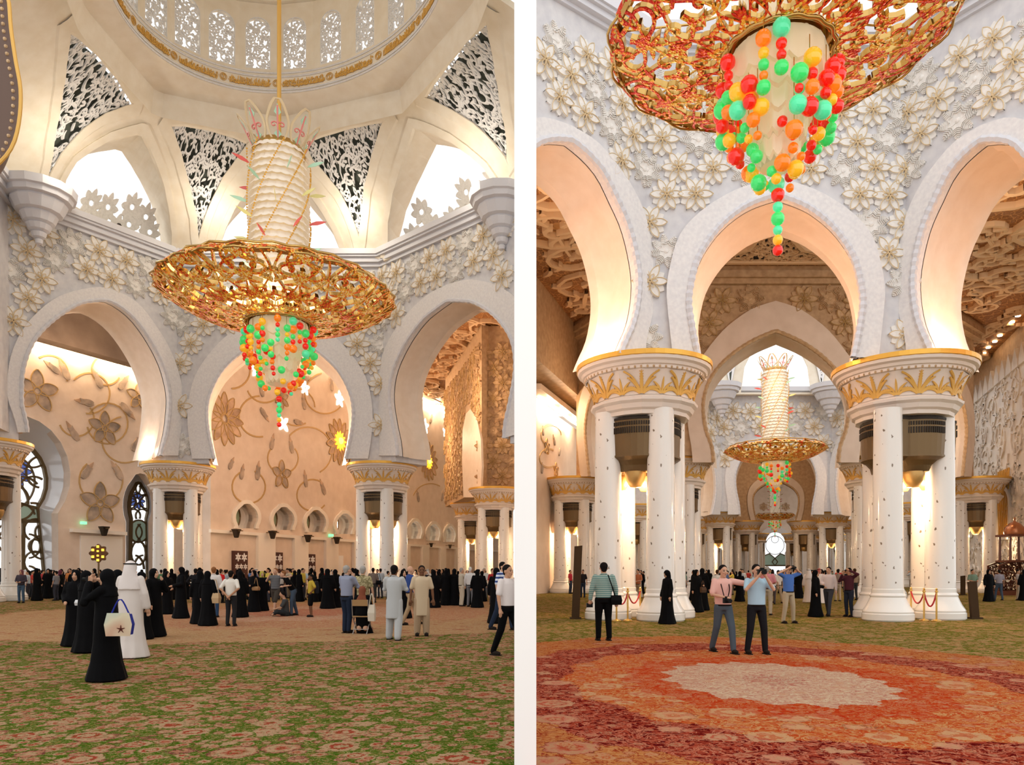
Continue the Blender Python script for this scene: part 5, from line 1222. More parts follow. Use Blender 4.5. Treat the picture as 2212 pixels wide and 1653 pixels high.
# glowing lamp screen on a stand
p = P(213, 0, 44); t = empty('lamp_screen', (p.x, p.y, 0), label='round bronze lamp screen with glowing yellow panels between the leaded windows', cat='lamp')
mb = MB(); mb.lathe([(.35, 0), (.35, .05), (.06, .1), (.05, 2.2), (0, 2.2)], 12); mk('stand', mb, M['bronze'], t, smooth=.6)
mb = MB(); mpf = lambda x, y, h: Vector((x, -h, 2.68+y))
mb.prism([(r*math.cos(a), r*math.sin(a)) for r, a in [(.50+.06*math.cos(8*2*PI*i/64), 2*PI*i/64) for i in range(64)]], mpf, -.06, .06); mk('screen_plate', mb, mat('screen_brown', (.12, .05, .015), .5, .3), t)
M['yellowpanel'] = mat('yellow_panel', (1, .6, .1), .5, emit=(1, .55, .04), es=1.8)
for i in range(6):
    a = PI/2+PI*i/3; mb = MB(); mb.box((.34*math.cos(a), -.09, 2.68+.40*math.sin(a)), (.13, .05, .14)); mk('glowing_panel', mb, M['yellowpanel'], t)
for z_ in (.15, -.15): mb = MB(); mb.box((0, -.09, 2.68+z_*.9), (.10, .05, .1)); mk('glowing_panel', mb, M['yellowpanel'], t)
for px, py, Y in ((50, 403, 39.2), (141, 472, 40.4), (257, 519, 43.9), (371, 565, 47.0)):
    mb = MB(); q = P(px, py, Y); mb.lathe([(0, -.1), (.12, -.1), (.14, .1), (.08, .18), (0, .18)], 10); mk('cornice_lamp', mb, M['bronzedark'], loc=(q.x, q.y, 22.05), smooth=.6, label='tiny dark spotlight standing on the cornice on the round window side', cat='spotlight', group='spotlights on the cornice by the round window')
for px, py, Y in ((833, 563, 46.9), (957, 508, 43.2), (1068, 460, 40.3)):
    mb = MB(); q = P(px, py, Y); mb.lathe([(0, -.1), (.12, -.1), (.14, .1), (.08, .18), (0, .18)], 10); mk('cornice_lamp', mb, M['bronzedark'], loc=(q.x, q.y, 22.05), smooth=.6, label='tiny dark spotlight standing on the cornice on the partition side', cat='spotlight', group='spotlights on the cornice by the partition')

# ================================================================ RIGHT HALL DETAILS
cove(LWp, (1150, 858), (1236, 921), wLW, n=3, e=600)
for q in [(1196, 950, 14, 120), (1172, 930, 12, 100), (1208, 975, 12, 60), (1170, 1010, 14, 80)]: bud(LWp, *q, wLW)
for q in [(1180, 965, 18, 5), (1200, 1015, 16, 5)]: star(LWp, *q, M['petalgrey'], wLW, wid=.27)
for q in [(1190, 940, 22, 0, 260), (1185, 990, 20, 60, 300)]: stem(LWp, *q, wLW)
mb = MB()
for pts, ws in arabesque([(0, 1), (34, 1), (34, 16.6), (0, 16.6)], .35, 1.5, .09, 77, 900, 160): mb.ribbon(pts, ws, .10, lambda x, y, h: RWp.mp(x, y, -h))
mk('vine_relief', mb, M['pearl'], wRW, label='raised glossy vine relief')
mb = MB(); 
for i in range(22):
    u = 1.0+i*1.6; mb.prism([(u-.7, 16.4), (u-.6, 17.0), (u, 17.9), (u+.6, 17.0), (u+.7, 16.4)], RWp.mp, -.2, .1)
mk('crest', mb, M['pearl'], wRW)
c = RWp.hit(2172, 1110); q = RWp.hit(2172, 1062)
mb = MB(); ar = [(c[0]-1.6, 4.2), (c[0]+1.6, 4.2), (c[0]+1.6, q[1]-1)]+[(c[0]+1.6*math.cos(t), q[1]-1+1.3*math.sin(t)) for t in [PI*j/10 for j in range(1, 10)]]+[(c[0]-1.6, q[1]-1)]
mb.prism(ar, RWp.mp, -.1, .02); nn = mk('gold_niche', mb, M['gold'], wRW)
mb = MB(); mb.ribbon(ar+[ar[0]], .22, .25, lambda x, y, h: RWp.mp(x, y, -h)); mk('niche_frame', mb, M['pearl'], nn)
mb = MB()
for i in range(7): mb.ribbon([(c[0]-1.4+i*.45+.2*math.sin(z), z) for z in [4.2+.4*j for j in range(14)]], .06, .1, lambda x, y, h: RWp.mp(x, y, -.1-h))
mk('niche_lattice', mb, M['goldpaint'], nn)
# downlights in the scroll ceiling
for i, (px, py) in enumerate(((2199, 680), (2186, 694), (2160, 723), (2149, 736), (2135, 749), (2125, 761))):
    Y = 18.0*1600/(CY-py); q = P(px, py, Y); mb = MB(); mb.lathe([(0, .0), (.16, .0), (.18, .06)], 10); o = mk('ceiling_spotlight', mb, M['lamp'], loc=(q.x, q.y, cz-.12), label='tiny lit spotlight in the row on the scroll ceiling above the pearl wall', cat='spotlight', group='ceiling spotlights above the pearl wall')
# far window
w3 = empty('window_3', (0, 0, 0)); w3['kind'] = 'structure'; w3['label'] = 'bright arched window at the far end, below the smallest chandelier'
I = E3.hits(hshoe(1674, 1178, 27, 1252, .9)); mb = MB(); mb.prism(I, E3.mp, .5, .55); mk('pane', mb, M['pane'], w3)
def lead3(pts, wd=.12): mb = MB(); mb.ribbon(E3.hits(pts), wd, .14, lambda x, y, h: E3.mp(x, y, .4-h)); mk('muntin', mb, M['leading'], w3)
lead3(arc(1674, 1178, 20, 0, 360, 24), .06); lead3([(1648, 1202), (1662, 1196), (1674, 1206), (1686, 1196), (1700, 1202)]); lead3([(1650, 1222), (1698, 1222)], .14); lead3([(1674, 1206), (1668, 1214), (1674, 1222), (1680, 1214), (1674, 1206)]); lead3(arc(1674, 1165, 8, 0, 360, 12), .05)
mb = MB(); mb.prism(E3.hits([(1650, 1202), (1662, 1197), (1674, 1207), (1686, 1197), (1698, 1202), (1698, 1221), (1650, 1221)]), E3.mp, .42, .5); mk('mint_glass_band', mb, M['mintglass'], w3)
for q in [(1640, 1120, 12, 5), (1708, 1120, 12, 5), (1650, 1095, 9, 6), (1698, 1095, 9, 6)]: star(E3, *q, M['petalrust'], wE3, wid=.27)
# second octagon lunette frame and spandrels high up
LU = Plane(H(-9.5, 84.0, KR), H(9.5, 84.0, KR), KR)
outl = LU.hits([(1470, 852), (1470, 700), (1882, 700), (1882, 852)])
hole = LU.hits([(1600, 848), (1608, 790), (1628, 748), (1652, 722), (1676, 708), (1700, 722), (1724, 748), (1744, 790), (1752, 848)])
sp1 = LU.hits([(1606, 738), (1590, 742), (1572, 748), (1566, 770), (1572, 800), (1578, 838), (1584, 800), (1593, 765)])
sp2 = LU.hits(mir([(1606, 738), (1590, 742), (1572, 748), (1566, 770), (1572, 800), (1578, 838), (1584, 800), (1593, 765)]))
w5 = wall('wall_back.007', LU, outl, .6, M['cream'], holes=[hole], label='cream dome vault of the second bay with a bright pointed opening')
mb = MB()
for s_ in (sp1, sp2):
    mb.prism(s_, LU.mp, -.06, -.02)
mk('spandrel_back', mb, M['dark'], w5); 
for s_ in (sp1, sp2):
    mb = MB()
    for pts, ws in arabesque(s_, .18, .8, .11, 9, 600, 90): mb.ribbon(pts, ws, .1, lambda x, y, h: LU.mp(x, y, -.08-h))
    mb.ribbon(s_+[s_[0]], .15, .12, lambda x, y, h: LU.mp(x, y, -.08-h)); mk('lattice_spandrel', mb, M['lattice'], w5)
# ---- pulpit
M['mahog'] = mat('mahogany', (.16, .045, .02), .35, 0, .5)
p = P(2182, 0, 50.5); t = empty('pulpit', (p.x, p.y, 0), label='carved dark wooden pulpit with open domed canopy against the pearl wall', cat='pulpit')
mb = MB(); mb.box((0, 0, .15), (2.4, 1.4, .3)); mk('base', mb, M['mahog'], t)
for s in (-1, 1):
    mb = MB(); mpf = lambda x, y, h, s=s: Vector((x, s*.6+h, y))
    reg = [(-1.1, .3), (1.1, .3), (1.1, 2.3), (-.2, 2.3), (-1.1, 2.0)]
    for pts, ws in arabesque(reg, .10, .34, .035, 5, 500, 40): mb.ribbon(pts, ws, .05, mpf)
    mb.ribbon(reg+[reg[0]], .07, .08, mpf); mk('side_panel', mb, M['mahog'], t)
mb = MB(); mb.box((.3, 0, 2.3), (1.8, 1.3, .12)); mk('platform', mb, M['mahog'], t)
for i in range(5): mb = MB(); mb.box((-1.0-.0+i*.16, 0, .4+i*.36), (.3, 1.1, .08)); mk('step', mb, M['mahog'], t)
for x, y in ((-.35, -.55), (.95, -.55), (-.35, .55), (.95, .55)): mb = MB(); mb.tube([(x, y, 2.35), (x, y, 4.0)], [.09, .065], 8); mk('post', mb, M['mahog'], t, smooth=.6)
mb = MB(); mb.box((.3, 0, 4.05), (1.75, 1.4, .14)); mk('cornice', mb, M['mahog'], t)
mb = MB(); mb.lathe([(.62, 4.12), (.66, 4.3), (.58, 4.6), (.35, 4.88), (.1, 5.0), (.04, 5.1), (.08, 5.18), (.02, 5.3), (0, 5.4)], 16, c=(.3, 0, 0)); mk('dome', mb, mat('copper_dome', (.45, .17, .07), .25, .6), t, smooth=.7)
# ---- boards, posts and ropes
M['board'] = mat('brown_board', (.055, .030, .014), .8, 0, .1)
def board(px, Y, w_, h, tilt, label):
    p = P(px, 0, Y); mb = MB(); mb.rings([[Vector((-w_/2, -.06, 0)), Vector((w_/2, -.06, 0)), Vector((w_/2, .06, 0)), Vector((-w_/2, .06, 0))], [Vector((-w_/2+tilt, -.06, h)), Vector((w_/2+tilt, -.06, h+.03)), Vector((w_/2+tilt, .06, h+.03)), Vector((-w_/2+tilt, .06, h))]])
    o = empty('floor_board', (p.x, p.y, 0), label=label, cat='board'); mk('panel', mb, M['board'], o); mb = MB(); mb.box((0, 0, .03), (w_+.12, .3, .06)); mk('foot', mb, M['board'], o)
board(1243, 25, .26, 2.45, .1, 'tall narrow brown board standing beside the near columns by the partition')
board(2106, 25, .26, 1.25, -.1, 'short brown board standing beside the near columns, in front of the man in green')
board(1177, 62, .3, 1.15, .05, 'small far brown board behind the columns near the partition')
board(2080, 50, .28, 1.3, 0, 'brown board half hidden behind the near columns by the pulpit')
M['rope'] = mat('red_velvet_rope', (.45, .015, .02), .7); M['brass'] = mat('brass', (.75, .48, .14), .22, .85)
def stanchion(x, y, label):
    o = empty('rope_post', (x, y, 0), label=label, cat='post'); mb = MB(); mb.lathe([(.16, 0), (.16, .03), (.10, .06), (.03, .08), (.028, .92), (.05, .94), (.05, .98), (.02, 1.0), (.045, 1.04), (0, 1.08)], 14); 
    mk('pole', mb, M['brass'], o, smooth=.6); return Vector((x, y, .93))
def rope(a, b, sag, label):
    pts = [a.lerp(b, i/12)-Vector((0, 0, sag*4*(i/12)*(1-i/12))) for i in range(13)]; mb = MB(); mb.tube(pts, .025, 6); mk('rope', mb, M['rope'], label=label, cat='rope')
a = stanchion(P(1356, 0, 23.9).x, 23.9, 'brass rope post standing before the two near columns by the partition'); b = stanchion(P(1383, 0, 25.3).x, 25.3, 'brass rope post behind the near columns by the partition'); c_ = stanchion(P(1331, 0, 23.9).x, 23.8, 'brass rope post half hidden by the outer near column')
rope(a, b, .38, 'red rope rising to the rear post by the partition'); rope(a, c_, .38, 'red rope hanging on the outer side of the brass post by the partition')
a = stanchion(P(1996, 0, 23.9).x, 23.9, 'brass rope post standing before the two near columns by the pulpit'); b = stanchion(P(2023, 0, 23.7).x, 23.7, 'brass rope post beside the outer near column on the pulpit side'); c_ = stanchion(P(1968, 0, 25.2).x, 25.2, 'brass rope post beside the inner near column on the pulpit side')
rope(a, b, .45, 'red rope looping to the outer post on the pulpit side'); rope(a, c_, .38, 'red rope looping to the inner post on the pulpit side')
# ================================================================ PEOPLE
_jobs = []
def remesh(mb, vox, mats, name, smooth=2):
    me = mb.mesh(name, mats); ob = bpy.data.objects.new('tmp', me); C.objects.link(ob)
    m = ob.modifiers.new('r', 'REMESH'); m.mode = 'VOXEL'; m.voxel_size = vox; m.use_smooth_shade = True
    if smooth: q = ob.modifiers.new('s', 'SMOOTH'); q.iterations = smooth; q.factor = .5
    out = bpy.data.meshes.new(name); _jobs.append((ob, out)); return out
def flush():
    dg = bpy.context.evaluated_depsgraph_get()
    for ob, out in _jobs:
        ev = ob.evaluated_get(dg); me = bpy.data.meshes.new_from_object(ev, depsgraph=dg)
        bm = bmesh.new(); bm.from_mesh(me); bm.to_mesh(out); bm.free()
        out.polygons.foreach_set('use_smooth', [True]*len(out.polygons))
        for m in ob.data.materials: out.materials.append(m)
        bpy.data.meshes.remove(me); bpy.data.objects.remove(ob)
    _jobs.clear()
_mc = {}
def cmat(kind, col, rough=.8):
    key = (kind, tuple(round(c, 3) for c in col))
    if key not in _mc: _mc[key] = mat(kind, col, rough, 0, .06)
    return _mc[key]
def stripe_mat(kind, c0, c1, sc):
    m = mat(kind, c0, .85, 0, .2); n, l, b = nodes(m); tc = n.new('ShaderNodeTexCoord'); wv = n.new('ShaderNodeTexWave'); wv.bands_direction = 'Z'; wv.inputs['Scale'].default_value = sc
    cr = n.new('ShaderNodeValToRGB'); cr.color_ramp.elements[0].position = .45; cr.color_ramp.elements[0].color = (*c0, 1); cr.color_ramp.elements[1].position = .55; cr.color_ramp.elements[1].color = (*c1, 1)
    l.new(tc.outputs['Object'], wv.inputs['Vector']); l.new(wv.outputs['Fac'], cr.inputs[0]); l.new(cr.outputs[0], b.inputs['Base Color']); return m
def print_mat(kind, c0, c1, sc):
    m = mat(kind, c0, .85, 0, .2); return vary(m, [c0, c1], sc, 3, [.42, .55])
SKIN = {'light': (.56, .33, .22), 'mid': (.40, .21, .12), 'dark': (.16, .075, .04), 'tan': (.48, .27, .17)}
HAIR = {'black': (.010, .008, .007), 'brown': (.05, .022, .010), 'grey': (.32, .30, .27), 'ginger': (.22, .09, .035), 'white': (.6, .58, .54)}
ARMS = {'down': ((.25, .01, 1.15), (.27, -.05, .90)), 'camera': ((.27, -.17, 1.25), (.07, -.27, 1.50)), 'up': ((.40, -.06, 1.50), (.13, -.16, 1.64)), 'cross': ((.25, -.07, 1.17), (-.05, -.22, 1.22)),
        'behind': ((.28, .13, 1.17), (.05, .20, .95)), 'hold': ((.25, -.03, 1.15), (.10, -.27, 1.10)), 'chin': ((.20, -.20, 1.18), (.06, -.20, 1.42)), 'out': ((.44, -.10, 1.36), (.68, -.20, 1.42)),
        'purse': ((.26, .02, 1.15), (.14, -.20, 1.02)), 'hip': ((.34, .08, 1.18), (.20, -.03, 1.02)), 'face': ((.22, -.22, 1.22), (.07, -.22, 1.52))}
LEGS = {'stand': ((.11, 0), (-.11, .02)), 'wide': ((.17, -.02), (-.17, .02)), 'walk': ((.09, -.26), (-.10, .27)), 'step': ((.16, -.12), (-.12, .14)), 'together': ((.07, 0), (-.07, 0))}
def limb(mb, pts, rs, n=8):
    mb.tube(pts, rs, n)
    for p, r in zip(pts, rs): mb.ball(p, r, n, 6)
def hand(mb, w_, e, side, fine, curl=.35):
    d = (w_-e).normalized(); up = Vector((0, 0, 1)) if abs(d.z) < .8 else Vector((0, -1, 0)); sx = d.cross(up).normalized(); nrm = sx.cross(d).normalized()
    if not fine: mb.ball(w_+d*.06, .045, 8, 6, 1, 1, 1); mb.tube([w_+d*.08, w_+d*.15], [.035, .022], 6); return
    c = w_+d*.055
    mb.tube([w_, w_+d*.03, w_+d*.085], [.026, .034, .038], 8); mb.ball(c+d*.02+sx*.012, .032); mb.ball(c+d*.02-sx*.012, .032)
    for i, (o, L) in enumerate(((-.030, .060), (-.010, .072), (.011, .068), (.031, .052))):
        b = w_+d*.095+sx*o; k1 = b+d*L*.5-nrm*L*curl*.35; k2 = k1+d*L*.4-nrm*L*curl*.8; mb.tube([b-d*.03, b, k1, k2], [.012, .011, .0105, .009], 6); mb.ball(k2, .009, 6, 4)
    b = w_+d*.035+sx*.034*side; k1 = b+(d*.6+sx*side*.7).normalized()*.038; k2 = k1+(d*.9+sx*side*.1).normalized()*.03; mb.tube([w_+d*.02, b, k1, k2], [.016, .014, .012, .010], 6); mb.ball(k2, .010, 6, 4)
def ell(z, rx, ry, cx=0, cy=0, n=20): return [Vector((cx+rx*math.cos(2*PI*i/n), cy+ry*math.sin(2*PI*i/n), z)) for i in range(n)]
def person(px, feet, label, h=1.72, face=0, skin='tan', hair='black', top=None, topm=None, sleeve='short', bottom=None, shoes=(.02, .015, .012), arms=('down', 'down'), legs='stand', outfit='shirt', fabric=(.0035, .0035, .004), scarf=None,
           lean=0, tilt=0, fine=1, Y=None, group=None, seated=False, shorts=False, agal=False, x=None, build=1.0, lod=None, headm=None):
    """face: degrees, 0 looks towards the viewer, 180 away; positive turns to the viewer's right"""
    Y = Y or gY(feet); X = P(px, 0, Y).x if x is None else x
    t = empty('person', (X, Y, 0), math.radians(face), label=label, cat='person', group=group); k = h/1.72; t.scale = (k*build, k*build, k)
    v = {2: .0105, 1: .020, 0: .034}[fine]; vc = {2: .018, 1: .026, 0: .036}[fine]
    dz = 0; hipz = .92
    J = {}
    ln = lambda p: Vector((p[0], p[1]-lean*max(0, p[2]-hipz), p[2]-(abs(lean)*.22)*max(0, p[2]-hipz)))
    sh = [ln((s*.175, .01, 1.41)) for s in (1, -1)]; el, wr = [], []
    for s, a in zip((1, -1), arms):
        e, w_ = ARMS[a]; el.append(ln((s*e[0], e[1], e[2]))); wr.append(ln((s*w_[0], w_[1], w_[2])))
    la = LEGS[legs if outfit != 'robe' else 'together']; an = [Vector((la[0][0], la[0][1], .08)), Vector((la[1][0], la[1][1], .08))]; hp_ = [Vector((.09, 0, .90)), Vector((-.09, 0, .90))]
    kn = [(hp_[i]+an[i])/2+Vector((0, -.035-.12*max(0, abs(an[i].y)-.1), .02)) for i in (0, 1)]
    hc = ln((0, -.012, 1.60)); tl = math.radians(tilt); RX = Matrix.Rotation(-tl, 3, 'X')
    hd = lambda x_, y_, z_: hc+RX@Vector((x_, y_, z_))
    # ---- body, one continuous surface
    b = MB()
    b.ball(hd(0, .012, .03), .1, 14, 10, .77, .98, .95, RX); b.ball(hd(0, -.018, -.045), .07, 12, 8, .82, .92, 1.0, RX); b.ball(hd(0, -.062, -.095), .026, 8, 6)
    b.tube([hd(0, -.085, .018), hd(0, -.112, -.022), hd(0, -.095, -.034)], [.010, .017, .012], 6)
    for s in (1, -1): b.ball(hd(s*.080, .012, -.005), .024, 8, 6, .4, .8, 1.3, RX); b.ball(hd(s*.034, -.074, -.02), .024, 8, 6)
    b.tube([hd(-.022, -.089, -.062), hd(0, -.094, -.060), hd(.022, -.089, -.062)], .009, 6)
    limb(b, [ln((0, .02, 1.40)), hc+Vector((0, .015, -.06))], [.060, .054])
    tr = [ell(z, rx, ry) for z, rx, ry in ((.86, .13, .10), (.98, .145, .10), (1.12, .125, .09), (1.28, .155, .10), (1.38, .165, .095), (1.44, .09, .07))]
    b.rings([[ln(p) for p in r] for r in tr])
    for i, s in ((0, 1), (1, -1)):
        limb(b, [sh[i], (sh[i]+el[i])/2, el[i], el[i].lerp(wr[i], .5), wr[i]], [.052, .045, .038, .035, .025]); hand(b, wr[i], el[i], s, fine == 2)
        if not seated: limb(b, [hp_[i], kn[i], kn[i].lerp(an[i], .35), an[i]], [.085, .055, .052, .036]); b.ball(an[i]+Vector((0, -.05, -.04)), .05, 8, 6, .85, 2.2, .75)
        else:
            kk = Vector((hp_[i].x*1.8, -.36, .52)); aa = Vector((hp_[i].x*1.6, -.36, .10)); limb(b, [hp_[i]-Vector((0, 0, .36)), kk, aa], [.085, .055, .036])
    sm = cmat('skin', SKIN[skin]); body = put('body', remesh(b, v, [sm], 'body'), t)
    # eyes, brows, lips
    if fine:
        e = MB()
        for s in (1, -1): e.ball(hd(s*.031, -.086, .006), .0095, 8, 6, 1.3, .6, .8); e.tube([hd(s*.015, -.092, .028), hd(s*.048, -.084, .027)], .005, 5)
        mk('eyes', e, cmat('eye_dark', (.015, .01, .008), .3), body); e = MB(); e.tube([hd(-.02, -.094, -.062), hd(0, -.100, -.061), hd(.02, -.094, -.062)], [.003, .007, .003], 6); mk('lips', e, cmat('lip', (.30, .10, .08)), body)
    fm = lambda c: cmat('cloth', c)
    mt = topm or (fm(top) if top else fm(fabric))
    # ---- head cover or hair
    if scarf is None or (scarf and scarf == 'none'):
        a = MB(); a.ball(hd(0, .026, .048), .1, 12, 9, .86, 1.0, .93, RX); a.ball(hd(0, .060, -.01), .065, 10, 8, 1.05, .72, 1.2, RX)
        if hair != 'bald': put('hair', remesh(a, max(v, .016), [cmat('hair', HAIR[hair])], 'hair'), t)
    else:
        a = MB(); a.ball(hd(0, .030, .022), .118, 14, 10, .90, .96, 1.07, RX)
        if agal: a.rings([ell(hc.z+.05, .100, .10, hc.x, hc.y+.045), ell(hc.z-.05, .112, .10, hc.x, hc.y+.060), ell(hc.z-.14, .140, .105, hc.x, hc.y+.062), ell(hc.z-.24, .195, .125, hc.x, hc.y+.05), ell(hc.z-.38, .205, .13, hc.x, hc.y+.06)])
        else: a.rings([[q for q in ell(hc.z-.02, .092, .085, hc.x, hc.y+.055)], ell(hc.z-.12, .095, .10, hc.x, hc.y+.045), ell(hc.z-.20, .15, .115, hc.x, hc.y+.04), ell(hc.z-.30, .205, .13, hc.x, hc.y+.04)])
        sc_ = put('headscarf', remesh(a, max(v, .018), [headm or fm(scarf)], 'headscarf'), t)
        if agal: g = MB(); g.tube([hd(.108*math.cos(q), .030+.108*math.sin(q), .085) for q in [2*PI*i/16 for i in range(17)]], .011, 6, False); mk('head_band', g, fm((.01, .01, .01)), sc_)
    # ---- garments
    def sleeves(m_, r0, r1, L):
        for i in (0, 1):
            if L == 'short': limb(m_, [sh[i], sh[i].lerp(el[i], .45), sh[i].lerp(el[i], .85)], [r0, r0*.95, r0*.92])
            else: limb(m_, [sh[i], (sh[i]+el[i])/2, el[i], el[i].lerp(wr[i], .92)], [r0, r0*.96, (r0+r1)/2, r1])
    if outfit == 'robe':
        g = MB(); fw = (.02 if legs != 'walk' else .05)
        rr = [ell(.015, .30+fw, .25+fw*2), ell(.30, .255, .215), ell(.60, .215, .18), ell(.95, .205, .165), ell(1.15, .19, .15), ell(1.30, .20, .145), ell(1.40, .185, .125), ell(1.47, .10, .09)]
        out = []
        for q, r in enumerate(rr):
            wgt = max(0, 1-q/3.2); out.append([ln((p.x*(1+.05*wgt*math.sin(9*i/20*2*PI)), p.y*(1+.05*wgt*math.sin(9*i/20*2*PI)), p.z)) for i, p in enumerate(r)])
        if seated: out = [[Vector((p.x, p.y-(.30 if p.z < .5 else .12), p.z)) for p in r] if r[0].z < .7 else [Vector((p.x, p.y, p.z)) for p in r] for r in out]
        g.rings(out); sleeves(g, .070, .066, 'long'); put('robe', remesh(g, vc, [mt], 'robe'), t)
    else:
        z0 = .50 if outfit == 'kurta' else .93
        g = MB(); rr = [(z0, .195 if outfit == 'kurta' else .165, .16 if outfit == 'kurta' else .125), (.96, .168, .13), (1.12, .168, .128), (1.28, .185, .125), (1.38, .182, .115), (1.44, .12, .09), (1.47, .075, .075)]
        g.rings([[ln(p) if p.z > hipz else p for p in ell(*r)] for r in rr]); sleeves(g, .066, .045, sleeve)
        s_ = put('shirt' if outfit != 'kurta' else 'long_tunic', remesh(g, vc, [mt], 'shirt'), t)
        if fine: g = MB(); g.tube([hd(.060*math.cos(q), .018+.062*math.sin(q), -.135-.02*math.cos(q-PI/2)*-1) for q in [2*PI*i/14 for i in range(15)]], .014, 6, False); mk('collar', g, mt, s_)
        bc = fm(bottom or (.015, .016, .02)); g = MB()
        if not seated:
            for i in (0, 1):
                wd = 1.35 if outfit == 'kurta' else 1.0
                if shorts: limb(g, [hp_[i], kn[i]], [.105, .085])
                else: limb(g, [hp_[i], kn[i], an[i]+Vector((0, .01, .0))], [.102, .074*wd, .058*wd])
        else:
            for i in (0, 1): kk = Vector((hp_[i].x*1.8, -.36, .52)); limb(g, [hp_[i]-Vector((0, 0, .36)), kk, Vector((kk.x, -.36, .12))], [.1, .075, .06])
        g.rings([ell(.84, .15, .12), ell(.98, .160, .122)]); put('trousers', remesh(g, vc, [bc], 'trousers'), t)
        if fine and outfit != 'kurta': g = MB(); g.rings([ell(.925, .169, .130), ell(.955, .169, .130)]); mk('belt', g, fm((.012, .008, .006)), t)
    if not seated:
        for i in (0, 1): g = MB(); g.ball(an[i]+Vector((0, -.055, -.035)), .052, 10, 7, .95, 2.35, .85); g.box(an[i]+Vector((0, -.05, -.07)), (.085, .24, .02)); mk('shoe', g, fm(shoes), t, smooth=.6)
    return t
def at_(t, v):     # local point of a person to world
    c, s = math.cos(t.rotation_euler[2]), math.sin(t.rotation_euler[2]); v = Vector((v[0]*t.scale[0], v[1]*t.scale[1], v[2]*t.scale[2]))
    return t.location+Vector((v.x*c-v.y*s, v.x*s+v.y*c, v.z))
def camera_prop(t, v, label, k=1):
    p = at_(t, v); o = empty('camera_body' if False else 'camera', p, t.rotation_euler[2], label=label, cat='camera'); mb = MB(); mb.box((0, 0, 0), (.13*k, .06*k, .09*k)); mb.box((0, 0, .055*k), (.06*k, .05*k, .03*k)); mk('housing', mb, cmat('black_plastic', (.012, .012, .012), .4), o)
    mb = MB(); mb.tube([(0, -.02, 0), (0, -.12*k, 0)], .036*k, 12); mk('lens', mb, cmat('black_plastic', (.012, .012, .012), .4), o)
def bag(t, v, label, col, w_=.32, h=.24, strap=None, m=None, name='shoulder_bag'):
    p = at_(t, v); o = empty(name, p, t.rotation_euler[2], label=label, cat='bag'); mb = MB()
    mb.rings([[Vector((x*w_/2, y*.06, -h/2)) for x, y in ((-.9, -1), (.9, -1), (.9, 1), (-.9, 1))], [Vector((x*w_/2, y*.08, 0)) for x, y in ((-1, -1), (1, -1), (1, 1), (-1, 1))], [Vector((x*w_/2, y*.04, h/2)) for x, y in ((-.85, -1), (.85, -1), (.85, 1), (-.85, 1))]])
    mk('bag_body', mb, m or cmat('leather', col, .6), o)
    if strap: mb = MB(); q = smoothcurve([(-w_*.35, h/2), (0, h/2+strap), (w_*.35, h/2)], 14); mb.tube([Vector((x, 0, z)) for x, z in q], .013, 6); mk('strap', mb, cmat('leather', col, .6), o)
    return o
BK = (.0035, .0035, .004)
# ---- left hall, nearest first
t = person(230, 1470, 'woman in black robe walking past with a printed shopping bag, nearest figure', 1.62, -90, 'light', outfit='robe', scarf=BK, arms=('face', 'face'), legs='step', fine=2)
M['bagprint'] = vary(mat('bag_print', (.7, .65, .5), .4), [(.25, .50, .48), (.62, .56, .40), (.50, .26, .17)], 1.6, 2, [.3, .5, .7])
o = bag(t, (.02, .40, .90), 'large glossy blue shopping bag with pale printed front on the walking woman', (.02, .03, .25), .42, .36, .26, name='shopping_bag'); 
mb = MB(); mb.rings([[Vector((x, -.085, z)) for x, z in ((-.20, -.20), (.20, -.20), (.23, .0), (.18, .20), (-.18, .20), (-.23, 0))], [Vector((x, -.095, z)) for x, z in ((-.20, -.20), (.20, -.20), (.23, .0), (.18, .20), (-.18, .20), (-.23, 0))]]); mk('printed_front', mb, M['bagprint'], o)
for j in range(5): mb = MB(); a = PI/2+2*PI*j/5; mb.ribbon([(.05+.0*math.cos(a), -.08), (.05+.07*math.cos(a), -.08+.07*math.sin(a))], [.016, .004], .006, lambda x, y, h: Vector((x, -.096-h, y))); mk('printed_star', mb, cmat('print_brown', (.10, .03, .02)), o)
o.rotation_euler[2] = 0.1; o.location.y -= .30; o.scale = (.82,)*3
camera_prop(t, (0, -.28, 1.58), 'small camera held to the face of the walking woman', .7)
person(188, 1410, 'woman in black robe standing just behind the woman with the shopping bag', 1.60, 160, 'light', outfit='robe', scarf=BK, arms=('camera', 'down'), fine=1)
t = person(164, 1396, 'woman in long black veil looking this way, holding a small phone', 1.62, 8, 'tan', outfit='robe', scarf=BK, arms=('down', 'purse'), fine=1, legs='step')
bag(t, (.14, -.24, 1.0), 'small pale phone in the veiled woman\'s hand', (.6, .6, .6), .07, .12, name='phone')['category'] = 'phone'
person(283, 1421, 'man in full white robe and white head cloth seen from behind', 1.78, 180, 'tan', outfit='robe', fabric=(.62, .56, .52), scarf=(.66, .60, .57), agal=True, fine=2)
person(256, 1407, 'woman in black robe hidden behind the man in white robe', 1.62, 140, 'tan', outfit='robe', scarf=BK)
person(333, 1376, 'woman in black robe in profile with hand raised to her chin', 1.66, 75, 'light', outfit='robe', scarf=BK, arms=('chin', 'down'))
person(307, 1381, 'woman in black robe standing at the right shoulder of the white robed man', 1.58, 150, outfit='robe', scarf=BK)
person(361, 1327, 'woman in black robe with light scarf hem, between two taller black robes', 1.6, 60, 'light', outfit='robe', scarf=BK, arms=('hold', 'down'))
person(391, 1336, 'tall woman in black robe with hand hanging, beside the dark suited man', 1.74, -50, 'tan', outfit='robe', scarf=BK, arms=('hold', 'purse'))
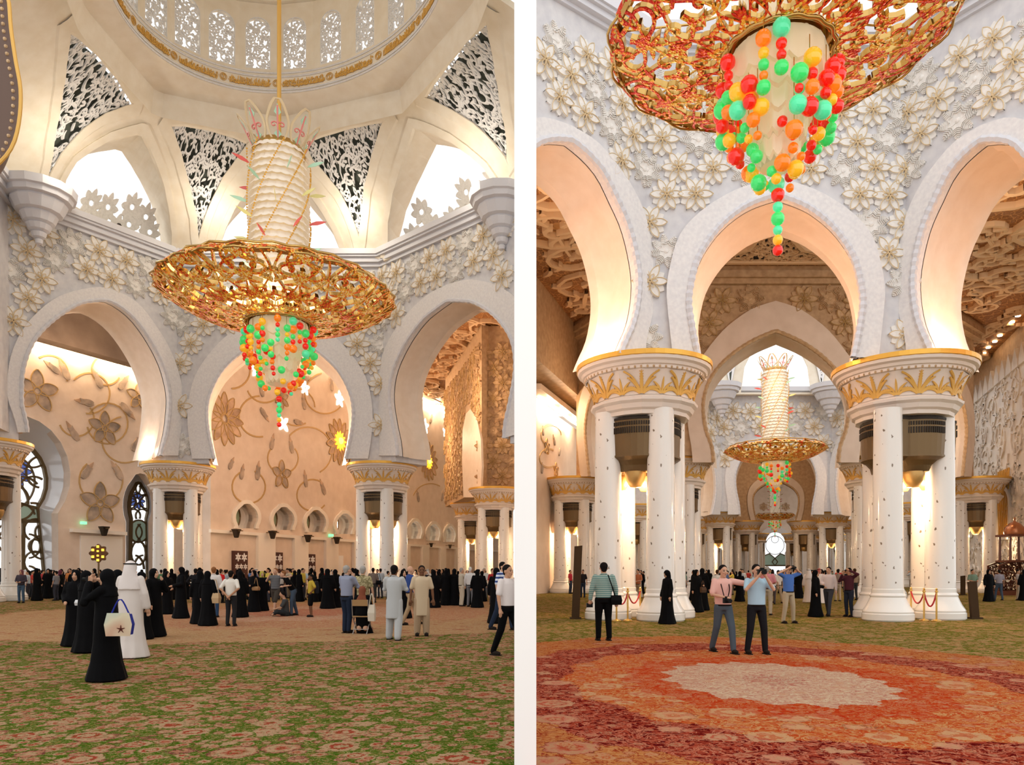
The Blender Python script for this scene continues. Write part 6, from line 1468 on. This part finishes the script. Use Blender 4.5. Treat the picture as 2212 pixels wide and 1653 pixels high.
person(423, 1316, 'man in dark suit walking away between the black robed women', 1.72, 180, 'mid', top=(.012, .012, .014), sleeve='long', bottom=(.012, .012, .014), arms=('hip', 'down'))
person(432, 1348, 'woman in black robe standing left of the woman with the beige handbag', 1.62, 200, outfit='robe', scarf=BK)
t = person(449, 1352, 'woman in black robe seen from behind with beige handbag', 1.60, 170, outfit='robe', scarf=BK)
bag(t, (-.26, .0, .88), 'beige leather handbag on the shoulder of the black robed woman', (.46, .32, .18), .30, .30, .42, name='handbag')
person(462, 1334, 'ginger haired person with white cloth round the shoulders', 1.75, 190, 'light', 'ginger', top=(.62, .58, .55), sleeve='long', bottom=(.03, .06, .12))
person(478, 1303, 'man in bright red shirt behind the white shirted man', 1.70, 150, 'light', 'brown', top=(.55, .02, .02), bottom=BK)
person(499, 1353, 'man in white shirt and dark trousers, hands clasped behind his back', 1.62, 180, 'mid', 'black', top=(.66, .62, .55), bottom=(.02, .02, .022), arms=('behind', 'behind'), fine=2)
person(519, 1334, 'woman in black robe just right of the man with hands behind his back', 1.62, 200, outfit='robe', scarf=BK)
t = person(548, 1322, 'woman in black robe with brown shoulder bag facing this way', 1.64, -20, 'tan', outfit='robe', scarf=BK, arms=('hold', 'down')); bag(t, (.22, -.12, .98), 'brown shoulder bag of the black robed woman near the first door', (.30, .17, .08), .30, .16, .35)
person(566, 1320, 'woman in black robe with yellow green scarf', 1.60, 30, 'light', outfit='robe', scarf=(.40, .36, .06))
# photographer group in the middle
person(595, 1328, 'man in striped grey shirt and shorts taking a picture', 1.72, -10, 'light', 'ginger', topm=stripe_mat('grey_stripes', (.02, .022, .03), (.22, .22, .22), 9), shorts=True, bottom=(.06, .05, .04), arms=('out', 'camera'), legs='walk')
def floor_sitter(px, feet, label, top, hair='black', face=-60):
    t = person(px, feet, label, 1.70, face, 'tan', hair, top=top, arms=('hold', 'hold'), seated=True, lean=.25); 
    t.location.z = -.42; return t
def sitter(px, feet, label, top, bottom, face, hair='black', skin='tan'):
    """sitting on the carpet: folded legs in front, torso upright"""
    Y = gY(feet); t = empty('person', (P(px, 0, Y).x, Y, 0), math.radians(face), label=label, cat='person'); b = MB(); sm = cmat('skin', SKIN[skin])
    hc = Vector((0, -.10, .78)); b.ball(hc, .1, 12, 9, .8, .98, 1.15); b.ball(hc+Vector((0, -.1, -.02)), .018, 6, 4); limb(b, [(0, -.02, .58), hc], [.06, .055]); b.rings([ell(.05, .17, .14), ell(.3, .15, .12), ell(.5, .18, .11), ell(.6, .12, .08)])
    for s in (1, -1):
        limb(b, [(s*.17, 0, .55), (s*.24, -.14, .32), (s*.05, -.32, .26)], [.05, .04, .028]); hand(b, Vector((s*.05, -.32, .26)), Vector((s*.24, -.14, .32)), s, False); limb(b, [(s*.1, 0, .12), (s*.36, -.30, .16), (-s*.05, -.42, .07)], [.085, .06, .04]); b.ball((-s*.12, -.44, .05), .045, 8, 6, 1.8, .8, .9)
    put('body', remesh(b, .02, [sm], 'body'), t)
    g = MB(); g.rings([ell(.06, .185, .155), ell(.3, .17, .14), ell(.5, .19, .125), ell(.61, .12, .09)]); 
    for s in (1, -1): limb(g, [(s*.17, 0, .55), (s*.23, -.12, .36)], [.066, .06])
    put('shirt', remesh(g, .024, [cmat('cloth', top)], 'shirt'), t); g = MB(); g.rings([ell(.02, .19, .17), ell(.16, .19, .16)])
    for s in (1, -1): limb(g, [(s*.1, 0, .12), (s*.36, -.30, .16), (-s*.02, -.40, .08)], [.1, .078, .055])
    put('trousers', remesh(g, .024, [cmat('cloth', bottom)], 'trousers'), t); a = MB(); a.ball(hc+Vector((0, .02, .03)), .1, 12, 9, .88, 1, 1.05); put('hair', remesh(a, .02, [cmat('hair', HAIR[hair])], 'hair'), t); return t
sitter(616, 1331, 'man in dark shirt sitting cross-legged on the carpet beside the striped photographer', (.05, .05, .05), (.025, .028, .03), -70)
person(634, 1330, 'man in black shirt and jeans bending over the seated man', 1.70, -60, 'light', 'ginger', top=BK, bottom=(.05, .07, .10), arms=('hold', 'hold'), lean=.55, legs='step')
t = person(672, 1333, 'boy in yellow shirt and black shorts with a black backpack', 1.50, -60, 'dark', 'black', top=(.42, .30, .04), shorts=True, bottom=BK, arms=('hip', 'down')); bag(t, (0, .20, 1.2), 'black backpack on the boy in yellow', (.015, .015, .018), .30, .42, name='backpack')
person(656, 1294, 'man in pale blue shirt and khaki trousers behind the boy in yellow', 1.75, 10, 'light', 'brown', top=(.42, .52, .60), bottom=(.42, .35, .24), arms=('hold', 'down'))
person(708, 1315, 'broad woman in black robe with her back turned near the pale door', 1.70, 170, outfit='robe', scarf=BK, build=1.15)
person(724, 1313, 'woman in black robe close beside the broad woman near the pale door', 1.68, 200, outfit='robe', scarf=BK)
person(696, 1297, 'man in red shirt and jeans behind the broad black robed woman', 1.74, 150, 'tan', 'black', top=(.55, .03, .02), bottom=(.06, .09, .14), arms=('camera', 'down'))
person(749, 1368, 'tall grey haired man in blue grey shirt and dark jeans, hand on chin', 1.75, 150, 'light', 'grey', top=(.24, .26, .34), sleeve='long', bottom=(.015, .022, .04), arms=('cross', 'chin'), fine=2, legs='together')
person(784, 1362, 'man in olive patterned shirt standing behind the seated woman', 1.74, 175, 'light', 'grey', topm=print_mat('olive_print', (.42, .36, .20), (.20, .17, .08), 22), bottom=(.03, .03, .03))
# seated woman on folding chair
yc = gY(1369); xc = P(783, 0, yc).x
t = person(783, 1369, 'woman in black with rust brown headscarf sitting on a folding chair', 1.55, 175, outfit='robe', scarf=(.20, .065, .035), seated=True, fine=1, Y=yc-.05); t.location.z = -.34
t['label'] = 'woman in black with rust brown headscarf sitting on a folding chair'
M['tube'] = mat('grey_tube', (.30, .28, .26), .35, .6)
ch = empty('folding_chair', (xc, yc, 0), math.radians(175), label='folding metal chair with tan back under the seated woman', cat='chair')
mb = MB(); mb.box((0, -.02, .45), (.42, .40, .03)); mk('seat', mb, cmat('tan_pad', (.30, .18, .08)), ch); mb = MB(); mb.box((0, .20, .80), (.40, .03, .16)); mk('backrest', mb, cmat('tan_pad', (.30, .18, .08)), ch)
for s in (1, -1):
    for pts in ([(s*.21, .22, .88), (s*.21, .16, .45), (s*.20, -.20, .0)], [(s*.18, -.16, .45), (s*.18, .24, 0)]): mb = MB(); mb.tube(pts, .012, 6); mk('leg', mb, M['tube'], ch)
mb = MB(); mb.tube([(-.18, .18, .12), (.18, .18, .12)], .01, 6); mk('stretcher', mb, M['tube'], ch)
bag(t, (-.30, .10, .98), 'cream tote bag hanging on the back of the folding chair', (.58, .52, .42), .18, .42, .30, name='tote_bag')
t = person(806, 1302, 'man in grey brown shirt seen from behind with black bag at his hip', 1.78, 180, 'mid', 'black', top=(.16, .13, .11), bottom=(.03, .03, .03), legs='step'); bag(t, (-.28, 0, 1.0), 'black camera bag on the man in grey brown', BK, .28, .22, .4)
person(852, 1383, 'man in light grey long tunic seen from behind with folded arms', 1.74, 172, 'dark', 'black', top=(.42, .43, .43), sleeve='long', outfit='kurta', bottom=(.42, .43, .43), arms=('cross', 'cross'), fine=2, legs='step', build=1.05)
person(911, 1374, 'dark skinned man in beige long tunic facing this way', 1.74, 12, 'dark', 'black', top=(.55, .43, .29), outfit='kurta', bottom=(.42, .30, .19), arms=('down', 'down'), fine=2, build=1.02)
person(872, 1336, 'woman in black robe between the two men in long tunics', 1.66, 30, 'light', outfit='robe', scarf=BK, arms=('chin', 'down'))
person(886, 1350, 'bald man in blue shirt and khaki trousers behind the beige tunic', 1.76, 120, 'light', 'bald', top=(.03, .06, .20), bottom=(.34, .24, .14), legs='walk')
person(937, 1313, 'broad woman in black robe right of the beige tunic man', 1.66, 170, outfit='robe', scarf=BK, build=1.1)
person(964, 1308, 'woman in black robe two places right of the beige tunic man', 1.70, 190, outfit='robe', scarf=BK)
person(982, 1308, 'woman in black robe touching the man in beige with grey hair', 1.72, 150, outfit='robe', scarf=BK)
person(997, 1310, 'grey haired man in beige shirt and cream trousers raising a camera', 1.76, 120, 'light', 'grey', top=(.50, .44, .34), bottom=(.58, .50, .38), arms=('camera', 'camera'))
person(1010, 1307, 'thin woman in black robe between the beige man and the white shirted man', 1.64, 180, outfit='robe', scarf=BK)
person(1016, 1311, 'grey haired man in white shirt and grey trousers', 1.80, 160, 'light', 'white', top=(.62, .60, .58), sleeve='long', bottom=(.16, .16, .17))
person(1031, 1313, 'woman in black robe right of the man in white shirt and grey trousers', 1.68, 190, outfit='robe', scarf=BK)
person(1046, 1297, 'man in white shirt and grey trousers facing this way near the striped man', 1.78, 10, 'tan', 'grey', top=(.60, .60, .58), sleeve='long', bottom=(.12, .12, .13), arms=('hold', 'hold'))
person(1064, 1306, 'man in dark red shirt left of the striped polo man', 1.74, 40, 'light', 'brown', top=(.35, .03, .03), bottom=(.10, .09, .08))
person(1073, 1347, 'black robed figure hidden behind the striped polo man', 1.70, 160, outfit='robe', scarf=BK)
t = person(1084, 1361, 'man in white polo with blue stripes and dark jeans by the partition', 1.86, 60, 'light', 'black', topm=stripe_mat('polo_stripes', (.62, .66, .74), (.03, .06, .20), 3.2), bottom=(.02, .03, .055), legs='walk', fine=2, lean=.05)
person(1098, 1417, 'man in white shirt and black trousers cut by the partition edge', 1.72, 50, 'tan', 'black', top=(.68, .62, .60), bottom=BK, arms=('hold', 'down'), legs='walk', fine=2, x=-.33)
# left group near the big window
for q in [(10, 1287, 'person in navy top with pale cloth bag at the frame edge', dict(top=(.03, .04, .12), bottom=(.03, .03, .05), face=20)),
          (30, 1284, 'woman in black robe next to the navy top person', dict(outfit='robe', scarf=BK, face=150)),
          (46, 1303, 'woman in jeans and long dark coat with maroon patterned scarf', dict(top=(.05, .04, .05), sleeve='long', bottom=(.05, .08, .12), scarf=(.16, .06, .07), arms=('hold', 'hold'), face=10)),
          (74, 1291, 'woman in black robe seen from behind between the jeans woman and the red photographer', dict(outfit='robe', scarf=BK, face=180)),
          (92, 1288, 'man in dark red shirt and black trousers raising a camera', dict(top=(.28, .03, .03), bottom=BK, arms=('camera', 'camera'), face=140)),
          (104, 1281, 'man in grey shirt behind the red photographer', dict(top=(.20, .22, .26), bottom=(.04, .04, .05), face=160)),
          (115, 1281, 'woman in black robe beside the grey shirted man', dict(outfit='robe', scarf=BK, face=100)),
          (131, 1296, 'woman in black robe with maroon headscarf', dict(outfit='robe', scarf=(.12, .03, .05), face=120)),
          (150, 1290, 'slim woman in black robe beside the yellow shirt', dict(outfit='robe', scarf=BK, face=60)),
          (161, 1286, 'person in bright yellow shirt left of the black veils', dict(top=(.65, .50, .04), bottom=BK, face=40)),
          (185, 1289, 'man in dark red top with a black cap', dict(top=(.26, .05, .04), bottom=(.03, .03, .04), face=170)),
          (5, 1295, 'woman in black robe cut by the frame edge', dict(outfit='robe', scarf=BK, face=170))]:
    face = q[3].pop('face'); person(q[0], q[1], q[2], 1.68, face, **q[3])
# ---- right hall
t = person(1304, 1384, 'man in green striped shirt and black trousers with shoulder bag, back turned', 1.80, 185, 'tan', 'black', topm=stripe_mat('green_stripes', (.08, .20, .19), (.36, .44, .38), 7.5), sleeve='long', bottom=BK, arms=('down', 'down'), fine=2, build=1.08)
bag(t, (-.24, .08, .90), 'black shoulder bag of the man in green stripes', BK, .26, .22, name='shoulder_bag')
mb = MB(); a, b = at_(t, (-.22, .06, 1.0)), at_(t, (-.06, .15, 1.46)); mb.tube([a, (a+b)/2+Vector((0, -.04, 0)), b], .014, 6); mk('bag_strap', mb, cmat('cloth', BK), label='black strap of the bag on the green striped man', cat='strap')
camera_prop(t, (.28, -.08, .78), 'black camera dangling from the hand of the man in green stripes', 1.1)
person(1441, 1348, 'woman in black robe gazing up beside the near columns', 1.62, -70, 'tan', outfit='robe', scarf=BK, tilt=-28, legs='step', fine=2)
t = person(1562, 1410, 'man in pink shirt and jeans stretching one arm to his companion', 1.72, 12, 'light', 'black', top=(.72, .42, .36), bottom=(.07, .09, .11), arms=('out', 'hold'), legs='walk', fine=2)
camera_prop(t, (-.08, -.32, 1.04), 'black camera in the hands of the man in pink', 1.15)
mb = MB(); pts = [at_(t, v) for v in ((-.10, -.25, 1.10), (-.10, -.14, 1.30), (-.06, .02, 1.47), (.06, .02, 1.47), (.06, -.15, 1.30), (-.02, -.25, 1.12))]; mb.tube([Vector(p) for p in smoothcurve([tuple(p) for p in pts], 24)], .010, 5); mk('neck_strap', mb, cmat('cloth', BK), label='dark neck strap of the camera on the man in pink', cat='strap')
t = person(1634, 1413, 'man in light blue shirt and black trousers aiming a camera this way', 1.73, 5, 'light', 'black', top=(.36, .52, .62), bottom=(.012, .012, .014), arms=('camera', 'camera'), legs='wide', fine=2)
camera_prop(t, (0, -.26, 1.58), 'black camera held to the eye of the man in light blue', 1.2)
t = person(1703, 1347, 'man in blue shirt and khaki trousers shooting upward with raised elbows', 1.78, 20, 'light', 'brown', top=(.07, .15, .42), bottom=(.40, .31, .21), arms=('up', 'up'), tilt=-20, legs='wide', fine=2)
camera_prop(t, (0, -.20, 1.66), 'camera above the face of the man in blue and khaki', 1.0)
person(1762, 1333, 'woman in black robe with raised phone beside the white shirted walker', 1.64, 60, 'tan', outfit='robe', scarf=BK, arms=('hold', 'down'))
person(1790, 1331, 'man in pale pink shirt and dark jeans walking, head turned left', 1.76, -40, 'light', 'black', top=(.66, .56, .54), sleeve='long', bottom=(.05, .05, .06), legs='walk', arms=('down', 'hold'))
person(1834, 1333, 'man in dark maroon jumper and navy jeans lifting a camera', 1.72, -60, 'tan', 'black', top=(.07, .02, .03), sleeve='long', bottom=(.02, .025, .04), arms=('up', 'camera'))
t = person(1505, 1323, 'woman in black robe with brown bag near the inner row of columns', 1.66, 30, 'tan', outfit='robe', scarf=BK, arms=('hold', 'down')); bag(t, (.15, -.20, .92), 'brown bag carried by the black robed woman near the inner columns', (.09, .05, .03), .26, .22, .25)
person(1517, 1319, 'woman in black robe standing behind the one with the brown bag', 1.72, 160, outfit='robe', scarf=BK)
person(1549, 1304, 'man in white shirt and khaki trousers left of the man in pink', 1.68, 170, 'light', 'brown', top=(.60, .60, .58), bottom=(.38, .30, .20))
person(1657, 1329, 'heavy man in pink polo and khaki trousers behind the blue photographer', 1.78, 150, 'light', 'grey', top=(.58, .22, .24), bottom=(.44, .36, .26), arms=('hold', 'hold'), build=1.1)
person(1598, 1300, 'woman in black robe between the two men in front', 1.60, 180, outfit='robe', scarf=BK)
person(1669, 1305, 'man in white shirt and dark trousers right of the pink polo', 1.62, 160, 'tan', 'black', top=(.60, .55, .50), bottom=(.05, .04, .04), legs='walk')
person(1681, 1303, 'man in cream shirt and khaki trousers under the far window', 1.66, 190, 'tan', 'black', top=(.58, .52, .46), bottom=(.34, .25, .16), legs='walk')
person(1747, 1302, 'man in white robe and white head cloth behind the black robed woman', 1.72, 170, outfit='robe', fabric=(.62, .56, .52), scarf=(.64, .60, .56), agal=True)
person(1770, 1304, 'man in white robe with red checked head cloth', 1.74, 20, outfit='robe', fabric=(.64, .56, .50), scarf=(.45, .12, .10), agal=True)
person(1810, 1299, 'man in brown striped shirt and khaki trousers, back turned', 1.72, 180, 'tan', 'black', topm=stripe_mat('brown_stripes', (.12, .07, .05), (.30, .22, .17), 9), bottom=(.36, .28, .20))
person(1846, 1297, 'man in tan jacket behind the maroon jumper', 1.76, 190, 'tan', 'brown', top=(.25, .17, .11), sleeve='long', bottom=(.03, .03, .03))
person(1725, 1293, 'slim woman in black robe left of the white robed man', 1.64, 180, outfit='robe', scarf=BK)
for q in [(1215, 1281, 'man in orange red shirt and khaki trousers beside the far column', dict(top=(.48, .09, .04), bottom=(.34, .22, .12), arms=('hold', 'hold'), face=10)),
          (1232, 1283, 'person in crimson shirt partly behind the tall brown board', dict(top=(.42, .03, .05), bottom=(.03, .04, .07), face=60)),
          (1259, 1291, 'man in dark shirt and jeans between the board and the near column', dict(top=(.02, .018, .02), bottom=(.02, .03, .05), face=-20)),
          (1166, 1273, 'woman in black robe closest to the partition on its carpet side', dict(outfit='robe', scarf=BK, face=150)),
          (1182, 1273, 'person in yellow top near the small far board', dict(top=(.60, .44, .06), bottom=BK, arms=('hold', 'down'), face=-60)),
          (1378, 1300, 'man in rust brown shirt seen between the two near columns', dict(top=(.42, .14, .06), bottom=(.34, .24, .15), arms=('hold', 'down'), face=-40)),
          (1362, 1302, 'dark dressed person beside the rust shirted man between the columns', dict(top=(.02, .02, .03), bottom=(.02, .02, .03), face=100)),
          (1980, 1290, 'woman in black robe seen between the near columns by the pulpit', dict(outfit='robe', scarf=BK, face=180)),
          (2101, 1300, 'man in green shirt standing behind the short brown board', dict(top=(.14, .20, .14), bottom=(.05, .05, .05), arms=('hold', 'hold'), face=0)),
          (2136, 1300, 'woman in black robe facing this way near the pulpit', dict(outfit='robe', scarf=BK, face=5)),
          (2158, 1297, 'man in grey shirt and jeans between the black robe and the pulpit', dict(top=(.24, .22, .25), bottom=(.05, .07, .10), arms=('down', 'down'), legs='step', face=170)),
          (2199, 1297, 'man in beige striped shirt in front of the pulpit', dict(topm=stripe_mat('beige_stripes', (.42, .34, .28), (.20, .15, .12), 8), bottom=(.45, .36, .26), face=40)),
          (2212, 1298, 'dark figure cut by the frame edge beside the pulpit', dict(outfit='robe', scarf=BK, face=170))]:
    face = q[3].pop('face'); person(q[0], q[1], q[2], 1.70, face, **q[3])
flush()
# ---- far crowd: prototypes copied with their parts
def proto(**k):
    t = person(0, 0, 'x', Y=300, x=0, fine=0, **k); return t
PR = {'robe': proto(outfit='robe', scarf=BK, face=0), 'robe2': proto(outfit='robe', scarf=BK, arms=('hold', 'down')), 'white': proto(outfit='robe', fabric=(.6, .55, .5), scarf=(.6, .56, .52), agal=True),
      'shirt': proto(top=(.55, .53, .5), bottom=(.04, .04, .05)), 'cam': proto(top=(.3, .3, .35), bottom=(.2, .16, .11), arms=('camera', 'camera'))}
flush()
TOPS = [('white', (.60, .57, .54)), ('red', (.45, .05, .04)), ('blue', (.10, .16, .32)), ('pale blue', (.42, .50, .58)), ('orange', (.55, .20, .06)), ('grey', (.22, .22, .24)), ('yellow', (.60, .46, .08)), ('dark', (.03, .03, .035)), ('green', (.10, .22, .12)), ('cream', (.55, .47, .36))]
R = random.Random(11); used = set()
def crowd(n, pxa, pxb, ya, yb, where, pick=.58, avoid=()):
    placed = []; i = 0; tries = 0
    while i < n and tries < n*40:
        tries += 1; px = R.uniform(pxa, pxb); Y = R.uniform(ya, yb); p = P(px, 0, Y)
        if any(math.hypot(p.x-a, p.y-b) < r for a, b, r in avoid) or any(math.hypot(p.x-a, p.y-b) < .55 for a, b in placed): continue
        if where == 'green' and p.x > -.5 or where != 'green' and p.x < .5: continue
        placed.append((p.x, p.y)); q = R.random(); kind = 'robe' if q < pick*.6 else 'robe2' if q < pick else 'white' if q < pick+.06 else 'cam' if q < pick+.16 else 'shirt'
        src = PR[kind]; key = (kind, where); o = dup(src, loc=(p.x, p.y, 0), rz=R.uniform(0, 2*PI)); s = R.uniform(.93, 1.05)*1.0; o.scale = (s, s, s); i += 1
        Z = ((150, 'by the huge round window'), (330, 'below the glowing lamp screen'), (450, 'by the lamp side columns'), (550, 'before the first maroon door'), (640, 'before the second maroon door'), (740, 'before the third maroon door'), (910, 'by the gold ceiling arch columns'), (2000, 'near the partition')) if where == 'green' else ((1340, 'by the small far board'), (1500, 'behind the partition side columns'), (1600, 'left of the far window'), (1700, 'right below the far window'), (1790, 'right of the far window'), (1950, 'beside the pulpit side columns'), (3000, 'between columns and pulpit'))
        hall = next(n_ for lim, n_ in Z if px < lim)+(', front rank' if Y < (45 if where == 'green' else 58) else ', back rank')
        if kind in ('robe', 'robe2'): o['label'] = 'woman in black robe '+('with hands clasped ' if kind == 'robe2' else '')+hall; o['group'] = 'black robed women '+('with hands clasped ' if kind == 'robe2' else '')+hall
        elif kind == 'white': o['label'] = 'man in white robe in crowd '+hall; o['group'] = 'white robed men of the far crowd '+hall
        else:
            nm, c = R.choice(TOPS); m_ = cmat('cloth', c)
            for ch in o.children:
                if ch.name.startswith('shirt'): ch.material_slots[0].link = 'OBJECT'; ch.material_slots[0].material = m_
            act = 'with camera ' if kind == 'cam' else ''
            o['label'] = f'{nm} shirted visitor {act}{hall}'; o['group'] = f'{nm} shirted visitors {act}of the far crowd {hall}'
cl = [(o.location.x, o.location.y, 2.3) for o in bpy.data.objects if o.name.startswith('column_cluster')]+[(P(213, 0, 44).x, 44, 1.0)]
mid = [(o.location.x, o.location.y, .6) for o in bpy.data.objects if o.name.startswith('person') and o.location.y < 299]
crowd(34, 0, 330, 40, 56, 'green', .55, cl+mid); crowd(62, 330, 1100, 38, 50, 'green', .6, cl+mid); crowd(26, 560, 1100, 50, 60, 'green', .5, cl+mid)
crowd(64, 1490, 1865, 46, 76, 'red', .5, cl+mid); crowd(14, 1340, 1500, 40, 60, 'red', .5, cl+mid); crowd(8, 1960, 2090, 44, 60, 'red', .5, cl+mid)
def rm(o):
    for c_ in list(o.children): rm(c_)
    bpy.data.objects.remove(o)
for o in PR.values(): rm(o)
# small pieces that stay joined are stuff; distant clusters get their own place
for o in bpy.data.objects:
    n_ = o.name.split('.')[0]
    if n_ in ('crown_gems', 'crown_scrolls', 'gold_beads', 'grille_slots', 'lamp_bulb', 'bead_row', 'scroll_relief', 'grille_scrolls', 'lattice_spandrel', 'window_lattice', 'calligraphy_panel', 'dome_ornament', 'vine_relief', 'bead_course', 'spandrel_back', 'crest', 'niche_lattice', 'eyes') and o.parent: o['kind'] = 'stuff'
_far = ['in the second rank beyond the far arch, partition side of the axis', 'in the second rank beyond the far arch, pulpit side of the axis', 'outside the second rank on the partition side', 'outside the second rank on the pulpit side', 'nearest to the far window on its partition side', 'nearest to the far window on its pulpit side',
        'two places from the far window on its partition side', 'two places from the far window on its pulpit side', 'three places from the far window on its partition side', 'three places from the far window on its pulpit side', 'in the outer aisle seen past the near board', 'seen between the near shafts on the partition side', 'seen between the near shafts on the pulpit side']
for o, w_ in zip([f0]+[o for o in bpy.data.objects if o.name.startswith('column_cluster') and o is not f0 and o.get('group') == 'distant column clusters of the far aisles'], _far): o['label'] = 'distant column cluster '+w_
# warm lamps: on the capitals, under the vent grilles, and unseen fill added in the bays
for px, Y in ((1285, 24.6), (1519, 25.6), (1833, 25.6), (2067, 24.6)): pl_((P(px, 0, Y).x, Y, 9.3), 170, (1, .62, .42), .15)
for px, Y in ((318, 48), (478, 49), (732, 49), (892, 48)): pl_((P(px, 0, Y).x, Y, 9.6), 420, (1, .72, .54), .15)
for x, y in ((3.97, 25.4), (13.12, 25.4)): pl_((x, y, 4.3), 260, (1, .70, .42))
for px, Y, e in ((385, 48.7, 420), (825, 48.7, 420), (1020, 76, 500), (1079, 62.6, 500), (1461, 46.6, 350), (1891, 46.6, 350), (1240, 56, 450), (2108, 56, 450), (1555, 88, 500), (1796, 88, 500)):
    q = P(px, 0, Y); pl_((q.x, q.y, 4.3), e, (1, .70, .42))
# unseen fill lamps added to brighten the bays behind the arches
for s, Y, k, z, e in ((-9.5, 34, KR, 16, 1800), (0, 34, KR, 16, 700), (10, 34, KR, 16, 2500), (-11, 48, KR, 14, 1500), (12, 50, KR, 14, 2500), (0, 60, KR, 17, 2500), (0, 95, KR, 15, 2500), (0, 130, KR, 14, 5000), (-11, 80, KR, 13, 2500), (12, 80, KR, 13, 2500),
                      (-14, 54, KL, 16, 1500), (2, 54, KL, 16, 1500), (13, 60, KL, 16, 3500), (14, 74, KL, 15, 2500)):
    q = H(s, Y, k); pl_((q.x, q.y, z), e*(.15 if k == KR else .3), (1, .68, .44), .4)
# chandelier light, cornice spotlights, and an unseen fill lamp added inside the dome
q = H(0, 31, KL); 
pl_((q.x, q.y-2.2, 12.6), 200, (1, .86, .66), .6)
for s, Y in ((-10.5, 38), (-4, 44.5), (4, 44.5), (9.5, 39)): p = H(s, Y, KL); pl_((p.x, p.y, 22.6), 170, (1, .9, .74), .4)
pl_((H(-.2, 32.6, KL).x, 32.6, 30.5), 160, (1, .88, .7), .5)
